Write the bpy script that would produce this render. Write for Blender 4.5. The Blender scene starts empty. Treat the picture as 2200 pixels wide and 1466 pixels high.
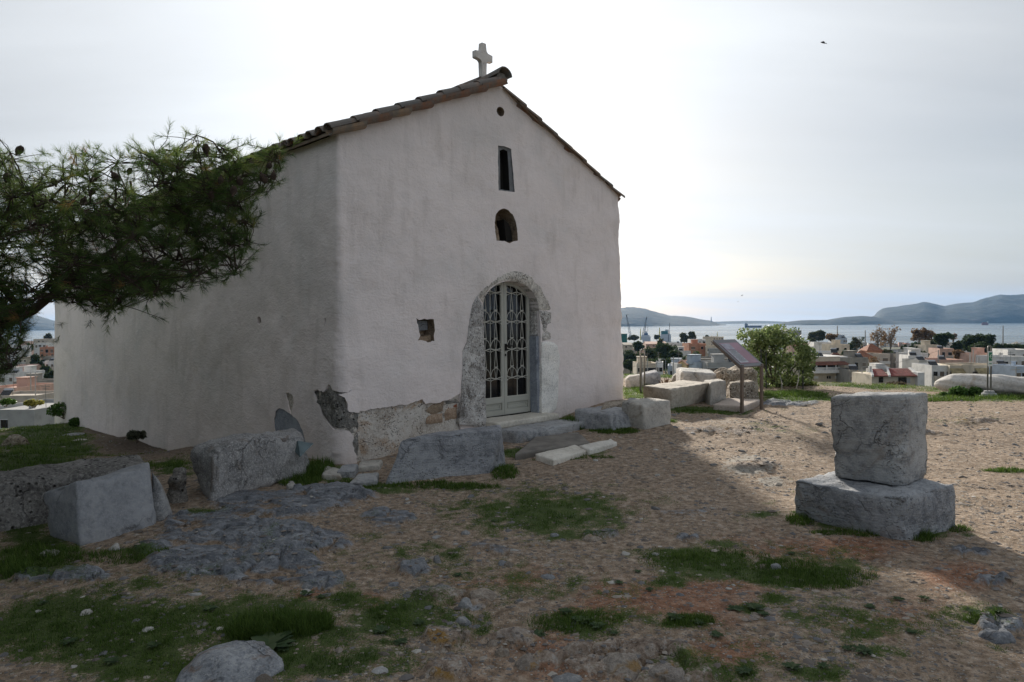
import bpy, bmesh, math, random
import numpy as np
from mathutils import Vector, Matrix
from mathutils.geometry import delaunay_2d_cdt
R = math.radians
S = bpy.context.scene
COL = S.collection

# ---------------------------------------------------------------- camera
FPX = 1500.0
CAMZ = 1.6
PITCH, ROLL = -1.585, -0.42
cam_d = bpy.data.cameras.new('camera')
cam = bpy.data.objects.new('camera', cam_d); COL.objects.link(cam)
cam_d.sensor_width = 36.0; cam_d.lens = 36.0*FPX/2200.0
cam_d.clip_start = 0.05; cam_d.clip_end = 60000.0
CM = (Matrix.Translation((0, 0, CAMZ)) @ Matrix.Rotation(R(90+PITCH), 4, 'X') @ Matrix.Rotation(R(ROLL), 4, 'Z'))
cam.matrix_world = CM
S.camera = cam

# ---------------------------------------------------------------- sun, sky, exposure
SUN_AZ = math.atan2(-0.085, 1.0)      # measured from +Y towards +X
SUN_EL = R(20.5)
sun_dir = Vector((math.sin(SUN_AZ)*math.cos(SUN_EL), math.cos(SUN_AZ)*math.cos(SUN_EL), math.sin(SUN_EL)))
sl = bpy.data.lights.new('sun', 'SUN'); sl.energy = 4.3; sl.angle = R(4.0); sl.color = (1.0, 0.92, 0.81)
so = bpy.data.objects.new('sun', sl); COL.objects.link(so)
so.rotation_euler = (-sun_dir).to_track_quat('-Z', 'Y').to_euler()
so.location = (0, 0, 60)

W = bpy.data.worlds.new('World'); S.world = W; W.use_nodes = True
nt = W.node_tree; nt.nodes.clear()
def wn(t, **k):
    n = nt.nodes.new(t)
    for a, b in k.items(): setattr(n, a, b)
    return n
def wmath(op, a, b=None, c=None, clamp=False):
    n = wn('ShaderNodeMath', operation=op); n.use_clamp = clamp
    for i, v in enumerate((a, b, c)):
        if v is None: continue
        if isinstance(v, (int, float)): n.inputs[i].default_value = v
        else: nt.links.new(v, n.inputs[i])
    return n.outputs[0]
out = wn('ShaderNodeOutputWorld'); bg = wn('ShaderNodeBackground'); bg.inputs[1].default_value = 0.072
sky = wn('ShaderNodeTexSky'); sky.sky_type = 'NISHITA'; sky.sun_disc = False
sky.sun_elevation = SUN_EL; sky.sun_rotation = SUN_AZ; sky.air_density = 1.0; sky.dust_density = 2.0; sky.ozone_density = 1.5
tc = wn('ShaderNodeTexCoord')
nrm = wn('ShaderNodeVectorMath', operation='NORMALIZE'); nt.links.new(tc.outputs['Generated'], nrm.inputs[0])
dt = wn('ShaderNodeVectorMath', operation='DOT_PRODUCT'); nt.links.new(nrm.outputs[0], dt.inputs[0]); dt.inputs[1].default_value = sun_dir
d = dt.outputs['Value']
sep = wn('ShaderNodeSeparateXYZ'); nt.links.new(nrm.outputs[0], sep.inputs[0])
z = sep.outputs['Z']
# cloud layer: thin veil everywhere, brightest round the sun behind it
dp = wmath('MAXIMUM', d, 0.0)
glow1 = wmath('POWER', dp, 9.0)
glow2 = wmath('POWER', dp, 2.0)
# streaky clouds: project the direction onto a high plane
zz = wmath('ADD', wmath('MAXIMUM', z, 0.0), 0.13)
px_ = wmath('DIVIDE', sep.outputs['X'], zz); py_ = wmath('DIVIDE', sep.outputs['Y'], zz)
cmb = wn('ShaderNodeCombineXYZ'); nt.links.new(wmath('MULTIPLY', px_, 0.30), cmb.inputs[0]); nt.links.new(wmath('MULTIPLY', py_, 1.0), cmb.inputs[1])
n1 = wn('ShaderNodeTexNoise'); n1.inputs['Scale'].default_value = 0.8; n1.inputs['Detail'].default_value = 7; n1.inputs['Roughness'].default_value = 0.55
nt.links.new(cmb.outputs[0], n1.inputs['Vector'])
n2 = wn('ShaderNodeTexNoise'); n2.inputs['Scale'].default_value = 0.33; n2.inputs['Detail'].default_value = 4
cmb2 = wn('ShaderNodeVectorMath', operation='ADD'); nt.links.new(cmb.outputs[0], cmb2.inputs[0]); cmb2.inputs[1].default_value = (7.3, 2.2, 0)
nt.links.new(cmb2.outputs[0], n2.inputs['Vector'])
cl = wmath('ADD', wmath('MULTIPLY', n1.outputs[0], 0.55), wmath('MULTIPLY', n2.outputs[0], 0.75))
cov = wn('ShaderNodeMapRange'); cov.interpolation_type = 'SMOOTHSTEP'
cov.inputs[1].default_value = 0.42; cov.inputs[2].default_value = 0.82; cov.inputs[3].default_value = 0.60; cov.inputs[4].default_value = 1.0
nt.links.new(cl, cov.inputs[0])
CLOUD_BASE, CLOUD_G1, CLOUD_G2 = 3.95, 4.0, 1.6
bright = wmath('ADD', wmath('ADD', CLOUD_BASE, wmath('MULTIPLY', glow1, CLOUD_G1)), wmath('MULTIPLY', glow2, CLOUD_G2))
bright = wmath('MULTIPLY', bright, wmath('ADD', 0.50, wmath('MULTIPLY', n1.outputs[0], 1.0)))
ccol = wn('ShaderNodeVectorMath', operation='SCALE'); ccol.inputs[0].default_value = (0.95, 0.99, 1.03); nt.links.new(bright, ccol.inputs['Scale'])
mx = wn('ShaderNodeMix', data_type='RGBA'); nt.links.new(cov.outputs[0], mx.inputs['Factor'])
skb = wn('ShaderNodeVectorMath', operation='SCALE'); skb.inputs['Scale'].default_value = 1.0; nt.links.new(sky.outputs[0], skb.inputs[0])
nt.links.new(skb.outputs[0], mx.inputs['A']); nt.links.new(ccol.outputs[0], mx.inputs['B'])
nt.links.new(mx.outputs['Result'], bg.inputs[0]); nt.links.new(bg.outputs[0], out.inputs[0])

S.view_settings.view_transform = 'Standard'; S.view_settings.look = 'None'
S.view_settings.exposure = 0.74; S.view_settings.gamma = 1.0; S.view_settings.use_curve_mapping = False
S.cycles.max_bounces = 6; S.cycles.volume_bounces = 0; S.cycles.transparent_max_bounces = 8
S.cycles.use_denoising = True
try: S.cycles.volume_step_rate = 4.0
except Exception: pass

# ---------------------------------------------------------------- measuring helpers (pixel of the photograph -> point of the place)
RM = np.array(CM.to_3x3())
def ray(px, py):
    v = RM @ np.array(((px-1100)/FPX, -(py-733)/FPX, -1.0))
    return v
def at(px, py, Y):
    v = ray(px, py); t = Y/v[1]
    return np.array((v[0]*t, Y, CAMZ+v[2]*t))
def zp(px, py, zz):
    v = ray(px, py); t = (zz-CAMZ)/v[2]
    return np.array((v[0]*t, v[1]*t, zz))
def project(P):
    P = np.asarray(P, float); q = (P-np.array((0, 0, CAMZ))) @ RM
    return np.stack((1100-FPX*q[..., 0]/q[..., 2], 733+FPX*q[..., 1]/q[..., 2]), -1)

# ---------------------------------------------------------------- noise in numpy
def _h(ix, iy, iz, seed):
    n = (ix.astype(np.int64)*374761393 + iy.astype(np.int64)*668265263 + iz.astype(np.int64)*2147483647 + seed*1274126177) & 0xffffffff
    n = ((n ^ (n >> 13))*1274126177) & 0xffffffff
    n = ((n ^ (n >> 16))*2246822519) & 0xffffffff
    return ((n ^ (n >> 15)) & 0xffff)/65535.0
def vnoise(p, seed=0):
    p = np.asarray(p, float); i = np.floor(p).astype(np.int64); f = p-i; f = f*f*f*(f*(f*6-15)+10)
    r = 0
    for dx in (0, 1):
        wx = f[..., 0] if dx else 1-f[..., 0]
        for dy in (0, 1):
            wy = f[..., 1] if dy else 1-f[..., 1]
            if p.shape[-1] == 3:
                for dz in (0, 1):
                    wz = f[..., 2] if dz else 1-f[..., 2]
                    r = r + wx*wy*wz*_h(i[..., 0]+dx, i[..., 1]+dy, i[..., 2]+dz, seed)
            else:
                r = r + wx*wy*_h(i[..., 0]+dx, i[..., 1]+dy, np.zeros_like(i[..., 0]), seed)
    return r*2-1
ROT = np.array(((0.36, 0.48, -0.8), (-0.8, 0.6, 0.0), (0.48, 0.64, 0.6)))
def fbm(p, oct=4, seed=0, gain=0.5, ridged=False):
    p = np.asarray(p, float)
    if p.shape[-1] == 2: p = np.concatenate((p, np.zeros(p.shape[:-1]+(1,))), -1)
    a, s, t = 1.0, 0, 0
    for o in range(oct):
        v = vnoise(p, seed+o)
        if ridged: v = 1-2*np.abs(v)
        s = s+a*v; t += a; a *= gain; p = (p @ ROT)*2.03+3.1
    return s/t
def cells(p, seed=0):
    """jittered cells: nearest distance, gap to the second, random value of the cell"""
    p = np.asarray(p, float); i = np.floor(p).astype(np.int64); d1 = np.full(p.shape[:-1], 9.0); d2 = d1.copy(); rv = np.zeros(p.shape[:-1]); rv2 = rv.copy()
    for dx in (-1, 0, 1):
        for dy in (-1, 0, 1):
            cx, cy = i[..., 0]+dx, i[..., 1]+dy; z0 = np.zeros_like(cx)
            jx = _h(cx, cy, z0, seed); jy = _h(cx, cy, z0+1, seed); d = np.hypot(cx+jx-p[..., 0], cy+jy-p[..., 1]); v = _h(cx, cy, z0+2, seed); w = _h(cx, cy, z0+3, seed)
            near = d < d1; d2 = np.where(near, d1, np.minimum(d2, d)); rv = np.where(near, v, rv); rv2 = np.where(near, w, rv2); d1 = np.where(near, d, d1)
    return d1, d2-d1, rv, rv2
def sstep(a, b, x):
    t = np.clip((x-a)/(b-a), 0, 1); return t*t*(3-2*t)

# ---------------------------------------------------------------- object helpers
def tag(o, label=None, cat=None, group=None, kind=None):
    if label: o['label'] = label
    if cat: o['category'] = cat
    if group: o['group'] = group
    if kind: o['kind'] = kind
    return o
def mesh_data(name, V, F, mats=(), mi=None, smooth=False, attrs=None):
    me = bpy.data.meshes.new(name)
    V = np.asarray(V, dtype=np.float32).reshape(-1, 3)
    if isinstance(F, np.ndarray):
        n, k = F.shape
        me.vertices.add(len(V)); me.vertices.foreach_set('co', V.ravel())
        me.loops.add(n*k); me.loops.foreach_set('vertex_index', F.astype(np.int32).ravel())
        me.polygons.add(n); me.polygons.foreach_set('loop_start', np.arange(0, n*k, k, dtype=np.int32))
        try: me.polygons.foreach_set('loop_total', np.full(n, k, dtype=np.int32))
        except Exception: pass
        me.update(calc_edges=True)
    else:
        me.from_pydata([tuple(map(float, v)) for v in V], [], [tuple(map(int, f)) for f in F])
    for m in (mats if isinstance(mats, (list, tuple)) else [mats]): me.materials.append(m)
    if mi is not None: me.polygons.foreach_set('material_index', np.asarray(mi, dtype=np.int32))
    me.polygons.foreach_set('use_smooth', np.full(len(me.polygons), bool(smooth)))
    if attrs:
        for k_, v_ in attrs.items():
            a = me.attributes.new(k_, 'FLOAT', 'POINT'); a.data.foreach_set('value', np.asarray(v_, dtype=np.float32))
    me.update()
    return me
def link(name, me, parent=None, loc=(0, 0, 0), rot=(0, 0, 0)):
    o = bpy.data.objects.new(name, me); COL.objects.link(o)
    o.location = [float(c) for c in loc]; o.rotation_euler = rot
    if parent: o.parent = parent
    return o
def empty(name, loc=(0, 0, 0), rotz=0):
    o = bpy.data.objects.new(name, None); COL.objects.link(o); o.location = [float(c) for c in loc]; o.rotation_euler = (0, 0, rotz)
    o.empty_display_size = 0.2
    return o
class MB:
    """collects simple shapes into one mesh"""
    def __init__(s): s.V = []; s.F = []; s.M = []; s.n = 0
    def add(s, V, F, m=0):
        V = np.asarray(V, float); s.V.append(V)
        for f in F: s.F.append([int(i)+s.n for i in f]); s.M.append(m)
        s.n += len(V)
    def box(s, c, d, rz=0, m=0, M=None):
        c = np.array(c, float); h = np.array(d, float)/2
        v = np.array([(x, y, z_) for z_ in (-1, 1) for y in (-1, 1) for x in (-1, 1)])*h
        if rz: cs, sn = math.cos(rz), math.sin(rz); v = v @ np.array(((cs, sn, 0), (-sn, cs, 0), (0, 0, 1)))
        if M is not None: v = v @ np.array(M).T
        s.add(v+c, [(0, 2, 3, 1), (4, 5, 7, 6), (0, 1, 5, 4), (2, 6, 7, 3), (0, 4, 6, 2), (1, 3, 7, 5)], m)
    def hexa(s, b4, t4, m=0):
        s.add(np.array(list(b4)+list(t4)), [(3, 2, 1, 0), (4, 5, 6, 7), (0, 1, 5, 4), (1, 2, 6, 5), (2, 3, 7, 6), (3, 0, 4, 7)], m)
    def tube(s, pts, r, n=8, m=0, cap=True):
        pts = [np.array(p, float) for p in pts]; k = len(pts)
        rr = [r]*k if isinstance(r, (int, float)) else list(r)
        V = []; up = None
        for i, p in enumerate(pts):
            t = pts[min(i+1, k-1)]-pts[max(i-1, 0)]; t = t/(np.linalg.norm(t)+1e-12)
            if up is None:
                a = np.array((0, 0, 1.0)) if abs(t[2]) < 0.9 else np.array((1.0, 0, 0)); up = np.cross(t, a)
            up = up-t*np.dot(up, t); up /= (np.linalg.norm(up)+1e-12); w = np.cross(t, up)
            for j in range(n):
                a = 2*math.pi*j/n; V.append(p+rr[i]*(math.cos(a)*up+math.sin(a)*w))
        F = [(i*n+j, i*n+(j+1) % n, (i+1)*n+(j+1) % n, (i+1)*n+j) for i in range(k-1) for j in range(n)]
        if cap: F += [tuple(range(n))[::-1], tuple((k-1)*n+j for j in range(n))]
        s.add(V, F, m)
    def prism(s, poly, z0, z1, m=0):
        n = len(poly); V = [(x, y, z0) for x, y in poly]+[(x, y, z1) for x, y in poly]
        s.add(V, [tuple(range(n))[::-1], tuple(range(n, 2*n))]+[(i, (i+1) % n, n+(i+1) % n, n+i) for i in range(n)], m)
    def lathe(s, prof, n=24, c=(0, 0, 0), m=0):
        c = np.array(c, float); V = []
        for r, z_ in prof:
            for j in range(n):
                a = 2*math.pi*j/n; V.append(c+np.array((r*math.cos(a), r*math.sin(a), z_)))
        k = len(prof)
        F = [(i*n+j, i*n+(j+1) % n, (i+1)*n+(j+1) % n, (i+1)*n+j) for i in range(k-1) for j in range(n)]
        F += [tuple(range(n))[::-1], tuple((k-1)*n+j for j in range(n))]
        s.add(V, F, m)
    def data(s, name, mats, smooth=False):
        return mesh_data(name, np.concatenate(s.V), s.F, mats, s.M, smooth)
    def obj(s, name, mats, parent=None, loc=(0, 0, 0), rot=(0, 0, 0), smooth=False):
        return link(name, s.data(name, mats, smooth), parent, loc, rot)

# ---------------------------------------------------------------- materials
class NB:
    def __init__(s, name):
        s.m = bpy.data.materials.new(name); s.m.use_nodes = True; s.t = s.m.node_tree
        s.p = s.t.nodes['Principled BSDF']; s.tc = None
        s.p.inputs['Specular IOR Level'].default_value = 0.3
    def n(s, t, **k):
        n = s.t.nodes.new(t)
        for a, b in k.items(): setattr(n, a, b)
        return n
    def l(s, a, b): s.t.links.new(a, b)
    def co(s, kind='Object'):
        if not s.tc: s.tc = s.n('ShaderNodeTexCoord')
        return s.tc.outputs[kind]
    def scaled(s, vec):
        n = s.n('ShaderNodeMapping'); n.inputs['Scale'].default_value = vec; s.l(s.co(), n.inputs[0]); return n.outputs[0]
    def noise(s, sc, det=4, ro=0.55, vec=None, dist=0):
        n = s.n('ShaderNodeTexNoise'); n.inputs['Scale'].default_value = sc; n.inputs['Detail'].default_value = det
        n.inputs['Roughness'].default_value = ro; n.inputs['Distortion'].default_value = dist
        s.l(vec if vec is not None else s.co(), n.inputs['Vector']); return n.outputs[0]
    def vor(s, sc, feat='F1', vec=None):
        n = s.n('ShaderNodeTexVoronoi'); n.feature = feat; n.inputs['Scale'].default_value = sc
        s.l(vec if vec is not None else s.co(), n.inputs['Vector']); return n.outputs['Distance']
    def rng(s, v, a, b, c=0.0, d=1.0, smooth=True):
        n = s.n('ShaderNodeMapRange')
        if smooth: n.interpolation_type = 'SMOOTHSTEP'
        for i, x in ((1, a), (2, b), (3, c), (4, d)): n.inputs[i].default_value = x
        s.l(v, n.inputs[0]); return n.outputs[0]
    def ma(s, op, a, b=None, clamp=False):
        n = s.n('ShaderNodeMath', operation=op); n.use_clamp = clamp
        for i, v in enumerate((a, b)):
            if v is None: continue
            if isinstance(v, (int, float)): n.inputs[i].default_value = v
            else: s.l(v, n.inputs[i])
        return n.outputs[0]
    def mix(s, f, a, b, mode='MIX'):
        n = s.n('ShaderNodeMix', data_type='RGBA'); n.blend_type = mode
        for k, v in (('Factor', f), ('A', a), ('B', b)):
            if isinstance(v, (int, float)): n.inputs[k].default_value = v
            elif isinstance(v, (tuple, list)): n.inputs[k].default_value = tuple(v)+((1,) if len(v) == 3 else ())
            else: s.l(v, n.inputs[k])
        return n.outputs['Result']
    def ramp(s, v, stops):
        n = s.n('ShaderNodeValToRGB'); r = n.color_ramp
        while len(r.elements) < len(stops): r.elements.new(0.5)
        for e, (p, c) in zip(r.elements, stops): e.position = p; e.color = tuple(c)+(1,)
        s.l(v, n.inputs[0]); return n.outputs[0]
    def attr(s, name):
        n = s.n('ShaderNodeAttribute'); n.attribute_name = name; return n.outputs['Fac']
    def rand(s): return s.n('ShaderNodeObjectInfo').outputs['Random']
    def bump(s, h, st=0.4, dist=0.02):
        n = s.n('ShaderNodeBump'); n.inputs['Strength'].default_value = st; n.inputs['Distance'].default_value = dist
        s.l(h, n.inputs['Height']); s.l(n.outputs[0], s.p.inputs['Normal']); return n
    def col(s, c):
        if isinstance(c, (tuple, list)): s.p.inputs['Base Color'].default_value = tuple(c)+(1,)
        else: s.l(c, s.p.inputs['Base Color'])
    def rough(s, r):
        if isinstance(r, (int, float)): s.p.inputs['Roughness'].default_value = r
        else: s.l(r, s.p.inputs['Roughness'])
def simple(name, c, rough=0.8, metal=0.0, var=0.12, sc=6.0, bump=0.0):
    b = NB(name); n = b.noise(sc, 5, 0.6)
    lo = tuple(x*(1-var*2) for x in c); hi = tuple(min(1, x*(1+var*1.4)) for x in c)
    b.col(b.ramp(n, ((0.3, lo), (0.5, c), (0.72, hi)))); b.rough(rough); b.p.inputs['Metallic'].default_value = metal
    if bump: b.bump(b.noise(sc*8, 4, 0.6), bump, 0.01)
    return b.m
def stone_mat(name, dark, mid, light, sc=3.0, speck=60.0, speck_c=None, speck_amt=0.0, bump=0.6, stain=None, pit=0.0, streak=False):
    b = NB(name)
    oi = b.rand(); off = b.n('ShaderNodeVectorMath', operation='ADD'); b.l(b.co(), off.inputs[0]); o3 = b.n('ShaderNodeCombineXYZ')
    for q_, k_ in enumerate((37.0, 91.0, 53.0)): b.l(b.ma('MULTIPLY', oi, k_), o3.inputs[q_])
    b.l(o3.outputs[0], off.inputs[1]); b.co = lambda kind='Object': off.outputs[0]
    n1 = b.noise(sc, 6, 0.62, dist=0.6); n2 = b.noise(sc*9, 5, 0.65)
    c = b.ramp(n1, ((0.28, dark), (0.5, mid), (0.72, light)))
    c = b.mix(b.rng(n2, 0.35, 0.7), c, b.mix(0.5, c, light))
    c = b.mix(b.ma('MULTIPLY', b.rng(n2, 0.48, 0.3), 0.45), c, dark)
    if speck_c:
        n3 = b.noise(speck, 3, 0.7)
        c = b.mix(b.ma('MULTIPLY', b.rng(n3, 0.52, 0.62), speck_amt), c, speck_c)
    if stain:
        n4 = b.noise(sc*0.8, 5, 0.7, dist=1.0)
        c = b.mix(b.ma('MULTIPLY', b.rng(n4, 0.55, 0.68), 0.7), c, stain)
    h = b.ma('ADD', b.ma('MULTIPLY', n2, 0.6), b.ma('MULTIPLY', b.noise(speck*0.7, 4, 0.7), 0.5))
    if streak:
        w = b.noise(9.0, 5, 0.6, vec=b.scaled((1.0, 1.0, 7.0))); h = b.ma('ADD', h, b.ma('MULTIPLY', w, 0.7))
        c = b.mix(b.ma('MULTIPLY', b.rng(w, 0.55, 0.7), 0.35), c, light)
    # cracks and old breaks
    wv = b.n('ShaderNodeVectorMath', operation='ADD'); nz = b.n('ShaderNodeTexNoise'); nz.inputs['Scale'].default_value = 3.5; nz.inputs['Detail'].default_value = 5; b.l(b.co(), nz.inputs['Vector']); sv_ = b.n('ShaderNodeVectorMath', operation='SCALE'); sv_.inputs['Scale'].default_value = .45; b.l(nz.outputs['Color'], sv_.inputs[0]); b.l(b.co(), wv.inputs[0]); b.l(sv_.outputs[0], wv.inputs[1])
    cr = b.ma('MULTIPLY', b.rng(b.vor(2.6, 'DISTANCE_TO_EDGE', vec=wv.outputs[0]), .018, .004), b.rng(b.noise(2.1, 3), .52, .62))
    c = b.mix(b.ma('MULTIPLY', cr, .4), c, tuple(x*.4 for x in dark)); h = b.ma('SUBTRACT', h, b.ma('MULTIPLY', cr, .9))
    if pit:
        v = b.vor(speck*0.55); pm = b.rng(v, 0.34, 0.12)
        gate = b.rng(b.noise(sc*2, 3), 0.42, 0.58); pm = b.ma('MULTIPLY', pm, gate)
        c = b.mix(b.ma('MULTIPLY', pm, pit), c, tuple(x*0.35 for x in dark)); h = b.ma('SUBTRACT', h, b.ma('MULTIPLY', pm, 1.2))
    tint = b.ramp(oi, ((0, (.86, .87, .90)), (.35, (1.0, .985, .96)), (.7, (1.12, 1.10, 1.06)), (1, (.95, .98, 1.03)))); c = b.mix(1.0, c, tint, 'MULTIPLY')
    b.col(c); b.rough(0.88); b.bump(h, bump, 0.02)
    return b.m
# ---------------------------------------------------------------- the hill: height of the ground
CTRL = np.array([
 (0,1,0),(0,2,0),(-3,2,0),(3,2,-.01),(0,4,0),(-2,4,.02),(2.5,4,-.01),(5,4,-.02),(-5,4,.0),(0,6,.0),(3,6,-.01),(6,6,-.03),(-3,6.2,.02),(-6,6,-.05),
 (-1.9,7.8,.0),(0,8,.05),(2,8,.07),(5,8,.03),(9,8,.0),(-.4,9.4,.06),(1.9,11.4,.3),(3,10,.16),(3.5,12.5,.24),(5.5,12,.18),(8,12,.1),(12,12,.05),
 (5,15,.1),(9,15,.05),(3,16,.2),(0,16,.3),(-4,10.5,-.28),(-6,12,-.5),(-8,15,-.62),(-10,17,-.7),(-11.5,17.5,-.75),(-7,9,-.3),(-11,12,-.6),(-14,16,-.9),
 (-10,7,-.2),(-9,4,-.1),(12,3,0),(-12,2,-.1),(0,-6,0),(10,-6,0),(-10,-6,-.1),(-3,16,-.1),(14,16,-.1)], float)
def plateau_exact(x, y):
    sh = np.shape(x); x = np.ravel(x); y = np.ravel(y); num = 0; den = 0
    for cx, cy, cz in CTRL:
        w = 1.0/(((x-cx)**2+(y-cy)**2)+0.35)**2
        num = num+w*cz; den = den+w
    return (num/den).reshape(sh)
_gx = np.arange(-62, 62.01, .25); _PG = plateau_exact(*np.meshgrid(_gx, _gx))
def plateau(x, y):
    fx = np.clip((np.asarray(x, float)+62)/.25, 0, len(_gx)-1.001); fy = np.clip((np.asarray(y, float)+62)/.25, 0, len(_gx)-1.001)
    ix = fx.astype(int); iy = fy.astype(int); a = fx-ix; b = fy-iy
    return (_PG[iy, ix]*(1-a)+_PG[iy, ix+1]*a)*(1-b)+(_PG[iy+1, ix]*(1-a)+_PG[iy+1, ix+1]*a)*b
PR = np.array(((0, .0), (18.6, 0.0), (21.5, -1.0), (27, -3.6), (60, -8.5), (140, -13.2), (250, -19.5), (400, -27.5), (700, -36.5), (1100, -42.), (1330, -44.6), (1420, -47), (3000, -60)))
PL = np.array(((0, .0), (19.5, 0.0), (22, -1.6), (30, -6), (100, -20), (200, -29), (300, -32.), (600, -37), (1000, -42), (1330, -44.6), (1420, -47), (3000, -60)))
def far_h(x, y):
    r = np.hypot(x, y); az = np.where(y > 0, x/np.maximum(y, 1e-3), np.sign(x)*5)
    w = sstep(-0.55, 0.05, az)
    return np.interp(r, PR[:, 0], PR[:, 1])*w+np.interp(r, PL[:, 0], PL[:, 1])*(1-w)
def H(x, y):
    x = np.asarray(x, float); y = np.asarray(y, float); r = np.hypot(x, y)
    return plateau(x, y)*(1-sstep(22, 60, r))+far_h(x, y)
def gp(px, py):
    """point of the ground seen at a pixel of the photograph"""
    v = ray(px, py); t = 1.0
    z0 = 0.0
    for _ in range(12):
        t = (z0-CAMZ)/v[2]; z0 = float(H(v[0]*t, v[1]*t))
    return np.array((v[0]*t, v[1]*t, z0))
def gpv(px, py):
    v = np.stack(((px-1100)/FPX, -(py-733)/FPX, -np.ones(len(px))), -1) @ RM.T; z0 = 0.0
    for _ in range(12): t = (z0-CAMZ)/v[:, 2]; z0 = H(v[:, 0]*t, v[:, 1]*t)
    return np.stack((v[:, 0]*t, v[:, 1]*t, z0), -1)

# ---- where things grow and show, as ellipses measured on the photograph: (x, y, rx, ry, weight)
GRASS_E = [(1150,1190,560,150,.40),(1700,1330,420,120,.38),(700,1180,200,90,.36),(1620,920,320,34,.34),(2000,900,300,26,.34),(2050,1060,200,30,.28),(250,1350,420,130,1.0),(600,1400,420,90,.9),(860,1330,200,60,1.0),(1180,1110,260,75,.85),(1150,1250,330,70,.62),(1600,1215,330,55,.85),(1300,1340,240,60,.7),(1800,1330,260,90,.62),(2050,1330,180,60,.6),(900,1200,260,60,.5),(760,1300,160,40,.8),(100,1230,200,60,.7),(1600,1440,300,50,.6),(330,1400,480,120,.8),(620,1440,300,60,.7),(520,1300,300,45,.8),(1000,1230,220,60,.42),(1330,1200,200,50,.5),(1650,1400,350,80,.42),(1950,1330,250,60,.38),(900,1150,200,50,.42),(380,1010,60,20,.8),(60,1120,60,90,.8),(430,1335,420,75,.9),(180,1335,230,95,.75),(90,1190,150,60,.75),(840,1335,130,50,1.1),(600,1350,110,50,1.2),(300,1410,300,60,.55),(700,1420,120,50,.7),
 (1120,1105,190,62,.75),(1000,1075,150,40,.6),(1250,1130,80,40,.6),(800,1175,130,60,.5),(780,1260,120,40,.5),(1520,1200,170,35,1.0),(1700,1235,190,42,1.1),(1560,1170,80,18,.8),(1440,1250,70,22,.9),
 (1240,1330,110,40,.85),(1130,1260,110,40,.6),(1100,1200,80,25,.4),(1470,1345,70,22,1.0),(1620,1318,50,20,1.0),(1640,1110,70,12,.9),(1670,1290,70,25,.9),(1700,1330,45,18,.9),
 (1850,1370,80,30,.8),(1900,1400,90,26,.8),(1760,1445,110,25,.8),(1640,1415,60,18,.6),(2160,1015,55,8,.9),(2110,1325,55,20,.8),(2080,1305,40,12,.8),(1960,1360,60,16,.6),(2050,1380,60,14,.5),(2150,1390,50,20,.6),(1990,1290,50,12,.6),
 (110,950,130,55,1.5),(60,1000,120,30,1.4),(170,915,60,18,1.3),(370,1000,40,30,1.0),(640,1020,60,30,1.0),(720,1020,60,18,.9),(830,1045,90,16,.9),(960,1045,110,14,.8),(1080,1000,30,12,1.0),(1110,970,40,12,1.1),(1230,975,100,10,1.0),
 (1230,905,40,20,1.2),(1320,925,70,10,1.2),(1420,905,40,8,1.0),(1370,845,40,20,1.3),(1490,880,80,8,1.2),(1560,882,60,8,1.2),(1700,855,90,14,1.2),(1790,860,60,8,.9),(2060,855,80,8,1.2),(2160,860,80,8,1.0),
 (1800,1130,110,16,.9),(1730,1110,40,16,1.0),(2000,1150,60,10,.9),(2080,1150,40,8,.6),(420,1100,60,12,.8),(500,1150,120,12,.35),(300,1190,90,20,.7),(1700,940,150,14,.25),(2000,1000,80,10,.35),(1500,930,80,12,.35),(1650,1080,40,8,.5)]
ROCK_E = [(1950,930,260,40,.36),(1530,925,180,26,.46),(1050,1180,160,30,.42),(1500,1100,200,30,.38),(820,1110,90,30,.55),(1150,1300,140,30,.36),(700,1065,110,20,1.1),(600,1085,170,34,1.0),(430,1120,100,26,.9),(640,1165,140,30,1.0),(520,1150,180,30,1.1),(430,1215,120,40,1.0),(570,1220,150,40,1.1),(690,1250,60,22,.9),(130,1243,125,14,1.0),
 (330,1185,50,16,.9),(870,1110,60,16,.6),(850,1140,40,20,.6),(890,1225,55,22,.7),(960,1280,120,18,.8),(1290,1150,70,10,.7),(1480,1155,40,10,.6),(1010,1290,60,25,.8),
 (960,1370,60,30,.9),(960,1440,60,30,1.0),(1100,1370,120,25,.5),(1350,1420,170,38,1.1),(1450,1450,120,30,1.0),(1160,1420,60,20,.6),(2150,1345,60,22,1.0),(2080,1190,70,14,.7),(1620,1000,100,16,.55),(1500,965,80,10,.4),
 (1690,868,80,7,.9),(2130,1250,70,14,.6),(1600,925,140,12,.5),(2100,905,120,12,.45),(250,980,80,10,.0),(180,935,60,10,.6),(130,925,30,6,.6)]
WARM_E = [(960,1370,90,60,1),(960,1440,90,60,1),(1350,1420,240,80,1.2),(1450,1450,220,80,1.2),(1100,1370,160,60,1),(960,1280,150,30,.7),(1600,925,250,30,.6),(1620,1000,150,40,.7),(2100,905,300,30,.8),(1290,1150,120,20,.5)]
RED_E = [(1450,1290,330,80,1.0),(1800,1180,250,50,.9),(1650,1150,160,40,.7),(1250,1420,260,80,.8),(2060,1240,120,50,.9),(1100,1240,250,50,.6),(1530,1400,160,60,.9),(660,1275,60,20,.9),(1900,1320,200,60,.7),(800,1290,80,30,.8)]
WHITE_E = [(1500,915,160,22,.40),(1650,915,160,22,.38),(2100,1060,120,30,.25),(1610,1000,75,28,1.0),(1660,1035,50,18,.8),(1430,965,70,16,.4),(1560,905,120,16,.5),(1600,930,140,18,.4),(2100,930,160,40,.3)]
DARK_E = [(300,950,130,32,1.1),(230,925,90,16,1.0)]
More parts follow.
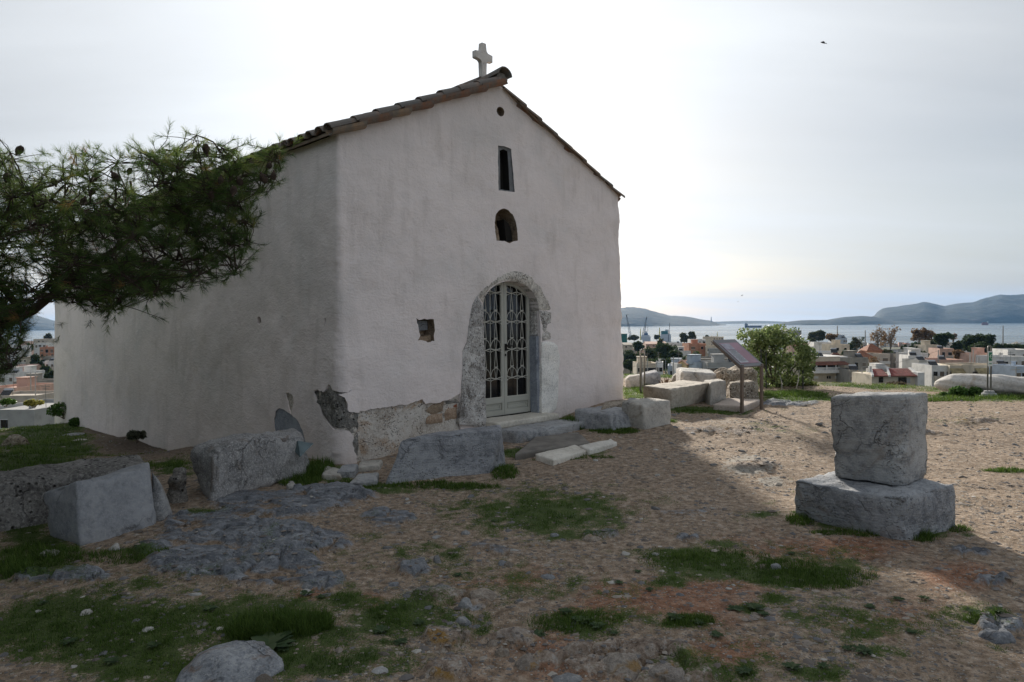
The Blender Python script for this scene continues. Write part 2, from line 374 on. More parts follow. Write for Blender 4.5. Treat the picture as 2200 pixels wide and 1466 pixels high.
def emask(P, E, soft=1.0):
    q = project(P); m = np.zeros(q.shape[:-1])
    front = P[..., 1] > 0.8
    for x, y, rx, ry, w in E:
        d2 = ((q[..., 0]-x)/rx)**2+((q[..., 1]-y)/ry)**2
        m = np.maximum(m, w*np.exp(-d2*1.1*soft))
    return np.where(front, m, 0)
def masks(P):
    xy = P[..., :2]
    n1 = fbm(xy*1.7, 4, 11); n2 = fbm(xy*5.0, 3, 12); n3 = fbm(xy*0.6, 3, 13)
    g = np.minimum(emask(P, GRASS_E)*1.3, 1.4); g = g+0.34*n1+0.30*n2+.34*fbm(xy*14, 3, 15)-.10
    r = emask(P, ROCK_E, 1.1)*1.15+0.16*fbm(xy*np.array((3.0, 5.0)), 4, 21)
    r = r+.12*sstep(.25, .6, fbm(xy*.8+9, 3, 23))
    far = np.hypot(P[..., 0], P[..., 1])
    left = sstep(-4.2, -6.0, P[..., 0]-0.15*P[..., 1])*sstep(6, 8, P[..., 1])
    g = np.maximum(g, left*(0.75+0.4*n1)); r = r-left*.35*(1+n1)
    out_ = sstep(16.6, 17.8, far); g = np.maximum(g, out_*(.8+.5*n1))
    behind = sstep(1.6, 0.4, P[..., 1]); g = np.maximum(g, behind*(.4+.6*n1))
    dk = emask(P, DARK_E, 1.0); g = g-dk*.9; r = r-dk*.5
    return g, r, dk
def ground_z(P, g=None, r=None, want=False):
    """surface with rocks and small relief"""
    xy = P[..., :2]; zz = H(P[..., 0], P[..., 1])
    if g is None: g, r, dk = masks(P)
    near = 1-sstep(22, 40, np.hypot(P[..., 0], P[..., 1]))
    rk = sstep(0.34, 0.62, r)
    w = xy*np.array((1.0, 1.6))
    w2 = w+0.25*np.stack((fbm(xy*2, 2, 41), fbm(xy*2, 2, 42)), -1)
    wq = np.stack((xy[..., 0]*.86+xy[..., 1]*.5, (xy[..., 1]*.86-xy[..., 0]*.5)*1.9), -1)+.35*np.stack((fbm(xy*2.2, 3, 41), fbm(xy*2.2, 3, 42)), -1)
    d1, gap, rv, rw = cells(wq*1.9, 7); e1, gap2, rv2, rw2 = cells(wq*6.0+.3*np.stack((fbm(xy*9, 2, 43), fbm(xy*9, 2, 44)), -1), 8)
    tilt = (wq[..., 0]*1.9 % 1-.5)*(rw-.5)*.05
    crest = .030*(rv-.35)+.009*(rv2-.5)+tilt-.035*np.exp(-(gap/.08)**2)-.007*np.exp(-(gap2/.08)**2)+.034*fbm(w*2.0, 3, 30)+.007*fbm(w*14, 3, 33)
    rel = rk*(.035+crest*1.15)
    soil = 0.038*fbm(xy*1.1, 3, 34)+0.010*fbm(xy*4.3, 3, 35)+0.005*fbm(xy*22, 2, 36)
    z_ = zz+near*(rel+soil*(1-0.4*rk))
    return (z_, crest) if want else z_

def grid_mesh(U, Vv):
    nu, nv = len(U), len(Vv)
    i = np.arange(nv-1)[:, None]*nu+np.arange(nu-1)[None, :]
    return np.stack((i, i+1, i+nu+1, i+nu), -1).reshape(-1, 4)

def ground_material():
    b = NB('ground_soil')
    g, r, rd, wh, dk, wm = (b.attr(k) for k in ('grass', 'rock', 'red', 'white', 'dark', 'warm')); cre = b.attr('crest')
    nA = b.noise(2.2, 5, .6); nB = b.noise(17, 5, .65); nC = b.noise(75, 4, .7); nD = b.noise(240, 2, .6)
    soil = b.ramp(nB, ((.28, (.118, .083, .056)), (.5, (.315, .237, .170)), (.72, (.56, .455, .36))))
    red = b.ramp(nB, ((.3, (.12, .050, .027)), (.5, (.30, .142, .082)), (.72, (.48, .29, .19))))
    c = b.mix(b.ma('MULTIPLY', b.rng(b.ma('ADD', rd, b.ma('MULTIPLY', b.ma('SUBTRACT', nA, .5), 1.8)), .32, .95), .85), soil, red)
    # pebbly speckle
    v = b.n('ShaderNodeTexVoronoi'); v.inputs['Scale'].default_value = 62; b.l(b.co(), v.inputs['Vector'])
    sep = b.n('ShaderNodeSeparateColor'); b.l(v.outputs['Color'], sep.inputs[0])
    pebm = b.ma('MULTIPLY', b.rng(sep.outputs[0], .62, .7), b.rng(v.outputs['Distance'], .42, .30))
    peb = b.ramp(sep.outputs[1], ((0, (.11, .105, .10)), (.5, (.32, .285, .25)), (1, (.58, .54, .49))))
    c = b.mix(b.ma('MULTIPLY', pebm, .9), c, peb)
    v2 = b.n('ShaderNodeTexVoronoi'); v2.inputs['Scale'].default_value = 150; b.l(b.co(), v2.inputs['Vector'])
    sep2 = b.n('ShaderNodeSeparateColor'); b.l(v2.outputs['Color'], sep2.inputs[0])
    pm2 = b.ma('MULTIPLY', b.rng(sep2.outputs[0], .5, .6), b.rng(v2.outputs['Distance'], .45, .3))
    c = b.mix(b.ma('MULTIPLY', pm2, .55), c, b.ramp(sep2.outputs[1], ((0, (.06, .05, .045)), (.6, (.30, .25, .21)), (1, (.50, .45, .40)))))
    v3 = b.n('ShaderNodeTexVoronoi'); v3.inputs['Scale'].default_value = 20; v3.inputs['Randomness'].default_value = 1.0; wv3 = b.n('ShaderNodeMapping'); wv3.inputs['Scale'].default_value = (1, 1.5, 1); b.l(b.co(), wv3.inputs[0]); b.l(wv3.outputs[0], v3.inputs['Vector'])
    sep3 = b.n('ShaderNodeSeparateColor'); b.l(v3.outputs['Color'], sep3.inputs[0]); gate3 = b.rng(b.noise(1.6, 4, .6), .42, .60)
    pm3 = b.ma('MULTIPLY', b.ma('MULTIPLY', b.rng(sep3.outputs[0], .52, .58), b.rng(v3.outputs['Distance'], .40, .30)), gate3)
    c = b.mix(b.ma('MULTIPLY', pm3, .8), c, b.mix(b.rng(nC, .3, .7), b.ramp(sep3.outputs[1], ((0, (.12, .12, .125)), (.5, (.25, .235, .215)), (1, (.46, .43, .38)))), (.32, .30, .27)))
    whc = b.ramp(nB, ((.3, (.22, .19, .16)), (.6, (.42, .39, .34))))
    c = b.mix(b.rng(b.ma('ADD', wh, b.ma('MULTIPLY', b.ma('SUBTRACT', nB, .5), 1.4)), .45, .7), c, whc)
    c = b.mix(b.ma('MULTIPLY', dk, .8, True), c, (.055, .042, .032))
    # rock
    cool = b.ramp(b.noise(5.5, 6, .65, vec=b.scaled((1, 2.2, 1)), dist=.8), ((.30, (.085, .092, .105)), (.5, (.20, .213, .235)), (.68, (.36, .375, .40))))
    warm = b.ramp(nB, ((.28, (.10, .068, .05)), (.5, (.30, .235, .185)), (.72, (.58, .51, .44))))
    warm = b.mix(b.ma('MULTIPLY', b.rng(b.noise(4.0, 4, .6), .58, .66), .8), warm, (.30, .17, .035))
    rc = b.mix(b.rng(wm, .3, .7), cool, warm)
    rc = b.mix(b.ma('MULTIPLY', b.rng(b.noise(34, 4, .7), .52, .66), .5), rc, (.38, .37, .36))
    rc = b.mix(b.ma('MULTIPLY', b.rng(cre, .01, .045), .30), rc, (.40, .405, .41))
    rc = b.mix(b.rng(b.ma('ADD', cre, b.ma('MULTIPLY', b.ma('SUBTRACT', nB, .5), .03)), -.014, -.030), rc, soil)
    edge = b.ma('ADD', r, b.ma('MULTIPLY', b.ma('SUBTRACT', nB, .5), .5))
    c = b.mix(b.rng(edge, .42, .55), c, rc)
    # thin green and brown growth under the blades
    gr = b.ramp(nC, ((.3, (.026, .050, .010)), (.55, (.065, .110, .024)), (.8, (.15, .16, .06))))
    gm = b.rng(b.ma('ADD', g, b.ma('MULTIPLY', b.ma('SUBTRACT', nC, .5), 1.6)), .45, .85)
    c = b.mix(b.ma('MULTIPLY', gm, .92), c, gr)
    b.col(c); b.rough(.93); b.p.inputs['Specular IOR Level'].default_value = .15
    h = b.ma('ADD', b.ma('MULTIPLY', nC, .5), b.ma('MULTIPLY', nB, .6)); h = b.ma('ADD', h, b.ma('MULTIPLY', pebm, .45)); h = b.ma('ADD', h, b.ma('MULTIPLY', pm2, .25)); h = b.ma('ADD', h, b.ma('MULTIPLY', pm3, .9))
    b.bump(h, .9, .022)
    return b.m
M_ground = ground_material()
def ground_attrs(P, g, r, dk):
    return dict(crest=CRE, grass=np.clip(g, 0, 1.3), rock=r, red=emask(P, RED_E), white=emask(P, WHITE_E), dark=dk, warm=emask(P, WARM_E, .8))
# near sheet: a wedge whose mesh is finest close to where one stands
rows = np.exp(np.linspace(math.log(1.7), math.log(24.0), 470))
us = np.linspace(-1.25, 1.25, 860)
X = us[None, :]*(rows[:, None]+0.6); Y = np.repeat(rows[:, None], len(us), 1)
P = np.stack((X, Y, np.zeros_like(X)), -1); P[..., 2] = H(X, Y)
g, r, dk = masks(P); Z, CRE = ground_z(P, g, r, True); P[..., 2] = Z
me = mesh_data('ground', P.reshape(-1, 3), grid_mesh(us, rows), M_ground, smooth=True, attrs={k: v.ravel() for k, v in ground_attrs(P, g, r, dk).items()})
ground = tag(link('ground', me), kind='structure')
# the hill and plain beyond
rad = np.concatenate((np.linspace(0, 22, 45), np.exp(np.linspace(math.log(23), math.log(3000), 90))))
ang = np.linspace(0, 2*math.pi, 361)
A, Rr = np.meshgrid(ang, rad)
Xh = Rr*np.sin(A); Yh = Rr*np.cos(A); Zh = H(Xh, Yh)
inside = (Yh > 1.6) & (Yh < 24.5) & (np.abs(Xh) < 1.27*(Yh+.6))
Zh = Zh-np.where(inside, 0.35, 0.0)-0.01
Zh = Zh+0.5*fbm(np.stack((Xh, Yh), -1)*.12, 3, 5)*sstep(28, 60, Rr)
def land_material():
    b = NB('hill_land'); n = b.noise(.06, 6, .6); n2 = b.noise(.9, 5, .6)
    c = b.ramp(n, ((.3, (.045, .055, .022)), (.5, (.11, .10, .065)), (.7, (.20, .18, .15))))
    c = b.mix(b.rng(n2, .4, .6), c, (.055, .065, .03)); b.col(c); b.rough(.95); b.bump(n2, .8, .3)
    return b.m
M_land = land_material()
land = tag(link('hill_terrain', mesh_data('hill_terrain', np.stack((Xh, Yh, Zh), -1).reshape(-1, 3), grid_mesh(ang, rad), M_land, smooth=True)), kind='structure')

# ---------------------------------------------------------------- the sea
SEA = -45.0
def sea_material():
    b = NB('sea_water'); b.col((.035, .065, .08)); b.rough(.12); b.p.inputs['Specular IOR Level'].default_value = .5
    b.p.inputs['IOR'].default_value = 1.33
    n = b.noise(.05, 5, .6, vec=b.scaled((.35, 1.0, 1.0))); n2 = b.noise(.5, 4, .6)
    n3 = b.noise(.004, 4, .6, vec=b.scaled((.25, 1.6, 1)))
    b.rough(b.rng(n3, .4, .62, .16, .30))
    b.bump(b.ma('ADD', n, b.ma('MULTIPLY', n2, .25)), .22, 2.0)
    return b.m
sx = 16000
sea = tag(link('sea_water', mesh_data('sea_water', [(-sx, 600, SEA), (sx, 600, SEA), (sx, 16000, SEA), (-sx, 16000, SEA)], [(0, 1, 2, 3)], sea_material())), kind='structure')

# ---------------------------------------------------------------- islands and far shore (ridge profiles by pixel, set at their distance)
def hillmat(name, base, light):
    b = NB(name); n = b.noise(.006, 7, .65); n2 = b.noise(.03, 5, .6)
    c = b.ramp(n, ((.35, base), (.55, tuple(x*1.3 for x in base)), (.7, light)))
    c = b.mix(b.rng(n2, .6, .7, 0, .5), c, light); b.col(c); b.rough(.95); b.bump(n, .7, 40); return b.m
M_isle = hillmat('island_scrub', (.018, .027, .020), (.07, .068, .06))
def ridge(name, prof, Y, depth, seed):
    prof = np.array(prof, float); xs = np.linspace(prof[0, 0], prof[-1, 0], 150)
    ys = np.interp(xs, prof[:, 0], prof[:, 1]); nv = 26
    V = []
    for k in range(nv):
        s = k/(nv-1.0)
        for x_, y_ in zip(xs, ys):
            top = at(x_, y_, Y)
            hgt = max(top[2]-SEA, 2.0)
            f = math.sin(math.pi*min(s/1.1, 1))**.8 if s < .55 else max(0, math.sin(math.pi*min(s/1.1, 1)))**.8
            V.append((top[0]*(1+ (s-.5)*depth/Y), Y+(s-.5)*depth, SEA-3+(hgt+3)*f))
    V = np.array(V).reshape(nv, len(xs), 3)
    n = fbm(V[..., :2]*.0022, 5, seed, ridged=True)
    V[..., 2] += (n-.2)*.16*(V[..., 2]-SEA)*np.sin(np.linspace(0, math.pi, nv))[:, None]
    pr = V.reshape(-1, 3)
    return tag(link(name, mesh_data(name, pr, grid_mesh(xs, np.arange(nv)), M_isle, smooth=True)), kind='structure')
ridge('distant_hill', [(1040,700),(1120,684),(1200,674),(1290,667),(1340,663),(1362,663),(1385,665),(1400,669),(1440,680),(1470,681),(1500,686),(1528,690),(1545,697),(1560,701)], 6900, 2200, 3)
ridge('distant_shore', [(1440,699),(1520,692),(1560,691),(1600,690),(1650,690),(1700,692),(1760,695)], 9500, 1500, 4)
ridge('island_spit', [(1660,699),(1690,692),(1720,688),(1745,687),(1775,687),(1800,684),(1850,679),(1880,681),(1920,689),(1990,693),(2080,695)], 6300, 900, 5)
ridge('island_hills', [(1800,697),(1860,686),(1880,679),(1886,670),(1900,664),(1930,661),(1960,657),(1985,652),(2000,653),(2015,657),(2030,660),(2060,654),(2090,650),(2110,644),(2150,637),(2200,636),(2260,632),(2330,640),(2420,655),(2540,680),(2700,698)], 7600, 2600, 6)
ridge('distant_hills_left', [(-500,690),(-300,650),(-150,640),(0,662),(60,675),(120,690),(200,702),(330,706)], 7200, 2000, 9)
# ---------------------------------------------------------------- the chapel
CA = R(44.8); fh = np.array((math.cos(CA), math.sin(CA), 0)); sh = np.array((-math.sin(CA), math.cos(CA), 0))
C0 = zp(728, 1000, 0.0)+(fh+sh)*0.10; C0[2] = 0
def loc_of(P): q = np.asarray(P)-C0; return np.array((q @ fh, q @ sh, q[2]))
def world_of(L): return C0+fh*L[0]+sh*L[1]+np.array((0, 0, L[2]))
EAVE_Z = 3.8
def batter(z_): return 0.11*np.clip(1-np.asarray(z_)/3.8, 0, 1.25)
def fac(px, py, off=0.0):
    v = ray(px, py); q0 = loc_of(np.array((0, 0, CAMZ))); vl = np.array((v @ fh, v @ sh, v[2])); b = 0.05
    for _ in range(6): t = (-(b+off)-q0[1])/vl[1]; P = q0+vl*t; b = float(batter(P[2]))
    return P[0], P[2]
def side(px, py):
    v = ray(px, py); q0 = loc_of(np.array((0, 0, CAMZ))); vl = np.array((v @ fh, v @ sh, v[2])); b = 0.05
    for _ in range(6): t = (-b-q0[0])/vl[0]; P = q0+vl*t; b = float(batter(P[2]))
    return -P[1], P[2]
def pf(L, off=0.0): return [fac(x, y, off) for x, y in L]
WD = fac(1329, 440)[0]; LS = -side(117, 760)[0]; EAVE_Z = fac(737, 291)[1]
EAVE_R = fac(1329, 421)[1]; AX, AZ = fac(1072, 183)
print('CHAPEL width', WD, 'length', LS, 'eaves', EAVE_Z, EAVE_R, 'apex', AX, AZ)
chapel = tag(empty('chapel', C0, CA), 'whitewashed stone chapel with a tiled gable roof and an arched doorway', 'chapel')
HC = 0.022
def unroll(p):
    p = np.asarray(p, float); h = HC
    x = np.where(p < -h, 0, np.where(p < h, (p+h)**2/(4*h), p)); y = np.where(p < -h, -p, np.where(p < h, (h-p)**2/(4*h), 0))
    tx = np.clip((p+h)/(2*h), 0, 1); ty = -np.clip((h-p)/(2*h), 0, 1)
    q = p-WD
    x = np.where(q > h, WD, np.where(q > -h, WD-(h-q)**2/(4*h), x)); y = np.where(q > h, q, np.where(q > -h, (q+h)**2/(4*h), y))
    tx = np.where(q > -h, np.clip((h-q)/(2*h), 0, 1), tx); ty = np.where(q > -h, np.clip((q+h)/(2*h), 0, 1), ty)
    l = np.hypot(tx, ty); return x, y, ty/l, -tx/l
def wallpos(p, z_, inset=0.0, rough=1.0, seed=50):
    p = np.asarray(p, float); z_ = np.asarray(z_, float)
    x, y, nx, ny = unroll(p); P3 = np.stack((x*1.0, y*1.0, z_), -1)
    dsp = rough*(0.036*fbm(P3*0.9, 3, seed)+0.018*fbm(P3*2.7, 3, seed+3)+0.004*fbm(P3*11, 2, seed+6))
    dsp = dsp+.05*fbm(np.stack((z_*1.4, z_*0+3.3, z_*0), -1), 3, 66)*np.exp(-((p-WD)/.7)**2)
    o = batter(z_)+dsp-inset
    return np.stack((x+nx*o, y+ny*o, z_), -1)
def topz(p):
    p = np.asarray(p, float)
    l = EAVE_Z+(AZ-EAVE_Z)*np.clip(p/AX, 0, 1); r_ = EAVE_R+(AZ-EAVE_R)*np.clip((WD-p)/(WD-AX), 0, 1)
    return np.minimum(l, r_)+0.03
def pip(P, poly):
    x, y = P[:, 0], P[:, 1]; poly = np.asarray(poly); n = len(poly); c = np.zeros(len(x), bool); j = n-1
    for i in range(n):
        xi, yi = poly[i]; xj, yj = poly[j]
        c ^= ((yi > y) != (yj > y)) & (x < (xj-xi)*(y-yi)/((yj-yi)+1e-12)+xi); j = i
    return c
def dens(poly, step, close=True, jit=0.0, seed=1):
    out_ = []; n = len(poly); rs = np.random.RandomState(seed)
    for i in range(n if close else n-1):
        a = np.array(poly[i], float); b_ = np.array(poly[(i+1) % n], float); k = max(1, int(np.linalg.norm(b_-a)/step))
        for j in range(k):
            q = a+(b_-a)*j/k
            if jit and j: q = q+rs.uniform(-jit, jit, 2)
            out_.append(q)
    return out_
def cdt(outline, holes, pts):
    """constrained triangulation; returns verts (n,2), tris (m,3), region of each tri (0 = wall, k = inside hole k)"""
    V = []; E = []
    for lp in [outline]+holes:
        b0 = len(V); V += [Vector((float(a), float(b_))) for a, b_ in lp]; n = len(lp)
        E += [(b0+i, b0+(i+1) % n) for i in range(n)]
    V += [Vector((float(a), float(b_))) for a, b_ in pts]
    v, e, f, *_ = delaunay_2d_cdt(V, E, [], 0, 1e-5)
    v = np.array([(a.x, a.y) for a in v]); f = np.array([list(t) for t in f if len(t) == 3])
    c = v[f].mean(1); reg = np.where(pip(c, outline), 0, -1)
    for k, h in enumerate(holes): reg = np.where((reg == 0) & pip(c, h), k+1, reg)
    return v, f, reg
def strip(a, b_, close=True):
    """quads between two equal rings"""
    n = len(a); V = np.concatenate((a, b_)); m = n if close else n-1
    return V, [(i, (i+1) % n, n+(i+1) % n, n+i) for i in range(m)]
# --- plaster
def plaster_mat(name, base, cool, dark):
    b = NB(name)
    n1 = b.noise(.8, 5, .6, dist=.4); n2 = b.noise(5.5, 5, .62); n3 = b.noise(38, 4, .65); n4 = b.noise(130, 3, .6)
    c = b.ramp(n1, ((.32, cool), (.5, base), (.7, tuple(min(1, x*1.06) for x in base))))
    c = b.mix(b.ma('MULTIPLY', b.rng(n2, .52, .75), .22), c, dark)
    st = b.noise(1.8, 5, .65, vec=b.scaled((2.2, 2.2, .5)))          # rain streaks
    c = b.mix(b.ma('MULTIPLY', b.rng(st, .50, .70), .34), c, dark)
    c = b.mix(b.ma('MULTIPLY', b.rng(n3, .66, .74), .4), c, tuple(x*.5 for x in dark))
    sepz = b.n('ShaderNodeSeparateXYZ'); b.l(b.co(), sepz.inputs[0]); lowz = b.rng(b.ma('ADD', sepz.outputs[2], b.ma('MULTIPLY', n2, .8)), 1.35, .55); c = b.mix(b.ma('MULTIPLY', lowz, .22), c, (.55, .46, .40))
    pt = b.vor(.55, 'F1', vec=None); c = b.mix(b.ma('MULTIPLY', b.rng(b.noise(.55, 3, .4, dist=1.2), .50, .58), .22), c, (.66, .61, .59))
    # brush strokes in the limewash
    w = b.noise(7.0, 5, .6, vec=b.scaled((1.2, 1.2, 3.4)), dist=.8)
    h = b.ma('ADD', b.ma('MULTIPLY', n2, .9), b.ma('ADD', b.ma('MULTIPLY', n3, .35), b.ma('MULTIPLY', w, .4)))
    h = b.ma('ADD', h, b.ma('MULTIPLY', n4, .10))
    b.col(c); b.rough(.9); b.p.inputs['Specular IOR Level'].default_value = .2; b.bump(h, .55, .035); return b.m
M_plaster = plaster_mat('limewashed_plaster', (.88, .795, .77), (.78, .725, .705), (.58, .515, .48))
M_rough = stone_mat('coarse_pebbly_mortar', (.27, .22, .175), (.58, .52, .45), (.82, .78, .72), 2.2, 70, (.84, .81, .76), .85, 1.0, stain=(.42, .25, .12), pit=.8)
M_dkst = stone_mat('dark_bare_masonry', (.035, .035, .032), (.15, .145, .135), (.34, .33, .31), 6, 40, (.45, .44, .41), .5, 1.0, pit=1.0)
M_surr = stone_mat('weathered_whitewashed_stone', (.07, .062, .055), (.40, .37, .34), (.76, .73, .69), 3.2, 60, (.80, .78, .75), .8, 1.0, stain=(.10, .085, .07), pit=.9)
M_brick = simple('red_brick', (.28, .10, .055), .9, 0, .2, 20, .5)
M_hole2 = stone_mat('tan_rubble', (.16, .10, .07), (.34, .24, .17), (.52, .42, .33), 5, 50, (.6, .52, .44), .4, .9)
M_grey = stone_mat('grey_limestone', (.15, .165, .19), (.255, .275, .305), (.40, .42, .45), 2.2, 80, (.52, .54, .57), .45, .55)
M_hole = stone_mat('bare_masonry_recess', (.08, .06, .045), (.24, .175, .12), (.45, .36, .27), 6.0, 60, (.5, .42, .33), .3, .8)
M_mgrey = simple('grey_window_mortar', (.20, .205, .215), .9, 0, .15, 12, .4)
M_dark = simple('dark_recess', (.02, .018, .016), .9)  # near-black colour paints the unlit depth of openings; door sill too
# --- openings
SLIT = pf([(1070,313),(1085,315),(1099,320),(1101,350),(1106,413),(1090,411),(1073,409),(1071,360)])
NICHE = pf([(1067,517),(1065,498),(1065,478),(1068,461),(1076,451),(1085,448),(1094,452),(1102,461),(1108,476),(1111,493),(1112,517),(1103,519),(1094,523),(1084,518)])
ROUND = pf([(1076+8.5*math.cos(a)-1.5*math.sin(a), 240-10.5*math.sin(a)) for a in np.linspace(0, 2*math.pi, 15)[:-1]])
SQR = pf([(893,684),(899,688),(910,685),(921,686),(931,686),(933,698),(934,711),(932,722),(933,733),(919,736),(906,731),(897,732),(903,721),(899,705)])
t0, _ = fac(1040, 780); t1, _ = fac(1160, 780); dz0 = fac(1040, 906)[1]-.03; zs = fac(1150, 668)[1]; zt = fac(1097, 604)[1]
tm = (t0+t1)/2; hw = (t1-t0)/2
def arch(n=17, hw_=hw, top=zt, spring=zs, bottom=dz0):
    L = [(tm-hw_, bottom)]
    for i in range(n):
        a = math.pi-math.pi*i/(n-1); L.append((tm+hw_*math.cos(a), spring+(top-spring)*math.sin(a)**.9 if 0 < i < n-1 else spring))
    return L+[(tm+hw_, bottom)]
DOOR = arch()
def sp(L): return [side(x, y) for x, y in L]
VENT = sp([(551,682),(557,681),(560,690),(556,698),(550,695)])
CUT = sp([(697,684),(700,684),(699,698),(697,698)])
zb = -1.3
p_jl = fac(991, 850)[0]
DMG = (sp([(728,1010),(728,985),(724,962),(726,940),(718,925),(704,908),(694,893),(686,872),(680,858),(676,840),(684,836),(696,843),(703,830),(709,827),(713,836),(722,845),(731,836)])
       + pf([(741,848),(746,866),(748,884),(765,887),(800,879),(840,873),(878,868),(896,862),(906,858),(914,868),(938,866),(962,860),(978,852),(989,845)])
       + [(p_jl, zb+.05), (side(728, 1010)[0], zb+.05)])
DMG2 = sp([(613,846),(618,843),(628,848),(632,862),(628,876),(626,888),(621,890),(617,874)])
DMG3 = sp([(590,925),(589,900),(592,884),(600,877),(607,880),(622,890),(640,905),(650,925),(655,950),(652,985),(600,985)])
outl = dens([(-LS, zb), (WD+LS, zb), (WD+LS, EAVE_R), (WD+.2, EAVE_R)], .25, False)
outl = [np.array(q) for q in outl]+[np.array((WD, EAVE_R+.03))]
outl += [np.array((q, float(topz(q)))) for q in np.arange(WD-.08, 0, -.08)]+[np.array((-.02, EAVE_Z+.02))]+[np.array((-q, EAVE_Z)) for q in np.arange(.15, LS, .15)]+[np.array((-LS, EAVE_Z))]
outl += [np.array((-LS, q)) for q in np.arange(EAVE_Z-.2, zb+.1, -.2)]
holes = [dens(h, .03, True, j, 3+i) for i, (h, j) in enumerate(((SLIT, .003), (NICHE, .004), (ROUND, .002), (SQR, .008), (DOOR, 0), (VENT, .004), (CUT, 0), (DMG, .010), (DMG2, .006), (DMG3, .006)))]
pts = []
rs = np.random.RandomState(4)
for (a, b_, st) in ((-4.2, -.3, .062), (-.28, .28, .024), (.3, WD-.3, .055), (WD-.28, WD+.28, .03), (-LS+.1, -4.25, .11), (WD+.35, WD+LS-.1, .4)):
    for q in np.arange(a, b_, st):
        for w in np.arange(zb+.1, 5.4, max(st, .05)):
            w2 = w+rs.uniform(-.3, .3)*st; q2 = q+rs.uniform(-.3, .3)*st
            if w2 < float(topz(q2)) - .06 and w2 < EAVE_Z-.05+10*(0 < q2 < WD) and not (q2 > WD and w2 > EAVE_R-.05): pts.append((q2, w2))
v, f, reg = cdt(outl, holes, pts)
def sub(v, f, sel):
    ff = f[sel]; u, inv = np.unique(ff.ravel(), return_inverse=True); return v[u], inv.reshape(ff.shape)
def orient(V3, F3, outward):
    nn = np.cross(V3[F3[:, 1]]-V3[F3[:, 0]], V3[F3[:, 2]]-V3[F3[:, 0]]); return F3
V2, F2 = sub(v, f, reg == 0); P3 = wallpos(V2[:, 0], V2[:, 1])
mb = MB(); mb.add(P3, F2[:, ::1])
DEPTHS = (.28, .30, .12, .22, .22, .08, .04, .028, .02, .012)
for h, dpt in zip(holes, DEPTHS):
    h = np.array(h); a = wallpos(h[:, 0], h[:, 1]); b_ = wallpos(h[:, 0], h[:, 1], dpt, .3 if dpt > .1 else 1)
    sv, sf = strip(a, b_); mb.add(sv, sf, 1 if dpt in (.30, .12, .22) and h.shape != np.array(holes[4]).shape else (2 if dpt == .28 else 0))
# back wall
mb.add([(-.0, LS+.0, zb), (WD, LS, zb), (WD, LS, EAVE_R), (AX, LS, AZ), (0, LS, EAVE_Z)], [(0, 1, 2, 3, 4)])
wall = mb.obj('wall', [M_plaster, M_hole, M_mgrey], chapel, smooth=False)
wall.data.polygons.foreach_set('use_smooth', np.array([len(p.vertices) == 3 for p in wall.data.polygons])); wall.data.update()
# exposed rough base and patches
def patch(name, k, inset, mat, rough_amp, label, seed):
    V2, F2 = sub(v, f, reg == k)
    P3 = wallpos(V2[:, 0], V2[:, 1], inset)
    x, y, nx, ny = unroll(V2[:, 0]); dd = rough_amp*fbm(P3*7, 4, seed); P3[:, 0] += nx*dd; P3[:, 1] += ny*dd
    o = link(name, mesh_data(name, P3, F2, mat, smooth=True), chapel); o['label'] = label; return o
patch('exposed_mortar', 8, .034, M_rough, .018, 'rough pebbly base mortar showing where the whitewash has fallen away', 3)
def rubble(nm, pix, off, mat_, seed, lab=None):
    pol = np.array(pix); o_ = slab(nm, pix, off, .05, mat_, step=.03, amp=.022, seed=seed, jit=.006, edge=.02)
    if lab: o_['label'] = lab
RUB = [([(914,868),(938,864),(958,862),(956,884),(936,892),(916,890)], M_hole), ([(960,860),(986,850),(990,866),(972,872),(958,872)], M_dkst), ([(958,876),(988,870),(986,900),(960,905)], M_hole2), ([(905,872),(913,872),(914,905),(893,908)], M_rough), ([(918,893),(955,888),(955,908),(920,912)], M_hole2), ([(964,873),(985,868),(986,875),(965,880)], M_brick)]
patch('exposed_mortar', 9, .02, M_rough, .01, 'small loose patch above the boulder', 4)
patch('exposed_mortar', 10, .014, M_grey, .006, 'grey patch without whitewash behind the boulder', 5)
# backs of the recesses
def recess(name, k, depth, mat, label=None, bow=0.0):
    V2, F2 = sub(v, f, reg == k); P3 = wallpos(V2[:, 0], V2[:, 1], depth, .4)
    o = link(name, mesh_data(name, P3, F2, mat, smooth=True), chapel)
    if label: o['label'] = label
    return o
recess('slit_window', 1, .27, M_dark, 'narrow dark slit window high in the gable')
_o = np.array(SLIT); _i = np.array(pf([(1077,323),(1085,320),(1094,324),(1096,350),(1099,409),(1089,408),(1079,406),(1078,360)]))
a = wallpos(_o[:, 0], _o[:, 1], .02, .4); b_ = wallpos(_i[:, 0], _i[:, 1], .035, .4); c_ = wallpos(_i[:, 0], _i[:, 1], .16, .4); m_ = MB(); sv, sf = strip(a, b_); m_.add(sv, sf); sv, sf = strip(b_, c_); m_.add(sv, sf, 1); m_.add(c_, [tuple(range(len(_i)))], 1)
m_.obj('slit_frame', [M_mgrey, M_dark], chapel)
recess('niche', 2, .27, M_hole, 'arched niche of bare brown masonry above the doorway')
recess('putlog_hole', 3, .11, M_hole, 'small round hole below the ridge')
recess('wall_cavity', 4, .20, M_hole, 'broken square cavity left of the doorway')
recess('drain_hole', 6, .07, M_dark); recess('wall_slot', 7, .035, M_dark)
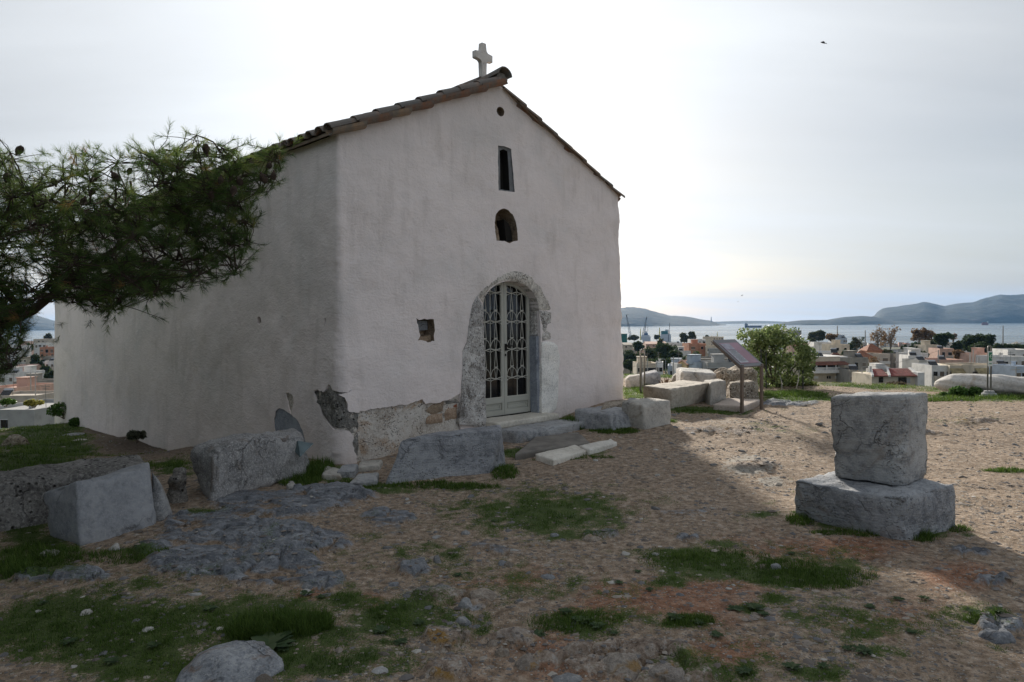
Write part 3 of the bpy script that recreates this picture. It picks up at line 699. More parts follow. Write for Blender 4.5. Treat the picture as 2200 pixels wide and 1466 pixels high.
# stepped stones in niche and cavity; dark sheet painting the niche's shaded right side
for poly, off, mm, nm in ((pf([(1094,470),(1104,478),(1109,495),(1111,516),(1098,517),(1096,495)]), .10, M_dark, 'niche_painted_shade'), (pf([(1067,515),(1066,486),(1074,478),(1080,490),(1082,515)]), .08, M_hole, 'niche_stone'),
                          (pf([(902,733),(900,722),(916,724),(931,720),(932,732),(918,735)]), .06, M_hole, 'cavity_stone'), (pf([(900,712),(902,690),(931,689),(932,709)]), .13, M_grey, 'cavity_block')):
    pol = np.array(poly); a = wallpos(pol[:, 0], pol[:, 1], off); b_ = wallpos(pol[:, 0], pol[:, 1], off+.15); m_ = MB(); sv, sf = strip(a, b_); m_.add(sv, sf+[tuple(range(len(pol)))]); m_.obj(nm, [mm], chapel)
def slab(name, poly, front, back, mat, step=.035, amp=.008, seed=1, jit=.004, parent=chapel, edge=.018):
    """a stone or leaf set in the wall plane: outline in (t, z), face proud by front, reaching back"""
    ol = dens(poly, step, True, jit, seed); arr = np.array(ol); lo, hi = arr.min(0), arr.max(0)
    g_ = [(a+rs.uniform(-.2, .2)*step, b_+rs.uniform(-.2, .2)*step) for a in np.arange(lo[0], hi[0], step) for b_ in np.arange(lo[1], hi[1], step)]
    g_ = np.array(g_); g_ = g_[pip(g_, ol)] if len(g_) else g_
    v_, f_, r_ = cdt(ol, [], g_); vv, ff = sub(v_, f_, r_ == 0)
    d2 = np.min(np.hypot(vv[:, None, 0]-arr[None, :, 0], vv[:, None, 1]-arr[None, :, 1]), 1)
    y = batter(vv[:, 1])+front-edge*np.exp(-(d2/(edge*1.2))**2)+amp*fbm(np.stack((vv[:, 0]*6, vv[:, 1]*6, vv[:, 0]*0+seed), -1), 4, seed)
    V3 = np.stack((vv[:, 0], -y, vv[:, 1]), -1)
    m_ = MB(); m_.add(V3, ff)
    ya = batter(arr[:, 1])+front-edge+amp*fbm(np.stack((arr[:, 0]*6, arr[:, 1]*6, arr[:, 0]*0+seed), -1), 4, seed)
    a = np.stack((arr[:, 0], -ya, arr[:, 1]), -1); b_ = np.stack((arr[:, 0], -(batter(arr[:, 1])-back), arr[:, 1]), -1)
    sv, sf = strip(a, b_); m_.add(sv, sf)
    return m_.obj(name, [mat], parent, smooth=True)
for i_, (pix_, m__) in enumerate(RUB): rubble('rubble_stone', pf(pix_), -.022, m__, 60+i_)
_dk = sp([(676,842),(684,838),(696,845),(704,832),(709,829),(713,838),(722,847),(731,838),(733,870),(734,905),(733,940),(731,985),(728,985),(725,960),(727,938),(719,923),(705,906),(695,891),(687,870)])
def unslab(nm, poly, inset, mat_, amp_, seed):
    """rough sheet wrapped on the unrolled wall"""
    ol = dens(poly, .03, True, .008, seed); lo, hi = np.array(ol).min(0), np.array(ol).max(0)
    g_ = np.array([(a, b_) for a in np.arange(lo[0], hi[0], .022) for b_ in np.arange(lo[1], hi[1], .022)]); g_ = g_[pip(g_, ol)]
    v_, f_, r_ = cdt(ol, [], g_); vv, ff = sub(v_, f_, r_ == 0); P_ = wallpos(vv[:, 0], vv[:, 1], inset); x, y, nx, ny = unroll(vv[:, 0]); dd = amp_*fbm(P_*9, 4, seed)+amp_*.6*fbm(P_*26, 2, seed+1); P_[:, 0] += nx*dd; P_[:, 1] += ny*dd
    return link(nm, mesh_data(nm, P_, ff, mat_, smooth=True), chapel)
o = unslab('corner_masonry', _dk, .018, M_dkst, .030, 8); o['label'] = 'dark ragged bare stones at the near corner'
surround = empty('door_surround', (0, 0, 0)); surround.parent = chapel
IN = arch(); 
left_in = [(tm-hw, dz0), (tm-hw, zs)]
o = slab('jamb_stone', pf([(986,912),(991,850),(993,790),(993,755),(1003,735),(1006,705)])+[(tm-hw, fac(1040, 700)[1]), (tm-hw, dz0-.06)], .035, .2, M_surr, seed=3, amp=.02, parent=surround); o['label'] = 'broad speckled left jamb stone'
o = slab('jamb_stone', pf([(1006,704),(1010,672),(1014,654),(1024,636)])+[(tm-hw+.01, zs+.04), (tm-hw, fac(1040, 702)[1])], .03, .2, M_surr, seed=4, amp=.018, parent=surround)
out_a = pf([(1024,636),(1042,613),(1064,595),(1091,584),(1107,583),(1122,586),(1142,596),(1160,616),(1176,645),(1184,668)])
inn = [(tm+hw*math.cos(a), zs+(zt-zs)*math.sin(a)**.9) for a in np.linspace(0.0, math.pi*.93, 14)]
o = slab('arch_band', out_a+inn, .028, .2, M_surr, seed=5, amp=.016, parent=surround); o['label'] = 'flaking arch over the doorway'
o = slab('jamb_stone', pf([(1184,669),(1185,700),(1183,724),(1180,732),(1160,735)])+[(tm+hw, zs)], .03, .2, M_surr, seed=6, amp=.02, parent=surround)
M_wjamb = stone_mat('whitewashed_jamb', (.45, .45, .45), (.78, .78, .77), (.90, .89, .87), 4, 60, (.25, .24, .23), .5, .5)
o = slab('jamb_stone', pf([(1160,736),(1180,733),(1194,742),(1200,766),(1198,800),(1196,850),(1191,880),(1178,890),(1160,887)]), .05, .2, M_wjamb, seed=7, amp=.02, parent=surround); o['label'] = 'white lower right jamb stone'
# grey reveal stones on the right and the plaster soffit
mb = MB()
def revealstone(z0, z1, out_, x_in, mat, nm, seed):
    zz_ = np.linspace(z0, z1, 14); V = []; F = []
    prof = [(tm+hw+.02, -out_), (tm+hw-x_in*.3, -out_-.0), (tm+hw-x_in, -out_+.02), (tm+hw-x_in, .16), (tm+hw+.02, .16)]
    for i, q in enumerate(zz_):
        for j, (a, b_) in enumerate(prof):
            n_ = float(vnoise(np.array((a*9, b_*9, q*6+seed)), 3))*.008; V.append((a+n_, b_+n_-float(batter(q))*.9, q))
    k = len(prof); F = [(i*k+j, i*k+j+1, (i+1)*k+j+1, (i+1)*k+j) for i in range(13) for j in range(k-1)]+[tuple(range(k)), tuple(13*k+j for j in range(k))]
    link(nm, mesh_data(nm, V, F, mat), surround)
zmid = fac(1150, 722)[1]; revealstone(dz0+.0, zmid-.004, .0, .045, M_grey, 'reveal_stone', 1); revealstone(zmid+.004, zs, -.02, .03, M_surr, 'reveal_stone', 2)
# threshold of white marble
M_marble = stone_mat('worn_marble', (.38, .36, .32), (.56, .53, .47), (.72, .69, .63), 2.5, 60, (.8, .77, .7), .4, .35)
# --- the door leaves
M_door = simple('grey_door_paint', (.44, .44, .39), .45, 0, .05, 3); M_grille = simple('grey_grille_paint', (.56, .55, .49), .4, 0, .04, 4)
def glassdark():
    b = NB('dark_door_glass'); b.col((.010, .010, .011)); b.rough(.12); b.p.inputs['Specular IOR Level'].default_value = .5; return b.m
M_pane = glassdark()
YD = .10        # plane of the leaves behind the wall face (local y)
door = empty('double_door', (0, 0, 0)); door.parent = chapel
dl, dr = tm-hw+.015, tm+hw-.045; dc = (dl+dr)/2
def archz(x, drop=.0):
    c = np.clip((x-tm)/hw, -.999, .999); return zs+(zt-zs)*math.sqrt(1-c*c)**.9-drop
zk = fac(1110, 852, -YD-.05)[1]; zbt = fac(1110, 893, -YD-.05)[1]
zbt = dz0+.05
def leaf(x0, x1, hinge_left):
    lf = MB(); st = .045
    xs = np.linspace(x0, x1, 13)
    def bar(a, b_, z0, z1, th=.04, y0=YD): lf.box(((a+b_)/2, y0, (z0+z1)/2), (b_-a, th, z1-z0))
    for a, b_ in ((x0, x0+st), (x1-st, x1)):
        zt_ = min(archz(a), archz(b_)); V = [(a, YD-.02, zbt), (b_, YD-.02, zbt), (b_, YD+.02, zbt), (a, YD+.02, zbt)]
        T = [(a, YD-.02, archz(a)), (b_, YD-.02, archz(b_)), (b_, YD+.02, archz(b_)), (a, YD+.02, archz(a))]; lf.hexa(V, T)
    bar(x0+st, x1-st, zbt, zbt+.07); bar(x0+st, x1-st, zk-.07, zk)
    lf.box(((x0+x1)/2, YD+.008, (zbt+zk)/2), (x1-x0-2*st+.004, .012, zk-zbt-.13))
    # raised rim of the lower panel
    a, b_ = x0+st+.022, x1-st-.022; z0, z1 = zbt+.09, zk-.09
    for q in ((a, b_, z0, z0+.012), (a, b_, z1-.012, z1), (a, a+.012, z0+.012, z1-.012), (b_-.012, b_, z0+.012, z1-.012)): bar(q[0], q[1], q[2], q[3], .01, YD-.003)
    # curved head
    for a, b_ in zip(xs[:-1], xs[1:]):
        lf.hexa([(a, YD-.017, archz(a, .05)), (b_, YD-.017, archz(b_, .05)), (b_, YD+.017, archz(b_, .05)), (a, YD+.017, archz(a, .05))], [(a, YD-.017, archz(a)+.02), (b_, YD-.017, archz(b_)+.02), (b_, YD+.017, archz(b_)+.02), (a, YD+.017, archz(a)+.02)])
    L = lf.obj('door_leaf', [M_door], door)
    # grille
    gr_ = MB(); x0g, x1g = x0+st, x1-st; yg = YD-.012; xm = (x0g+x1g)/2
    def rod(pts, r_=.0042):
        run = []
        for q in pts:
            if q[1] < archz(q[0], .04) and q[1] > zk-.001: run.append(q)
            else:
                if len(run) > 1: gr_.tube([(a, yg, b_) for a, b_ in run], r_, 5)
                run = []
        if len(run) > 1: gr_.tube([(a, yg, b_) for a, b_ in run], r_, 5)
    def line(a, b_, n=6, r_=.0042): rod([(a[0]+(b_[0]-a[0])*i/n, a[1]+(b_[1]-a[1])*i/n) for i in range(n+1)], r_)
    for q in (x0g+.006, xm, x1g-.006): line((q, zk), (q, archz(q)), 30, .0055)
    line((x0g, zk+.008), (x1g, zk+.008), 4, .008)
    TZ = [fac(1111, y_, -YD)[1] for y_ in (811, 750, 691, 630)]; hh = TZ[1]-TZ[0]
    for (a, b_) in ((x0g+.006, xm), (xm, x1g-.006)):
        c = (a+b_)/2; w_ = (b_-a)/2
        for tz in TZ+[TZ[-1]+hh]:
            line((a, tz-.028), (b_, tz+.018)); line((a, tz+.018), (b_, tz-.028)); rod([(a, tz+.022), (a+.02, tz+.006), (c, tz-.004), (b_-.02, tz+.006), (b_, tz+.022)])
            at_ = tz+.36*hh
            rod([(c+w_*math.cos(q), tz+.36*hh*math.sin(q)) for q in np.linspace(0, math.pi, 11)])
            line((c-.030, at_+.012), (c+.030, at_+.012), 2, .008)
            line((c-.028, at_+.01), (c-.004, tz+.95*hh)); line((c+.028, at_+.01), (c+.004, tz+.95*hh))
            line((c-.026, at_), (c-.004, tz-.05*hh), 4, .0038); line((c+.026, at_), (c+.004, tz-.05*hh), 4, .0038)
            for q in (a, b_): gr_.box((q, yg-.004, tz+.024), (.022, .012, .014)); gr_.box((q, yg-.004, tz-.032), (.022, .012, .014))
    gr_.obj('grille', [M_grille], L)
    pn = MB(); pn.add([(x0g, YD+.03, zk)]+[(q, YD+.03, archz(q, .02)) for q in np.linspace(x0g, x1g, 9)]+[(x1g, YD+.03, zk)], [tuple(range(11))]); pn.obj('glass_pane', [M_pane], L)
    return L
LL = leaf(dl, dc-.003, True); LR = leaf(dc+.003, dr, False)
hd = MB(); hx = dc+.025; hz = fac(1080, 747, -YD)[1]
hd.box((hx, YD-.03, hz), (.035, .012, .10)); hd.tube([(hx, YD-.03, hz+.02), (hx, YD-.075, hz+.02), (hx+.10, YD-.08, hz+.018)], .009, 7); hd.box((hx-.005, YD-.026, hz-.11), (.022, .010, .035))
hd.obj('handle', [simple('black_iron', (.02, .02, .02), .5, .6)], LR)
mb = MB(); mb.box((tm, YD+.02, dz0+.025), (2*hw-.02, .12, .05)); mb.obj('door_sill', [M_dark], door)
# --- roof
rz_ = lambda x: np.minimum(EAVE_Z+(AZ-EAVE_Z)*x/AX, EAVE_R+(AZ-EAVE_R)*(WD-x)/(WD-AX))
mb = MB(); OV = .10
sl_ = (AZ-EAVE_Z)/AX; sr_ = (AZ-EAVE_R)/(WD-AX)
xl, xr_ = -OV, WD+.04; zl = EAVE_Z-OV*sl_; zr_ = EAVE_R-.04*sr_
A0 = [(xl, -.02, zl+.02), (AX, -.02, AZ+.02), (AX, LS+.05, AZ+.02), (xl, LS+.05, zl+.02)]
B0 = [(AX, -.02, AZ+.02), (xr_, -.02, zr_+.02), (xr_, LS+.05, zr_+.02), (AX, LS+.05, AZ+.02)]
mb.hexa(A0, [(a, b_, c+.035) for a, b_, c in A0]); B0 = [(a, b_, c-.02) for a, b_, c in B0]; mb.hexa(B0, [(a, b_, c+.03) for a, b_, c in B0])
roof = mb.obj('roof', [simple('roof_mortar', (.28, .22, .17), .9, 0, .2, 8)], chapel)
def tile_mat(name, cols):
    b = NB(name); r_ = b.rand(); n = b.noise(22, 5, .65); n0 = b.noise(6, 4, .6)
    c = b.ramp(r_, [(i/(len(cols)-1), q) for i, q in enumerate(cols)])
    c = b.mix(b.ma('MULTIPLY', b.rng(n, .45, .7), .55), c, (.33, .25, .19)); c = b.mix(b.ma('MULTIPLY', b.rng(n0, .38, .60), .65), c, (.15, .155, .15)); c = b.mix(b.ma('MULTIPLY', b.rng(n, .60, .66), .6), c, (.36, .36, .32))
    b.col(c); b.rough(.9); b.bump(n, .6, .01); return b.m
M_cover = tile_mat('weathered_barrel_tile', [(.21, .15, .12), (.29, .20, .15), (.17, .15, .135), (.34, .24, .18)])
M_pan = tile_mat('orange_pan_tile', [(.28, .135, .08), (.33, .18, .11), (.22, .11, .07), (.34, .24, .16)])
def tile_mesh(name, mat, L_=.46, r0=.092, r1=.074, th=.014, flip=False, n=7, arc=1.0):
    """runs along +x (up the slope), wide end at x=0"""
    V = []; 
    for (x_, rr_) in ((0, r0), (L_, r1)):
        for off in (0, -th):
            for j in range(n+1):
                a = math.pi*(.5-arc/2)+math.pi*arc*j/n; q = rr_+off; zc = q*math.sin(a)*.8
                V.append((x_, q*math.cos(a), -zc+.0 if flip else zc))
    m_ = n+1; F = []
    for j in range(n):
        F += [(j, j+1, 2*m_+j+1, 2*m_+j), (m_+j+1, m_+j, 3*m_+j, 3*m_+j+1), (j+1, j, m_+j, m_+j+1), (2*m_+j, 2*m_+j+1, 3*m_+j+1, 3*m_+j)]
    F += [(0, 2*m_, 3*m_, m_), (n, m_+n, 3*m_+n, 2*m_+n)]
    return mesh_data(name, V, F, mat, smooth=False)
cov_m = tile_mesh('roof_tile', M_cover, r0=.086, r1=.070); pan_m = tile_mesh('pan_tile', M_pan, r0=.085, r1=.10, flip=True)
slL = math.hypot(AX+OV, AZ+.065-zl-.065); slR = math.hypot(xr_-AX, AZ-zr_)
rs = np.random.RandomState(7)
def tile_matrix(sidek, k, yy, pitch, lift):
    """k-th course from the eave"""
    dist = k*pitch-.05+rs.uniform(-.018, .018)
    if sidek == 0: ang_ = math.atan(sl_); base = Vector((xl+dist*math.cos(ang_), yy, zl+.065+dist*math.sin(ang_)+lift)); Mx = Matrix.Rotation(-ang_+R(2.2), 4, 'Y')
    else: ang_ = math.atan(sr_); base = Vector((xr_-dist*math.cos(ang_), yy+.035, zr_-.015+dist*math.sin(ang_)+lift*.35)); Mx = Matrix.Rotation(math.pi, 4, 'Z') @ Matrix.Rotation(-ang_+R(2.2), 4, 'Y')
    return Matrix.Translation(base) @ Matrix.Rotation(rs.uniform(-.05, .05), 4, 'Z') @ Mx
count = 0; rest = []; PITCHY = .205
ncol = int((LS+.1)/PITCHY)
nl, nr = int((slL-.08)/.385)+1, int((slR-.08)/.385)+1
for sidek, nn_ in ((0, nl), (1, nr)):
    pit_ = ((slL if sidek == 0 else slR)-.10)/nn_
    for c in range(ncol):
        for k in range(nn_):
            yy = -.035+c*PITCHY+rs.uniform(-.008, .008)
            mc = tile_matrix(sidek, k, yy, pit_, .012+rs.uniform(0, .012)); mp = tile_matrix(sidek, k, yy+PITCHY/2-(.0), pit_, .062)
            if (sidek == 0 and (c < 13 or k == 0)) or (sidek == 1 and c < 2):
                o = link('roof_tile', cov_m, roof); o.matrix_local = mc; count += 1
                if c < 1 and sidek == 0:
                    o = link('pan_tile', pan_m, roof); mp = tile_matrix(sidek, k, -.075+rs.uniform(-.02, .006), pit_, .020+rs.uniform(-.008, .008)); o.matrix_local = mp @ Matrix.Rotation(R(rs.uniform(-1, 2.5)), 4, 'Y'); count += 1
            else: rest.append((cov_m, mc))
            rest.append((pan_m, tile_matrix(sidek, k, yy+PITCHY/2, pit_, .075)))
VV = {}; 
def join_inst(name, items, parent, mats):
    V = []; F = []; MI = []; base = 0; cache = {}
    for me_, M_ in items:
        if me_.name not in cache:
            a = np.empty(len(me_.vertices)*3, np.float32); me_.vertices.foreach_get('co', a); cache[me_.name] = (a.reshape(-1, 3), np.array([tuple(p.vertices) for p in me_.polygons]), mats.index(me_.materials[0]))
        a, q, mi = cache[me_.name]; Mn = np.array(M_); V.append(a @ Mn[:3, :3].T+Mn[:3, 3]); F.append(q+base); MI += [mi]*len(q); base += len(a)
    o = link(name, mesh_data(name, np.concatenate(V), np.concatenate(F), mats, MI), parent); o['kind'] = 'stuff'; return o
join_inst('roof_tiling', rest, roof, [M_cover, M_pan])
print('TILES', count, len(rest))
# ridge tiles
rid = tile_mesh('ridge_tile', M_cover, .48, .135, .115, .018, n=8)
rmb = []
for c in range(int(LS/.42)):
    o = link('ridge_tile', rid, roof); o.matrix_local = Matrix.Translation((AX, -.10+c*.42 if c else -.13, AZ+.085+rs.uniform(-.008, .012)+(.012 if c == 0 else 0))) @ Matrix.Rotation(R(90)+rs.uniform(-.03, .03), 4, 'Z') @ Matrix.Rotation(R(-1.5 if c else 4), 4, 'Y') @ Matrix.Diagonal((1, 1.0, 1.08, 1) if c == 0 else (1, 1, 1, 1))
mb = MB(); mb.hexa([(AX-.12, -.06, AZ+.03), (AX+.12, -.06, AZ+.03), (AX+.12, LS, AZ+.03), (AX-.12, LS, AZ+.03)], [(AX-.06, -.05, AZ+.15), (AX+.06, -.05, AZ+.15), (AX+.06, LS, AZ+.15), (AX-.06, LS, AZ+.15)])
mb.obj('ridge_bedding', [simple('lichened_mortar', (.20, .19, .17), .95, 0, .25, 14, .5)], roof)
# --- stone cross on the ridge: a thing set on the roof
M_cross = stone_mat('cross_marble', (.42, .39, .37), (.60, .57, .55), (.74, .71, .69), 4, 50, (.5, .47, .45), .4, .4)
cx_ = at(1037, 170, 10.0)
# find distance so that the cross stands on the ridge line
best = min(np.arange(8.5, 14, .02), key=lambda Y_: abs(loc_of(at(1037.5, 172, Y_))[0]-AX)); CL = loc_of(at(1037.5, 172, best)); print('CROSS local', CL)
px_m = best/FPX; hcr = 76*px_m
mb = MB(); wv = .082; th = .075; zb_ = -.10
def cbox(x0, x1, z0, z1): mb.box(((x0+x1)/2, 0, (z0+z1)/2), (x1-x0, th, z1-z0))
aw = .165; az0, az1 = hcr*.53, hcr*.73
P2 = [(-wv/2, zb_), (wv/2, zb_), (wv/2, az0-.03), (wv/2+.03, az0), (aw, az0), (aw, az1), (wv/2+.03, az1), (wv/2, az1+.03), (wv/2, hcr), (-wv/2, hcr), (-wv/2, az1+.03), (-wv/2-.03, az1), (-aw, az1), (-aw, az0), (-wv/2-.03, az0), (-wv/2, az0-.03)]
n_ = len(P2); V = [(a, -th/2, b_) for a, b_ in P2]+[(a, th/2, b_) for a, b_ in P2]
bm = bmesh.new(); vs = [bm.verts.new(q) for q in V]; bm.faces.new(vs[:n_]); bm.faces.new(vs[n_:][::-1])
for i in range(n_): bm.faces.new((vs[i], vs[n_+i], vs[n_+(i+1) % n_], vs[(i+1) % n_]))
bmesh.ops.bevel(bm, geom=[e for e in bm.edges], offset=.006, segments=2, affect='EDGES'); me = bpy.data.meshes.new('stone_cross'); bm.to_mesh(me); bm.free(); me.materials.append(M_cross)
cw = world_of((AX, CL[1], CL[2])); cr = link('stone_cross', me, None, cw, (0, 0, CA)); tag(cr, 'pale marble cross standing on the roof ridge of the chapel', 'cross')
# ---------------------------------------------------------------- cut stones lying about
def V3(*a): return np.array(a, float)
def hexstone(name, b4, t4, mat, rad=.03, amp=.014, step=.028, seed=1, chips=.02, label=None, cat='stone block', group=None, parent=None, freq=4.0, lay=0.0, nmax=46):
    b4 = [np.asarray(q, float) for q in b4]; t4 = [np.asarray(q, float) for q in t4]
    C = np.array([[b4[0], b4[3]], [b4[1], b4[2]]]), np.array([[t4[0], t4[3]], [t4[1], t4[2]]])
    Lx = np.linalg.norm(b4[1]-b4[0]); Ly = np.linalg.norm(b4[3]-b4[0]); Lz = np.mean([np.linalg.norm(t4[i]-b4[i]) for i in range(4)])
    Ls = np.array((Lx, Ly, Lz)); N = np.clip(np.ceil(Ls/step), 5, nmax).astype(int)
    VV = []; FF = []; base = 0
    for ax in range(3):
        a, b_ = [(1, 2), (2, 0), (0, 1)][ax]
        u = np.linspace(-1, 1, N[a]+1); w = np.linspace(-1, 1, N[b_]+1)
        Ug, Wg = np.meshgrid(u, w)
        for sgn in (-1, 1):
            q = np.zeros(Ug.shape+(3,)); q[..., a] = Ug; q[..., b_] = Wg; q[..., ax] = sgn
            f_ = grid_mesh(u, w); 
            if sgn < 0: f_ = f_[:, ::-1]
            VV.append(q.reshape(-1, 3)); FF.append(f_+base); base += q.shape[0]*q.shape[1]
    V = np.concatenate(VV); F = np.concatenate(FF)
    key = np.round(V*1e5).astype(np.int64); _, idx, inv = np.unique(key, axis=0, return_index=True, return_inverse=True)
    V = V[idx]; F = inv.ravel()[F]
    hL = Ls/2; r_ = min(rad, hL.min()*.6); m = V*hL; q = np.clip(m, -(hL-r_), hL-r_); dd = m-q; ln = np.linalg.norm(dd, axis=1, keepdims=True)
    edge = (np.sum(np.abs(dd) > 1e-6, 1) >= 2)
    m = np.where(ln > 1e-9, q+dd/np.maximum(ln, 1e-9)*r_, m); Pn = m/hL
    ed = np.sort(hL-np.abs(m), axis=1)[:, 1]; near_edge = np.exp(-(ed/(.05))**2)
    s = (Pn+1)/2; X = 0
    for i in (0, 1):
        for j in (0, 1):
            for k in (0, 1):
                wgt = (s[:, 0] if i else 1-s[:, 0])*(s[:, 1] if j else 1-s[:, 1])*(s[:, 2] if k else 1-s[:, 2])
                X = X+wgt[:, None]*C[k][i, j][None, :]
    fn = np.cross(X[F[:, 2]]-X[F[:, 0]], X[F[:, 3]]-X[F[:, 1]]); vn = np.zeros_like(X)
    for k in range(4): np.add.at(vn, F[:, k], fn)
    vn /= np.linalg.norm(vn, axis=1, keepdims=True)+1e-12
    if np.mean(np.sum(vn*(X-X.mean(0)), 1)) < 0: vn = -vn; F = F[:, ::-1]
    n0 = fbm(X*freq*.45+seed*3.7, 3, seed); n1 = fbm(X*freq*1.6+seed, 4, seed+1); n2 = fbm(X*22+seed, 2, seed+2)
    chip = np.clip(fbm(X*7+seed*1.3, 3, seed+5)-.12, 0, 1)
    dsp = amp*(1.2*n0+.9*n1+.22*n2)-chips*near_edge*(chip*3.0+.15)
    if lay: dsp += lay*np.round(fbm(X*np.array((1.2, 1.2, 5))+seed, 3, seed+8)*3)/3
    X = X+vn*dsp[:, None]
    org = np.array((X[:, 0].mean(), X[:, 1].mean(), X[:, 2].min()))
    o = link(name, mesh_data(name, X-org, F, mat, smooth=True), parent, org)
    if label: tag(o, label, cat, group)
    return o
def lift(p, dz): return np.array((p[0], p[1], p[2]+dz))
M_b1 = stone_mat('blue_grey_limestone', (.125, .132, .145), (.285, .295, .31), (.48, .485, .49), 1.7, 75, (.54, .54, .54), .4, .8, streak=True, stain=(.23, .19, .155), pit=.12)
M_b2 = stone_mat('pale_grey_marble', (.20, .20, .195), (.36, .345, .32), (.55, .53, .49), 2.6, 70, (.62, .6, .56), .5, .7, stain=(.25, .20, .15))
M_b3 = stone_mat('dark_pitted_conglomerate', (.055, .05, .045), (.15, .14, .13), (.34, .32, .29), 5.0, 40, (.42, .40, .36), .6, 1.0, pit=.95)
M_b4 = stone_mat('porous_brown_stone', (.06, .045, .033), (.19, .15, .11), (.46, .41, .34), 4.0, 34, (.55, .51, .44), .7, 1.0, pit=1.0)
M_b5 = stone_mat('buff_marble_block', (.27, .24, .20), (.44, .40, .345), (.62, .59, .53), 2.4, 60, (.66, .63, .57), .4, .6, stain=(.34, .26, .18))
# A: pair on the right: square block on a low slab
z1 = .335; sink = -.09
a0 = zp(1947, 1163, 0); aL = zp(1703, 1106, 0.02); aR = zp(2056, 1131, .0)
vL = aL-a0; vR = aR-a0; aB = a0+vL+vR
tn = zp(1943, 1068, z1); tL = zp(1703, 1030, z1+.01); tR = zp(2056, 1037, z1-.0); tB = tL+(tR-tn)*.93
hexstone('base_block', [lift(a0, sink), lift(aR, sink), lift(aB, sink), lift(aL, sink)], [tn, tR, tB, tL], M_b1, .032, .022, .022, 3, .03, 'low grey block with a square block standing on it', 'stone block', freq=5)
z2 = 1.03
b0 = zp(1943, 1047, z1); bL = zp(1789, 1027, z1); bR = zp(2000, 1026, z1); bB = bL+bR-b0
c0 = zp(1941, 851, z2-.012); cL = zp(1781, 853, z2-.01); cR = zp(1996, 844, z2-.02); cB = zp(1828, 834, z2+.0)+(cR-c0)*0.6
cB = cL+(cR-c0)*.98; cB[2] = z2+.0
ub = hexstone('squared_block', [b0, bR, bB, bL], [c0, cR, cB, cL], M_b1, .022, .013, .018, 14, .035, 'squared grey limestone block standing on a low slab', 'stone block', freq=4, lay=.006, nmax=56)
# hollows bitten out of its faces, and the bedding break low on the left face
me = ub.data; a = np.empty(len(me.vertices)*3, np.float32); me.vertices.foreach_get('co', a); a = a.reshape(-1, 3).astype(float); org = np.array(ub.location)
W_ = a+org; eL = (bL-b0)/np.linalg.norm(bL-b0); eR = (bR-b0)/np.linalg.norm(bR-b0)
u = (W_-b0) @ eL; w = (W_-b0) @ eR; hz_ = (W_[:, 2]-z1); lenL = np.linalg.norm(bL-b0); lenR = np.linalg.norm(bR-b0)
bite = .045*np.exp(-(((hz_-.36)/.09)**2))*sstep(lenR-.10, lenR, w); a -= bite[:, None]*eR
bt2 = .03*np.exp(-(((hz_-.34)/.06)**2))*sstep(lenL-.08, lenL, u); a -= bt2[:, None]*eL
ledge = .022*sstep(.0, .06, u-.18)*sstep(.225, .255, hz_)*sstep(.62, .40, hz_)*sstep(.07, .0, w); a -= ledge[:, None]*eR*-1*-1 if False else ledge[:, None]*(-eR)*-1*0
a += (ledge[:, None])*(-eR)
me.vertices.foreach_set('co', a.astype(np.float32).ravel()); me.update()
# B: long grey block in front of the facade
h0 = float(H(-1.0, 7.0))
q0 = gp(822, 1042); q1 = gp(1048, 1016); q2 = q1+V3(.22, .48, 0)*.9; q3 = gp(808, 1026)+V3(.05, .42, 0)
r0 = zp(860, 946, .42); r1 = zp(1079, 922, .46); r2 = zp(1062, 911, .465); r3 = zp(885, 922, .43)
r2 = r1+V3(-.02, .36, .0); r3 = r0+V3(.20, .42, .0)
hexstone('squared_block', [lift(q0, -.08), lift(q1, -.08), lift(q2, -.08), lift(q3, -.08)], [r0, r1, r2, r3], M_b1, .035, .014, .022, 21, .03, 'long blue-grey block with a slanted left end lying in front of the facade', 'stone block', freq=4, nmax=70)
# C: threshold, step and paving in front of the door
zd = dz0
m0 = world_of((tm-hw-.02, -.34, zd-.06)); m1 = world_of((tm+hw+.13, -.34, zd-.06)); m2 = world_of((tm+hw+.13, .16, zd-.06)); m3 = world_of((tm-hw-.02, .16, zd-.06))
hexstone('threshold_slab', [m0, m1, m2, m3], [lift(m0, .095), lift(m1, .095), lift(m2, .10), lift(m3, .10)], M_marble, .015, .006, .025, 31, .012, 'white marble threshold slab under the grey doors', 'threshold')
e0 = world_of((tm-hw-.1, -.80, .0)); e1 = world_of((tm+hw+.20, -.80, .0)); e2 = world_of((tm+hw+.2, -.37, .0)); e3 = world_of((tm-hw-.1, -.37, .0))
for e_ in (e0, e1, e2, e3): e_[2] = float(H(e_[0], e_[1]))-.08
te = [np.array((e_[0], e_[1], zd-.035)) for e_ in (e0, e1, e2, e3)]
hexstone('door_step', [e0, e1, e2, e3], te, M_b1, .03, .010, .025, 33, .025, 'long grey stone step before the white threshold', 'step')
def flat_slab(name, pix, th, mat, seed, label, cat, dz=.0, rad=.012, amp=.008):
    c = [gp(*q) for q in pix]; zt_ = max(q[2] for q in c)*.5+np.mean([q[2] for q in c])*.5+th+dz
    top = [zp(x_, y_, zt_) for x_, y_ in pix]
    bot = [np.array((q[0], q[1], float(H(q[0], q[1]))-.07)) for q in top]
    return hexstone(name, bot, top, mat, rad, amp, .025, seed, .012, label, cat)
M_conc = simple('worn_concrete', (.20, .185, .165), .95, 0, .2, 5, .4)
flat_slab('paving_slab', [(1105,975),(1268,950),(1242,928),(1150,938)], .03, M_conc, 35, 'dusty grey paving slab before the door step', 'paving slab')
flat_slab('marble_kerb_slab', [(1188,988),(1262,967),(1235,955),(1148,974)], .055, M_marble, 36, 'left of two flat white marble slabs edging the paving before the door', 'marble slab')
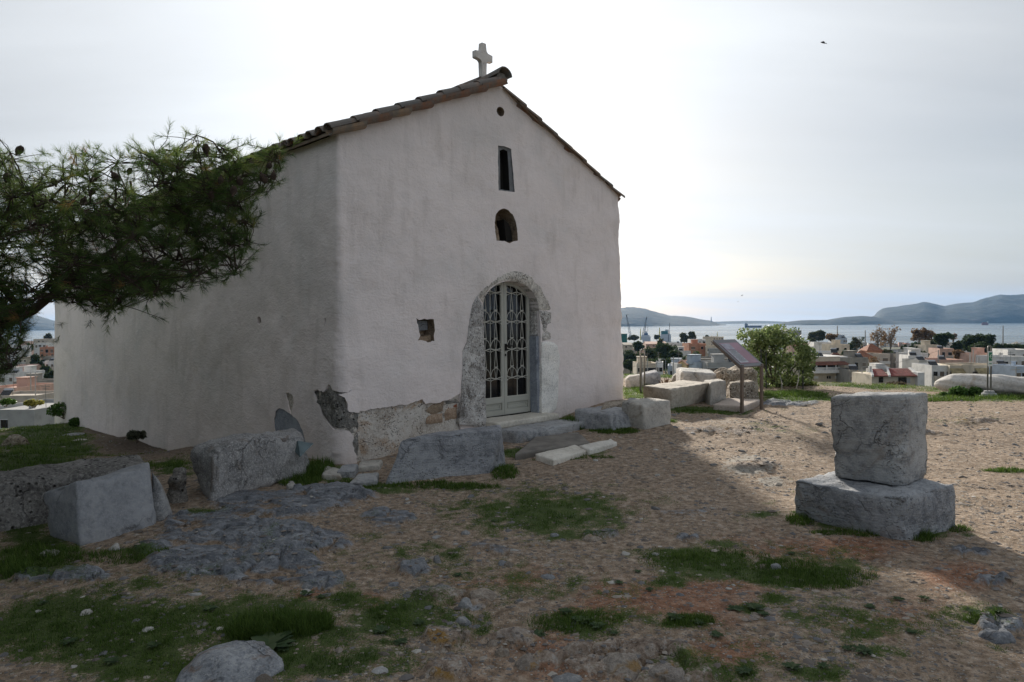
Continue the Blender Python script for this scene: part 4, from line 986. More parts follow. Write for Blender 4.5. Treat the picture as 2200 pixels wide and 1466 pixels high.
flat_slab('marble_kerb_slab', [(1266,966),(1326,950),(1312,942),(1243,957)], .055, M_marble, 37, 'right of two flat white marble slabs edging the paving before the door', 'marble slab')
def block_px(name, near_b, left_b, right_b, near_t, left_t, right_t, zt_, mat, seed, label, cat='stone block', rad=.03, amp=.012, chips=.02, step=.028, back=None, lay=0., group=None):
    """three bottom corners on the ground and three top corners at height zt_ give the block"""
    n = gp(*near_b); l = gp(*left_b); r_ = gp(*right_b); zt3 = (zt_,)*3 if isinstance(zt_, (int, float)) else zt_
    N = zp(*near_t, zt3[0]); L = zp(*left_t, zt3[1]); Rr = zp(*right_t, zt3[2])
    bk = l+r_-n; BK = L+Rr-N
    if back is not None: k = back; bk = n+(l-n)*k+(r_-n)*k if False else bk; 
    b4 = [n, r_, bk, l]; b4 = [np.array((q[0], q[1], min(q[2], float(H(q[0], q[1])))-.08)) for q in b4]
    return hexstone(name, b4, [N, Rr, BK, L], mat, rad, amp, step, seed, chips, label, cat, group, lay=lay)
# D: two blocks right of the door
def hz(px, py, Y_): return at(px, py, Y_)[2]
nb = gp(1311, 928); block_px('squared_block', (1311,928), (1233,905), (1377,918), (1311,890), (1233,879), (1375,881), hz(1311, 890, nb[1]+.03), M_b1, 41, 'low grey block right of the doorway with grass along its foot')
nb = gp(1387, 925); block_px('squared_block', (1387,925), (1340,908), (1443,914), (1382,868), (1333,862), (1442,860), hz(1384, 868, nb[1]+.03), M_b2, 42, 'pale upright block with a brown stain beside the low grey block')
# stones of the terrace by the right corner of the wall
o = flat_slab('footing_stone', [(1290,880),(1345,866),(1350,858),(1300,862)], .07, M_b4, 43, 'dark rubble footing at the right end of the facade', 'footing')
flat_slab('footing_stone', [(1341,864),(1372,866),(1385,857),(1352,854)], .10, M_b1, 44, 'small flat stone at the right corner of the chapel', 'footing')
# E: group behind, by the information panel
nb = gp(1443, 879); zt_ = hz(1443, 834, nb[1]+.05)
block_px('squared_block', (1443,879), (1380,856), (1512,862), (1443,835), (1379,829), (1531,822), (zt_, zt_+.0, zt_+.02), M_b5, 51, 'large buff marble block with a flat top behind the upright pale block', rad=.03, amp=.015)
nb = gp(1528, 872); zt_ = hz(1528, 822, nb[1]+.1)
block_px('squared_block', (1524,872), (1506,860), (1562,866), (1527,822), (1512,817), (1560,818), zt_, M_b2, 52, 'upright grey block leaning on the end of the large buff block')
nb = gp(1566, 860); zt_ = hz(1566, 823, nb[1]+.1)
block_px('porous_block', (1569,860), (1560,851), (1633,858), (1568,824), (1561,819), (1622,821), zt_, M_b4, 53, 'pitted pale porous block behind the information panel posts', amp=.03, rad=.06, chips=.05)
Yb = nb[1]+1.2
def wallish(name, xl_, xr_, yt0, yt1, Yd, dep, mat, seed, label, cat='stone block', amp=.02, rad=.05, zb_=None, skew=.0):
    """block facing the viewer: left and right pixel columns, top edge heights, at distance Yd"""
    L = at(xl_, yt0, Yd); Rr = at(xr_, yt1, Yd+skew); g0 = float(H(L[0], L[1])) if zb_ is None else zb_; g1 = float(H(Rr[0], Rr[1])) if zb_ is None else zb_
    bk = V3(.12*dep, dep, 0)
    return hexstone(name, [V3(L[0], L[1], g0-.08), V3(Rr[0], Rr[1], g1-.08), V3(Rr[0], Rr[1], g1-.08)+bk, V3(L[0], L[1], g0-.08)+bk], [L, Rr, Rr+bk+V3(0, 0, .02), L+bk+V3(0, 0, .02)], mat, rad, amp, .035, seed, .04, label, cat)
wallish('porous_block', 1540, 1629, 797, 792, Yb, .6, M_b4, 54, 'dark brown weathered stone mass behind the pitted porous block', amp=.05, rad=.12)
wallish('long_block', 1463, 1545, 797, 803, Yb+.25, .9, M_b2, 55, 'long pale slab lying behind the large buff block', skew=-.1, amp=.012)
wallish('low_boulder', 1345, 1384, 812, 807, 14.6, .5, M_b2, 56, 'small grey boulder on the grass just right of the chapel corner', 'boulder', rad=.1)
wallish('low_boulder', 1378, 1420, 806, 800, 15.2, .6, M_b1, 57, 'grey boulder between the metal hoop and the dry root', 'boulder', rad=.1)
wallish('low_boulder', 1446, 1465, 806, 803, 14.4, .4, M_b3, 58, 'small dark boulder left of the long pale slab', 'boulder', rad=.1)
# dry uprooted stump
mb = MB(); c = at(1432, 817, 13.6); c[2] = float(H(c[0], c[1])); rs = np.random.RandomState(3)
for k in range(26):
    a_ = rs.uniform(0, 6.28); e = rs.uniform(.4, 1.5); L_ = rs.uniform(.15, .30)
    p = [c+V3(0, 0, .0)]
    for i in range(1, 5): p.append(p[-1]+V3(math.cos(a_)*math.cos(e), math.sin(a_)*math.cos(e), math.sin(e))*L_/4+rs.uniform(-.015, .015, 3))
    mb.tube(p, [.035, .026, .018, .010, .003], 5)
o = mb.obj('tree_stump', [simple('dry_root_wood', (.16, .10, .065), .9, 0, .3, 9)]); tag(o, 'dry brown uprooted stump beside the long pale slab', 'stump')
# the information panel on its slab
ps = hexstone('panel_base', [lift(gp(1531,879), -.06), lift(gp(1600,884), -.06), lift(gp(1638,868), -.06), lift(gp(1562,864), -.06)], [lift(gp(1531,879), .075), lift(gp(1600,884), .075), lift(gp(1638,868), .075), lift(gp(1562,864), .075)], stone_mat('pinkish_concrete', (.30, .25, .215), (.42, .36, .315), (.52, .46, .41), 3, 60, (.6, .55, .5), .4, .3), .01, .003, .04, 61, .006, 'pinkish concrete slab under the information panel', 'concrete slab')
panel = tag(empty('information_panel', gp(1606, 884)), 'sloping information panel on two brown metal posts', 'information panel'); po = np.array(panel.location)
M_post = simple('brown_painted_steel', (.17, .135, .11), .5, .3, .06); M_frame = simple('grey_aluminium_frame', (.20, .20, .21), .45, .5, .05)
g1 = gp(1594, 885); g2 = gp(1636, 877)
t1_ = at(1591, 789, g1[1]); t2_ = at(1636, 783, g2[1]); zl_ = (t1_[2]+t2_[2])/2; t1_[2] = t2_[2] = zl_
t1_[0:2] = g1[0:2]; t2_[0:2] = g2[0:2]
lowdir = (t2_-t1_)/np.linalg.norm(t2_-t1_); perp = np.cross(V3(0, 0, 1), lowdir)
if perp[0] > 0: perp = -perp
def pbest():
    b = None
    for k in np.arange(.3, 1.4, .01):
        for h_ in np.arange(.1, .8, .01):
            A = t1_+perp*k+V3(0, 0, h_); B = t2_+perp*k+V3(0, 0, h_); e = np.sum((project(A)-(1529, 734))**2)+np.sum((project(B)-(1584, 731))**2)
            if b is None or e < b[0]: b = (e, k, h_)
    return b
_, kk, hh_ = pbest(); print('PANEL', kk, hh_, np.linalg.norm(t2_-t1_))
upv = perp*kk+V3(0, 0, hh_); upn = upv/np.linalg.norm(upv); Lp = np.linalg.norm(upv); nrm_ = np.cross(lowdir, upn); nrm_ = nrm_ if nrm_[2] > 0 else -nrm_; wd_ = np.linalg.norm(t2_-t1_)
for g_, t_ in ((g1, t1_), (g2, t2_)):
    mb = MB(); rz = math.atan2(lowdir[1], lowdir[0]); hgt = t_[2]-g_[2]
    mb.box((g_+t_)/2-po, (.05, .035, hgt+.04), rz); mb.box(((t_+upv*.5)-po)-nrm_*.03, (.05, Lp+.02, .03), M=np.stack((lowdir, upn, nrm_), 1)); mb.obj('post', [M_post], panel)
Mx = np.stack((lowdir, upn, nrm_), 1)
def board(name, u0, u1, v0, v1, off, th, mat, parent=panel):
    mb = MB(); c_ = t1_+lowdir*(u0+u1)/2+upn*(v0+v1)/2+nrm_*off-po; mb.box(c_, (u1-u0, v1-v0, th), M=Mx); return mb.obj(name, mat if isinstance(mat, list) else [mat], parent)
board('board_frame', -.03, wd_+.03, -.02, Lp+.02, 0, .022, M_frame)
def print_mat():
    b = NB('faded_print'); n = b.noise(3.0, 3, .5)
    b.col(b.mix(b.rng(n, .4, .6), (.30, .16, .20), (.36, .20, .25))); b.rough(.3); return b.m
pr_ = board('printed_face', .02, wd_-.02, .05, Lp-.07, .0125, .004, print_mat())
board('text_field', .03, wd_*.48, .07, Lp*.60, .0155, .003, simple('pale_print', (.46, .47, .50), .3, 0, .08, 20), pr_); board('photo_field', .03, wd_*.5, Lp*.62, Lp-.09, .0155, .003, simple('lilac_print', (.34, .32, .38), .3, 0, .15, 12), pr_)
tl = MB()
for i in range(24):
    v_ = .10+i*(Lp*.46)/24; c_ = t1_+lowdir*(.04+(wd_*.42)*.5)+upn*v_+nrm_*.0178-po; tl.box(c_, ((wd_*.42)*(.9 if i % 5 else .6), .007, .001), M=Mx)
tl.obj('text_lines', [simple('grey_print', (.26, .26, .28), .4)], pr_)
# metal hoop stand near the chapel corner
def hoop(cx_px, y0_, y1_, w_px, Yd, name, label, cat, with_bar=True, r_=.014):
    c = at(cx_px, y1_, Yd); gz = float(H(c[0], c[1])); c[2] = gz; w_ = w_px*Yd/FPX/2; ht = at(cx_px, y0_, Yd)[2]-gz
    e = empty(name, c); tag(e, label, cat)
    mb = MB(); p = [(-w_, 0, 0), (-w_, 0, ht-w_)]+[(w_*math.cos(a), 0, ht-w_+w_*math.sin(a)) for a in np.linspace(math.pi, 0, 9)[1:-1]]+[(w_, 0, ht-w_), (w_, 0, 0)]
    mb.tube(p, r_, 7); mb.obj('hoop_tube', [M_hoop], e, smooth=True)
    return e, c, ht, w_
M_hoop = simple('galvanised_steel', (.22, .215, .20), .5, .7, .1)
e, c, ht, w_ = hoop(1380, 751, 829, 10, 12.9, 'hoop_stand', 'bent metal hoop stand on the grass by the right chapel corner', 'metal hoop')
e.rotation_euler = (R(-3), R(2), .3)
mb = MB(); mb.tube([(-w_, 0, ht*.86), (w_, 0, ht*.86)], .012, 6); mb.obj('crossbar', [M_hoop], e); mb = MB(); mb.tube([(-w_*.2, .02, 0), (-w_*.2, .02, ht*.82)], .009, 6); mb.obj('inner_rod', [M_hoop], e)
# exit direction sign
e, c, ht, w_ = hoop(2125, 744, 851, 7, 13.4, 'direction_sign', 'green and white emergency sign on a hoop post with a stepped concrete foot', 'sign')
M_foot = simple('grey_concrete_foot', (.36, .37, .37), .85, 0, .1, 9, .3)
mb = MB(); mb.lathe([(.165, -.05), (.165, .035), (.155, .04), (.125, .042), (.125, .085), (.118, .09), (.09, .092), (.088, .13), (.08, .135)], 28); mb.obj('foot', [M_foot], e)
k = 13.4/FPX
zt0 = at(2125, 755, 13.4)[2]-c[2]; zb0 = at(2125, 787, 13.4)[2]-c[2]
sg = MB(); sg.box((0, -.02, (zt0+zb0)/2), (.085, .012, zt0-zb0)); plate = sg.obj('sign_plate', [simple('sign_white', (.72, .74, .72), .4, 0, .03)], e)
sg = MB(); g0_, g1_ = zb0+(zt0-zb0)*.36, zt0-.02; sg.box((0, -.028, (g0_+g1_)/2), (.062, .003, g1_-g0_)); sg.box((0, -.028, zb0+(zt0-zb0)*.17), (.05, .003, .016)); gp_ = sg.obj('green_field', [simple('sign_green', (.02, .20, .10), .4, 0, .04)], plate)
sg = MB(); zc = (g0_+g1_)/2; sg.tube([(.020, -.031, zc+.05), (-.018, -.031, zc), (.020, -.031, zc-.05)], .006, 4); sg.tube([(-.008, -.031, zc), (.022, -.031, zc)], .005, 4); sg.obj('arrow_symbol', [simple('sign_symbol_white', (.7, .75, .7), .4)], plate)
# G: fluted marble drum lying at the right edge
def drum():
    Yd = 14.6; L = at(2006, 846, Yd); Rr = at(2330, 856, Yd-1.6); ax = Rr-L; ln = np.linalg.norm(ax[:2]); ax = ax/np.linalg.norm(ax)
    gz = float(H(L[0], L[1])); rad_ = .225; nu, nv_ = 90, 48; V = []
    up = V3(0, 0, 1); sd = np.cross(ax, up); sd /= np.linalg.norm(sd)
    for i in range(nu):
        s = i/(nu-1); prof = min(1, (s/.14))**.55 if s < .14 else 1-.18*sstep(.45, .6, s)
        for j in range(nv_):
            a = 2*math.pi*j/nv_; tw = a+s*2.4
            fl = 1-.085*abs(math.sin(3.5*tw))**8-.04*abs(math.sin(6*tw+1))**9
            rr = rad_*prof*fl; q = L+ax*s*ln+V3(0, 0, rad_*.80)+sd*rr*1.35*math.cos(a)+up*rr*math.sin(a); V.append(q)
    V = np.array(V); V += (fbm(V*4, 4, 5)*.012)[:, None]*V3(.3, .3, 1); V[:, 2] += gz-L[2]
    o0 = V3(L[0], L[1], gz)
    F = [(i*nv_+j, i*nv_+(j+1) % nv_, (i+1)*nv_+(j+1) % nv_, (i+1)*nv_+j) for i in range(nu-1) for j in range(nv_)]+[tuple(range(nv_)), tuple((nu-1)*nv_+j for j in range(nv_))]
    o = link('fallen_column', mesh_data('fallen_column', V-o0, F, M_marble2, smooth=True), None, o0); tag(o, 'pale carved marble column lying behind the green sign', 'column')
M_marble2 = stone_mat('weathered_marble', (.30, .28, .255), (.52, .50, .46), (.70, .68, .63), 3.0, 40, (.76, .73, .68), .4, .6, stain=(.40, .33, .25)); drum()
# H: stones on the left
# long conglomerate beam
zf = .37
f0 = zp(328, 1004, zf); f0[2] = 0; fdir = V3(-.78, -.62, 0)/np.hypot(.78, .62); fb = V3(-.62, .78, 0)/np.hypot(.78, .62)
bA = f0+fdir*3.0; Z0 = -.08
f0 = f0+fb*.10; bA = bA+fb*.10
bN = [bA, f0, f0+fb*.46, bA+fb*.46]; bN = [V3(q[0], q[1], Z0-.05) for q in bN]
tN = [bA+V3(0, 0, zf), f0+V3(0, 0, zf), f0+fb*.42+V3(0, 0, zf+.06), bA+fb*.42+V3(0, 0, zf+.02)]
hexstone('long_block', bN, tN, M_b3, .03, .020, .03, 71, .02, 'long dark pitted beam of stone running out of the left edge', 'stone block', nmax=90)
# slanted grey block leaning on it
g0 = gp(172, 1173); gR = gp(330, 1128); gL = gp(95, 1152)
tN0 = at(162, 1032, g0[1]+.04); tR1 = at(320, 1006, gR[1]+.05); tL1 = at(90, 1060, gL[1]+.0)
gRR = gR+V3(.03, .0, 0)
hexstone('slanted_block', [lift(g0, -.05), lift(gRR, -.02), gR+V3(-.15, .35, -.05), lift(gL, -.05)+V3(0, .05, 0)], [tN0, tR1, tR1+V3(-.1, .20, .02), tL1], stone_mat('smooth_blue_grey_stone', (.19, .205, .23), (.29, .305, .33), (.41, .42, .44), 2.2, 70, (.45, .46, .48), .3, .5), .022, .012, .018, 72, .03, 'smooth blue-grey block leaning against the long pitted beam', 'stone block', nmax=60)
rg = gp(345, 1118)
hexstone('split_stone', [rg+V3(-.09, -.04, -.05), rg+V3(.045, .0, -.05), rg+V3(.02, .22, -.05), rg+V3(-.13, .2, -.05)], [at(325, 1010, rg[1]), at(346, 1036, rg[1]), at(346, 1036, rg[1]+.18), at(323, 1008, rg[1]+.18)], M_b1, .04, .015, .02, 73, .02, 'narrow split slab at the right end of the smooth blue-grey block', 'stone block')
block_px('small_boulder', (372,1086), (352,1072), (402,1080), (380,1008), (360,1035), (400,1003), (.30, .22, .34), M_b3, 74, 'small brown-grey boulder between the slanted block and the large boulder', 'boulder', rad=.08, amp=.03)
# large boulder before the side wall
B0 = gp(452, 1086); B1 = gp(650, 1022); B2 = B1+V3(.0, .5, 0); B3 = gp(397, 1075)+V3(-.02, .38, 0)
T0 = at(466, 972, B0[1]+.10); T1 = at(657, 938, B1[1]+.05); T2 = at(640, 918, B1[1]+.45); T3 = at(398, 962, B3[1]-.1)
hexstone('large_boulder', [lift(B0, -.06), lift(B1, -.06), lift(B2, -.06), lift(B3, -.06)], [T0, T1, T2, T3], stone_mat('mottled_boulder', (.10, .095, .095), (.24, .235, .235), (.40, .39, .38), 3, 70, (.54, .53, .51), .7, .9, stain=(.17, .13, .10)), .09, .045, .022, 75, .05, 'large mottled grey boulder lying against the side wall', 'boulder', freq=3, nmax=60)
# top hump of the boulder is part of the same stone: raise its crest
o = bpy.data.objects['large_boulder']; a = np.empty(len(o.data.vertices)*3, np.float32); o.data.vertices.foreach_get('co', a); a = a.reshape(-1, 3); Wp = a+np.array(o.location)
pj = project(Wp); crest = np.exp(-((pj[:, 0]-545)/85)**2)*sstep(.25, .6, a[:, 2]); a[:, 2] += .07*crest; o.data.vertices.foreach_set('co', a.ravel()); o.data.update()
# metal sheet between boulder and wall
c0_ = at(655, 962, 7.25); mb = MB(); A_ = at(640, 947, 7.2); B_ = at(674, 953, 7.3); C_ = at(645, 982, 7.1); D_ = at(625, 960, 7.2)
V = np.array([A_, B_, C_, D_]); n_ = np.cross(B_-A_, C_-A_); n_ /= np.linalg.norm(n_)
mb.add(np.concatenate((V, V+n_*.006))-c0_, [(0, 1, 2, 3), (7, 6, 5, 4), (0, 4, 5, 1), (1, 5, 6, 2), (2, 6, 7, 3), (3, 7, 4, 0)]); tag(mb.obj('metal_sheet', [simple('green_grey_sheet', (.13, .17, .18), .4, .5, .15, 10)], None, c0_), 'bent blue-green metal sheet stuck between the boulder and the wall', 'metal sheet')
# rubble at the foot of the corner
for i, (pix, th, m_, lab) in enumerate((([(690,1018),(735,1022),(742,1004),(700,1002)], .05, M_b2, 'pale broken footing stone under the near corner of the chapel'), ([(722,1012),(762,1010),(770,996),(735,997)], .07, M_b1, 'flat grey footing stone just right of the near corner'),
        ([(765,1003),(818,998),(822,985),(775,988)], .05, M_b2, 'long pale footing stone behind the long grey block'), ([(742,1040),(812,1030),(815,1014),(770,1018)], .05, M_b1, 'flat grey slab in the grass left of the long grey block'), ([(615,1042),(636,1042),(634,1030),(618,1030)], .07, M_b2, 'small pointed pale stone in the grass below the boulder'))):
    flat_slab('footing_stone' if i < 3 else 'loose_slab', pix, th, m_, 80+i, lab, 'footing' if i < 3 else 'stone', rad=.02, amp=.014)
# stones in the foreground
def dome(name, px, py, w_px, h_px, dep, mat, seed, label, cat='boulder', flat=1.0, freq=4, step=None):
    g_ = gp(px, py); Yd = g_[1]; w_ = w_px*Yd/FPX; h_ = h_px*Yd/FPX*flat; n = 30 if w_px > 60 else 14
    V = []; th_ = np.linspace(0, math.pi*.5, n//2+1); ph = np.linspace(0, 2*math.pi, 2*n, endpoint=False)
    T, Pp = np.meshgrid(th_, ph, indexing='ij'); st = np.sin(T)**.8
    Q = np.stack((w_/2*st*np.cos(Pp), dep/2*st*np.sin(Pp), h_*np.cos(T)**.8-.03), -1)
    Qs = Q.copy(); qn = np.random.RandomState(seed)
    for _k in range(9 if w_px > 60 else 6):
        p_ = qn.normal(size=3)*np.array((1, 1, .9)); p_[2] = abs(p_[2])*.9; p_ /= np.linalg.norm(p_); ext = np.max(Q @ p_); ov = np.clip(Q @ p_-ext*qn.uniform(.68, .9), 0, 9); Q = Q-ov[..., None]*p_
    Q += np.stack((fbm(Q*freq+seed, 3, seed), fbm(Q*freq+seed+9, 3, seed+1), fbm(Q*freq*1.2+seed+3, 4, seed+2)), -1)*np.array((w_*.10, dep*.1, h_*.30))+fbm(Q*freq*4, 3, seed+4)[..., None]*.008
    Q[-1, :, 2] = -.06
    k = 2*n; F = [(i*k+j, i*k+(j+1) % k, (i+1)*k+(j+1) % k, (i+1)*k+j) for i in range(n//2) for j in range(k)]
    o = link(name, mesh_data(name, Q.reshape(-1, 3), [f_[::-1] for f_ in F], mat, smooth=True), None, g_+V3(0, dep*.3, 0), (0, 0, (seed % 7)*.1-.3)); tag(o, label, cat); return o
M_f1 = stone_mat('blue_foreground_rock', (.09, .10, .115), (.175, .185, .20), (.33, .33, .33), 4, 60, (.42, .41, .40), .4, .8, stain=(.20, .15, .11))
M_f2 = stone_mat('beige_knobbly_rock', (.14, .11, .085), (.28, .235, .195), (.48, .43, .37), 8, 50, (.22, .20, .19), .5, 1.0, stain=(.33, .19, .05))
M_f3 = stone_mat('white_limestone_chip', (.28, .27, .25), (.42, .41, .39), (.58, .56, .53), 8, 60, (.3, .29, .28), .3, .5)
M_f4 = stone_mat('veined_bedrock', (.08, .085, .095), (.20, .21, .225), (.44, .445, .45), 6, 45, (.50, .49, .47), .5, 1.0, stain=(.24, .16, .11), streak=True)
dome('bedrock_boulder', 458, 1484, 235, 60, .55, M_f4, 5, 'rounded blue-grey rock rising from the grass at the bottom left')
FS = [(808,1448,62,26,M_f3,'angular white stone at the bottom edge in the grass'),(962,1432,42,44,M_f1,'round dark grey stone among beige knobbly rock'),(992,1425,40,34,M_f1,'grey stone beside the round dark one'),(1000,1445,34,26,M_f2,'small beige stone below the grey pair'),
 (893,1218,66,30,M_f1,'slanting dark stone left of the brown soil patch'),(845,1255,30,18,M_f1,'small round grey stone left of the beige rock row'),(1035,1278,66,30,M_f2,'cracked beige rock at the end of the beige rock row'),(1000,1300,34,30,M_f1,'small upright grey stone under the cracked beige rock'),(995,1335,40,22,M_f1,'flat grey stone above the knobbly rock'),
 (1668,1215,24,18,M_f1,'round grey stone at the edge of the long green patch'),(1935,1338,42,20,M_f1,'rounded dark stone on the brown soil at lower right'),(1765,1318,36,20,M_f1,'grey stone beside the small tufts at lower right'),(1795,1292,30,14,M_f1,'pair of low grey stones below the green patch'),
 (1842,1440,14,9,M_f3,'tiny bright white pebble near the bottom right'),(1575,1290,34,8,M_f1,'flat grey stone lying alone in the gravel'),(1192,1148,26,12,M_f1,'low rounded stone in the middle of the green patch'),(1270,1155,60,16,M_f2,'flat layered beige rock in the middle ground'),(1320,1150,22,10,M_f2,'small beige stone beside the layered rock'),
 (1150,1170,40,14,M_f2,'long pale stone left of the layered rock'),(1180,1240,44,16,M_f1,'long rounded stone in the short grass'),(1212,1243,22,12,M_f1,'small stone touching the long rounded one'),(1258,1262,18,18,M_f1,'upright small dark stone in the soil'),(1030,1190,30,16,M_f1,'grey stone on the gravel above the dark slanting stone'),
 (1078,1210,28,18,M_f1,'grey stone at the left end of a grassy strip'),(1000,1142,26,16,M_f1,'small grey stone left of the sparse green patch'),(445,1345,1,1,M_f1,None),(310,1352,40,18,M_f3,'pale stone in the grass at lower left'),(355,1362,26,12,M_f3,'small pale stone right of the other pale one at lower left'),(140,1300,1,1,M_f1,None),
 (185,1282,46,14,M_f3,'flat white stone in the grass near the left edge'),(205,1300,40,12,M_f3,'second flat white stone below the first near the left edge'),(180,1316,36,18,M_f3,'grey-white stone leaning in the grass near the left edge'),(680,1318,32,12,M_f2,'flat beige stone right of the tall grass tuft'),(705,1336,30,14,M_f3,'pale flat stone right of the beige one by the tall grass'),
 (660,1398,34,16,M_f2,'beige stone right of the leafy rosette'),(1135,1425,60,40,M_f2,'ribbed brown stone half buried at the bottom centre'),(1225,1445,14,14,M_f3,'small white pebble beside the ribbed brown stone'),(1058,1435,16,9,M_f3,'single white pebble left of the ribbed brown stone'),(1208,1392,14,8,M_f3,'white pebble above the ribbed brown stone'),
 (1340,1440,120,50,M_f2,'lichen-spotted beige rock at the bottom centre right'),(1440,1462,110,50,M_f2,'orange-brown rock at the bottom edge right of the lichen-spotted rock'),(1290,1395,60,24,M_f2,'knobbly beige rock above the lichen-spotted rock'),(1225,1462,90,24,M_f1,'blue-grey rock at the bottom edge left of the lichen rock'),
 (2150,1370,90,34,M_f1,'pale grey rock at the lower right edge'),(1468,990,22,8,M_f1,'dark flat stone on the trodden ground before the blocks'),(1750,950,1,1,M_f1,None),(925,1385,40,34,M_f2,'beige knobbly stone at the left of the bare soil'),(950,1400,34,26,M_f2,'second beige knobbly stone beside the first'),(1060,1378,44,26,M_f2,'pale knob of rock above the bare soil'),
 (1080,1400,36,20,M_f2,'small pale rock with orange lichen above the bare soil'),(240,1190,1,1,M_f3,None),(243,1182,36,30,M_f3,'white veined stone in the grass below the slanted block'),(95,1190,50,20,M_f3,'pale stone in the dark grass at the far left'),(690,1256,34,26,M_f1,'rounded grey stone at the right end of the bedrock'),(660,1262,44,24,M_f1,'grey stone at the lower right of the bedrock'),(730,1245,24,22,M_f1,'small stone at the tip of the bedrock')]
for i, (x_, y_, w_, h_, m_, lab) in enumerate(FS):
    if lab: dome('loose_stone', x_, y_+h_*.2, w_, h_*.85, max(.03, w_*gp(x_, y_)[1]/FPX*.8), m_, 100+i, lab, 'stone', freq=9)
# ---------------------------------------------------------------- plants
def leaf_mat(name, stops, rough=.7, trans=True):
    b = NB(name); t = b.attr('tone'); b.col(b.ramp(t, stops)); b.rough(rough); b.p.inputs['Specular IOR Level'].default_value = .25
    if trans:
        m = b.t; o = m.nodes['Material Output']; tr = b.n('ShaderNodeBsdfTranslucent'); ml = b.mix(.0, b.ramp(t, stops), (1, 1, 1)); b.l(ml, tr.inputs[0])
        mx_ = b.n('ShaderNodeMixShader'); mx_.inputs[0].default_value = .38; b.l(b.p.outputs[0], mx_.inputs[1]); b.l(tr.outputs[0], mx_.inputs[2]); b.l(mx_.outputs[0], o.inputs[0])
    return b.m
M_grass = leaf_mat('grass_blades', ((0, (.045, .085, .015)), (.4, (.092, .158, .028)), (.7, (.17, .235, .050)), (.88, (.28, .27, .11)), (1, (.42, .35, .20))))
M_gravel = None
rs = np.random.RandomState(12)
def blades(P, hgt, wid, lean, tone, per=6, spread=.02):
    """P (n,3); returns verts, quads, tone"""
    n = len(P)*per; B = np.repeat(P, per, 0); h = np.repeat(hgt, per)*rs.uniform(.5, 1.25, n); w = np.repeat(wid, per); sp_ = np.repeat(spread, per) if np.ndim(spread) else spread
    a = rs.uniform(0, 2*math.pi, n); rr = np.sqrt(rs.uniform(0, 1, n))*sp_
    B = B+np.stack((np.cos(a)*rr, np.sin(a)*rr, np.zeros(n)-.004), -1)
    az = rs.uniform(0, 2*math.pi, n); ln = np.repeat(lean, per)*rs.uniform(.2, 1.4, n)
    D = np.stack((np.cos(az)*ln, np.sin(az)*ln, np.ones(n)), -1); D /= np.linalg.norm(D, axis=1, keepdims=True)
    s = np.stack((-np.sin(az+rs.uniform(-1, 1, n)), np.cos(az), np.zeros(n)), -1); s /= np.linalg.norm(s, axis=1, keepdims=True); s *= (w/2)[:, None]
    M_ = B+D*(h*.55)[:, None]; D2 = D+np.stack((np.cos(az)*ln, np.sin(az)*ln, -.35*ln), -1)*.8; D2 /= np.linalg.norm(D2, axis=1, keepdims=True); T = M_+D2*(h*.5)[:, None]
    V = np.stack((B-s, B+s, M_+s*.8, M_-s*.8, T), 1).reshape(-1, 3); i = np.arange(n)*5
    F = np.concatenate((np.stack((i, i+1, i+2), -1), np.stack((i, i+2, i+3), -1), np.stack((i+3, i+2, i+4), -1)))
    return V, F, np.repeat(np.clip(np.repeat(tone, per)+rs.uniform(-.18, .18, n), 0, 1), 5)
def sample_ground(n, y0=1.8, y1=19.0, um=1.05):
    y = np.exp(rs.uniform(math.log(y0), math.log(y1), n)); x = rs.uniform(-um, um, n)*(y+.3); return x, y
# which places are covered by the chapel or stand under stones
def free(x, y, pad=.0):
    q = np.stack((x, y), -1)-C0[:2]; a = q @ fh[:2]; b_ = q @ sh[:2]; return ~((a > -.12-pad) & (a < WD+.12+pad) & (b_ > -.12-pad) & (b_ < LS+.1))
x, y = sample_ground(300000); P = np.stack((x, y, np.zeros_like(x)), -1); P[:, 2] = H(x, y)
g, r, dk = masks(P); pr = sstep(.34, .80, g)*(1-.85*sstep(.35, .6, r)*(y < 12)); pr = pr+.05*sstep(-.1, .4, fbm(P[:, :2]*2.2, 3, 78)); pr = pr*(.12+.88*sstep(-.15, .25, fbm(P[:, :2]*12, 3, 77)))
keep = (rs.uniform(0, 1, len(x)) < pr*.72) & free(x, y)
P = P[keep]; g = g[keep]; r = r[keep]; P[:, 2] = ground_z(P, g, r); yy = P[:, 1]
n3 = fbm(P[:, :2]*.9, 3, 88); dry = fbm(P[:, :2]*2.5, 3, 89)
backlawn = sstep(-2.5, -4.5, P[:, 0])*sstep(6.2, 8, yy); farr = sstep(10, 13, yy)*(P[:, 0] > 0)
hgt = (.013+.024*sstep(.5, 1.3, g))*(1+.4*n3)+.03*backlawn+.03*farr
wid = np.maximum(.0026, .00062*yy)
tone = .30+.42*dry+.12*farr+.08*backlawn+.15*(1-sstep(.5, 1, g))
V, F, T = blades(P, hgt, wid, np.full(len(P), .8), tone, 6, .010+.004*yy)
o = link('grass', mesh_data('grass', V, F, M_grass, attrs={'tone': T})); tag(o, kind='stuff'); print('GRASS blades', len(P)*6)
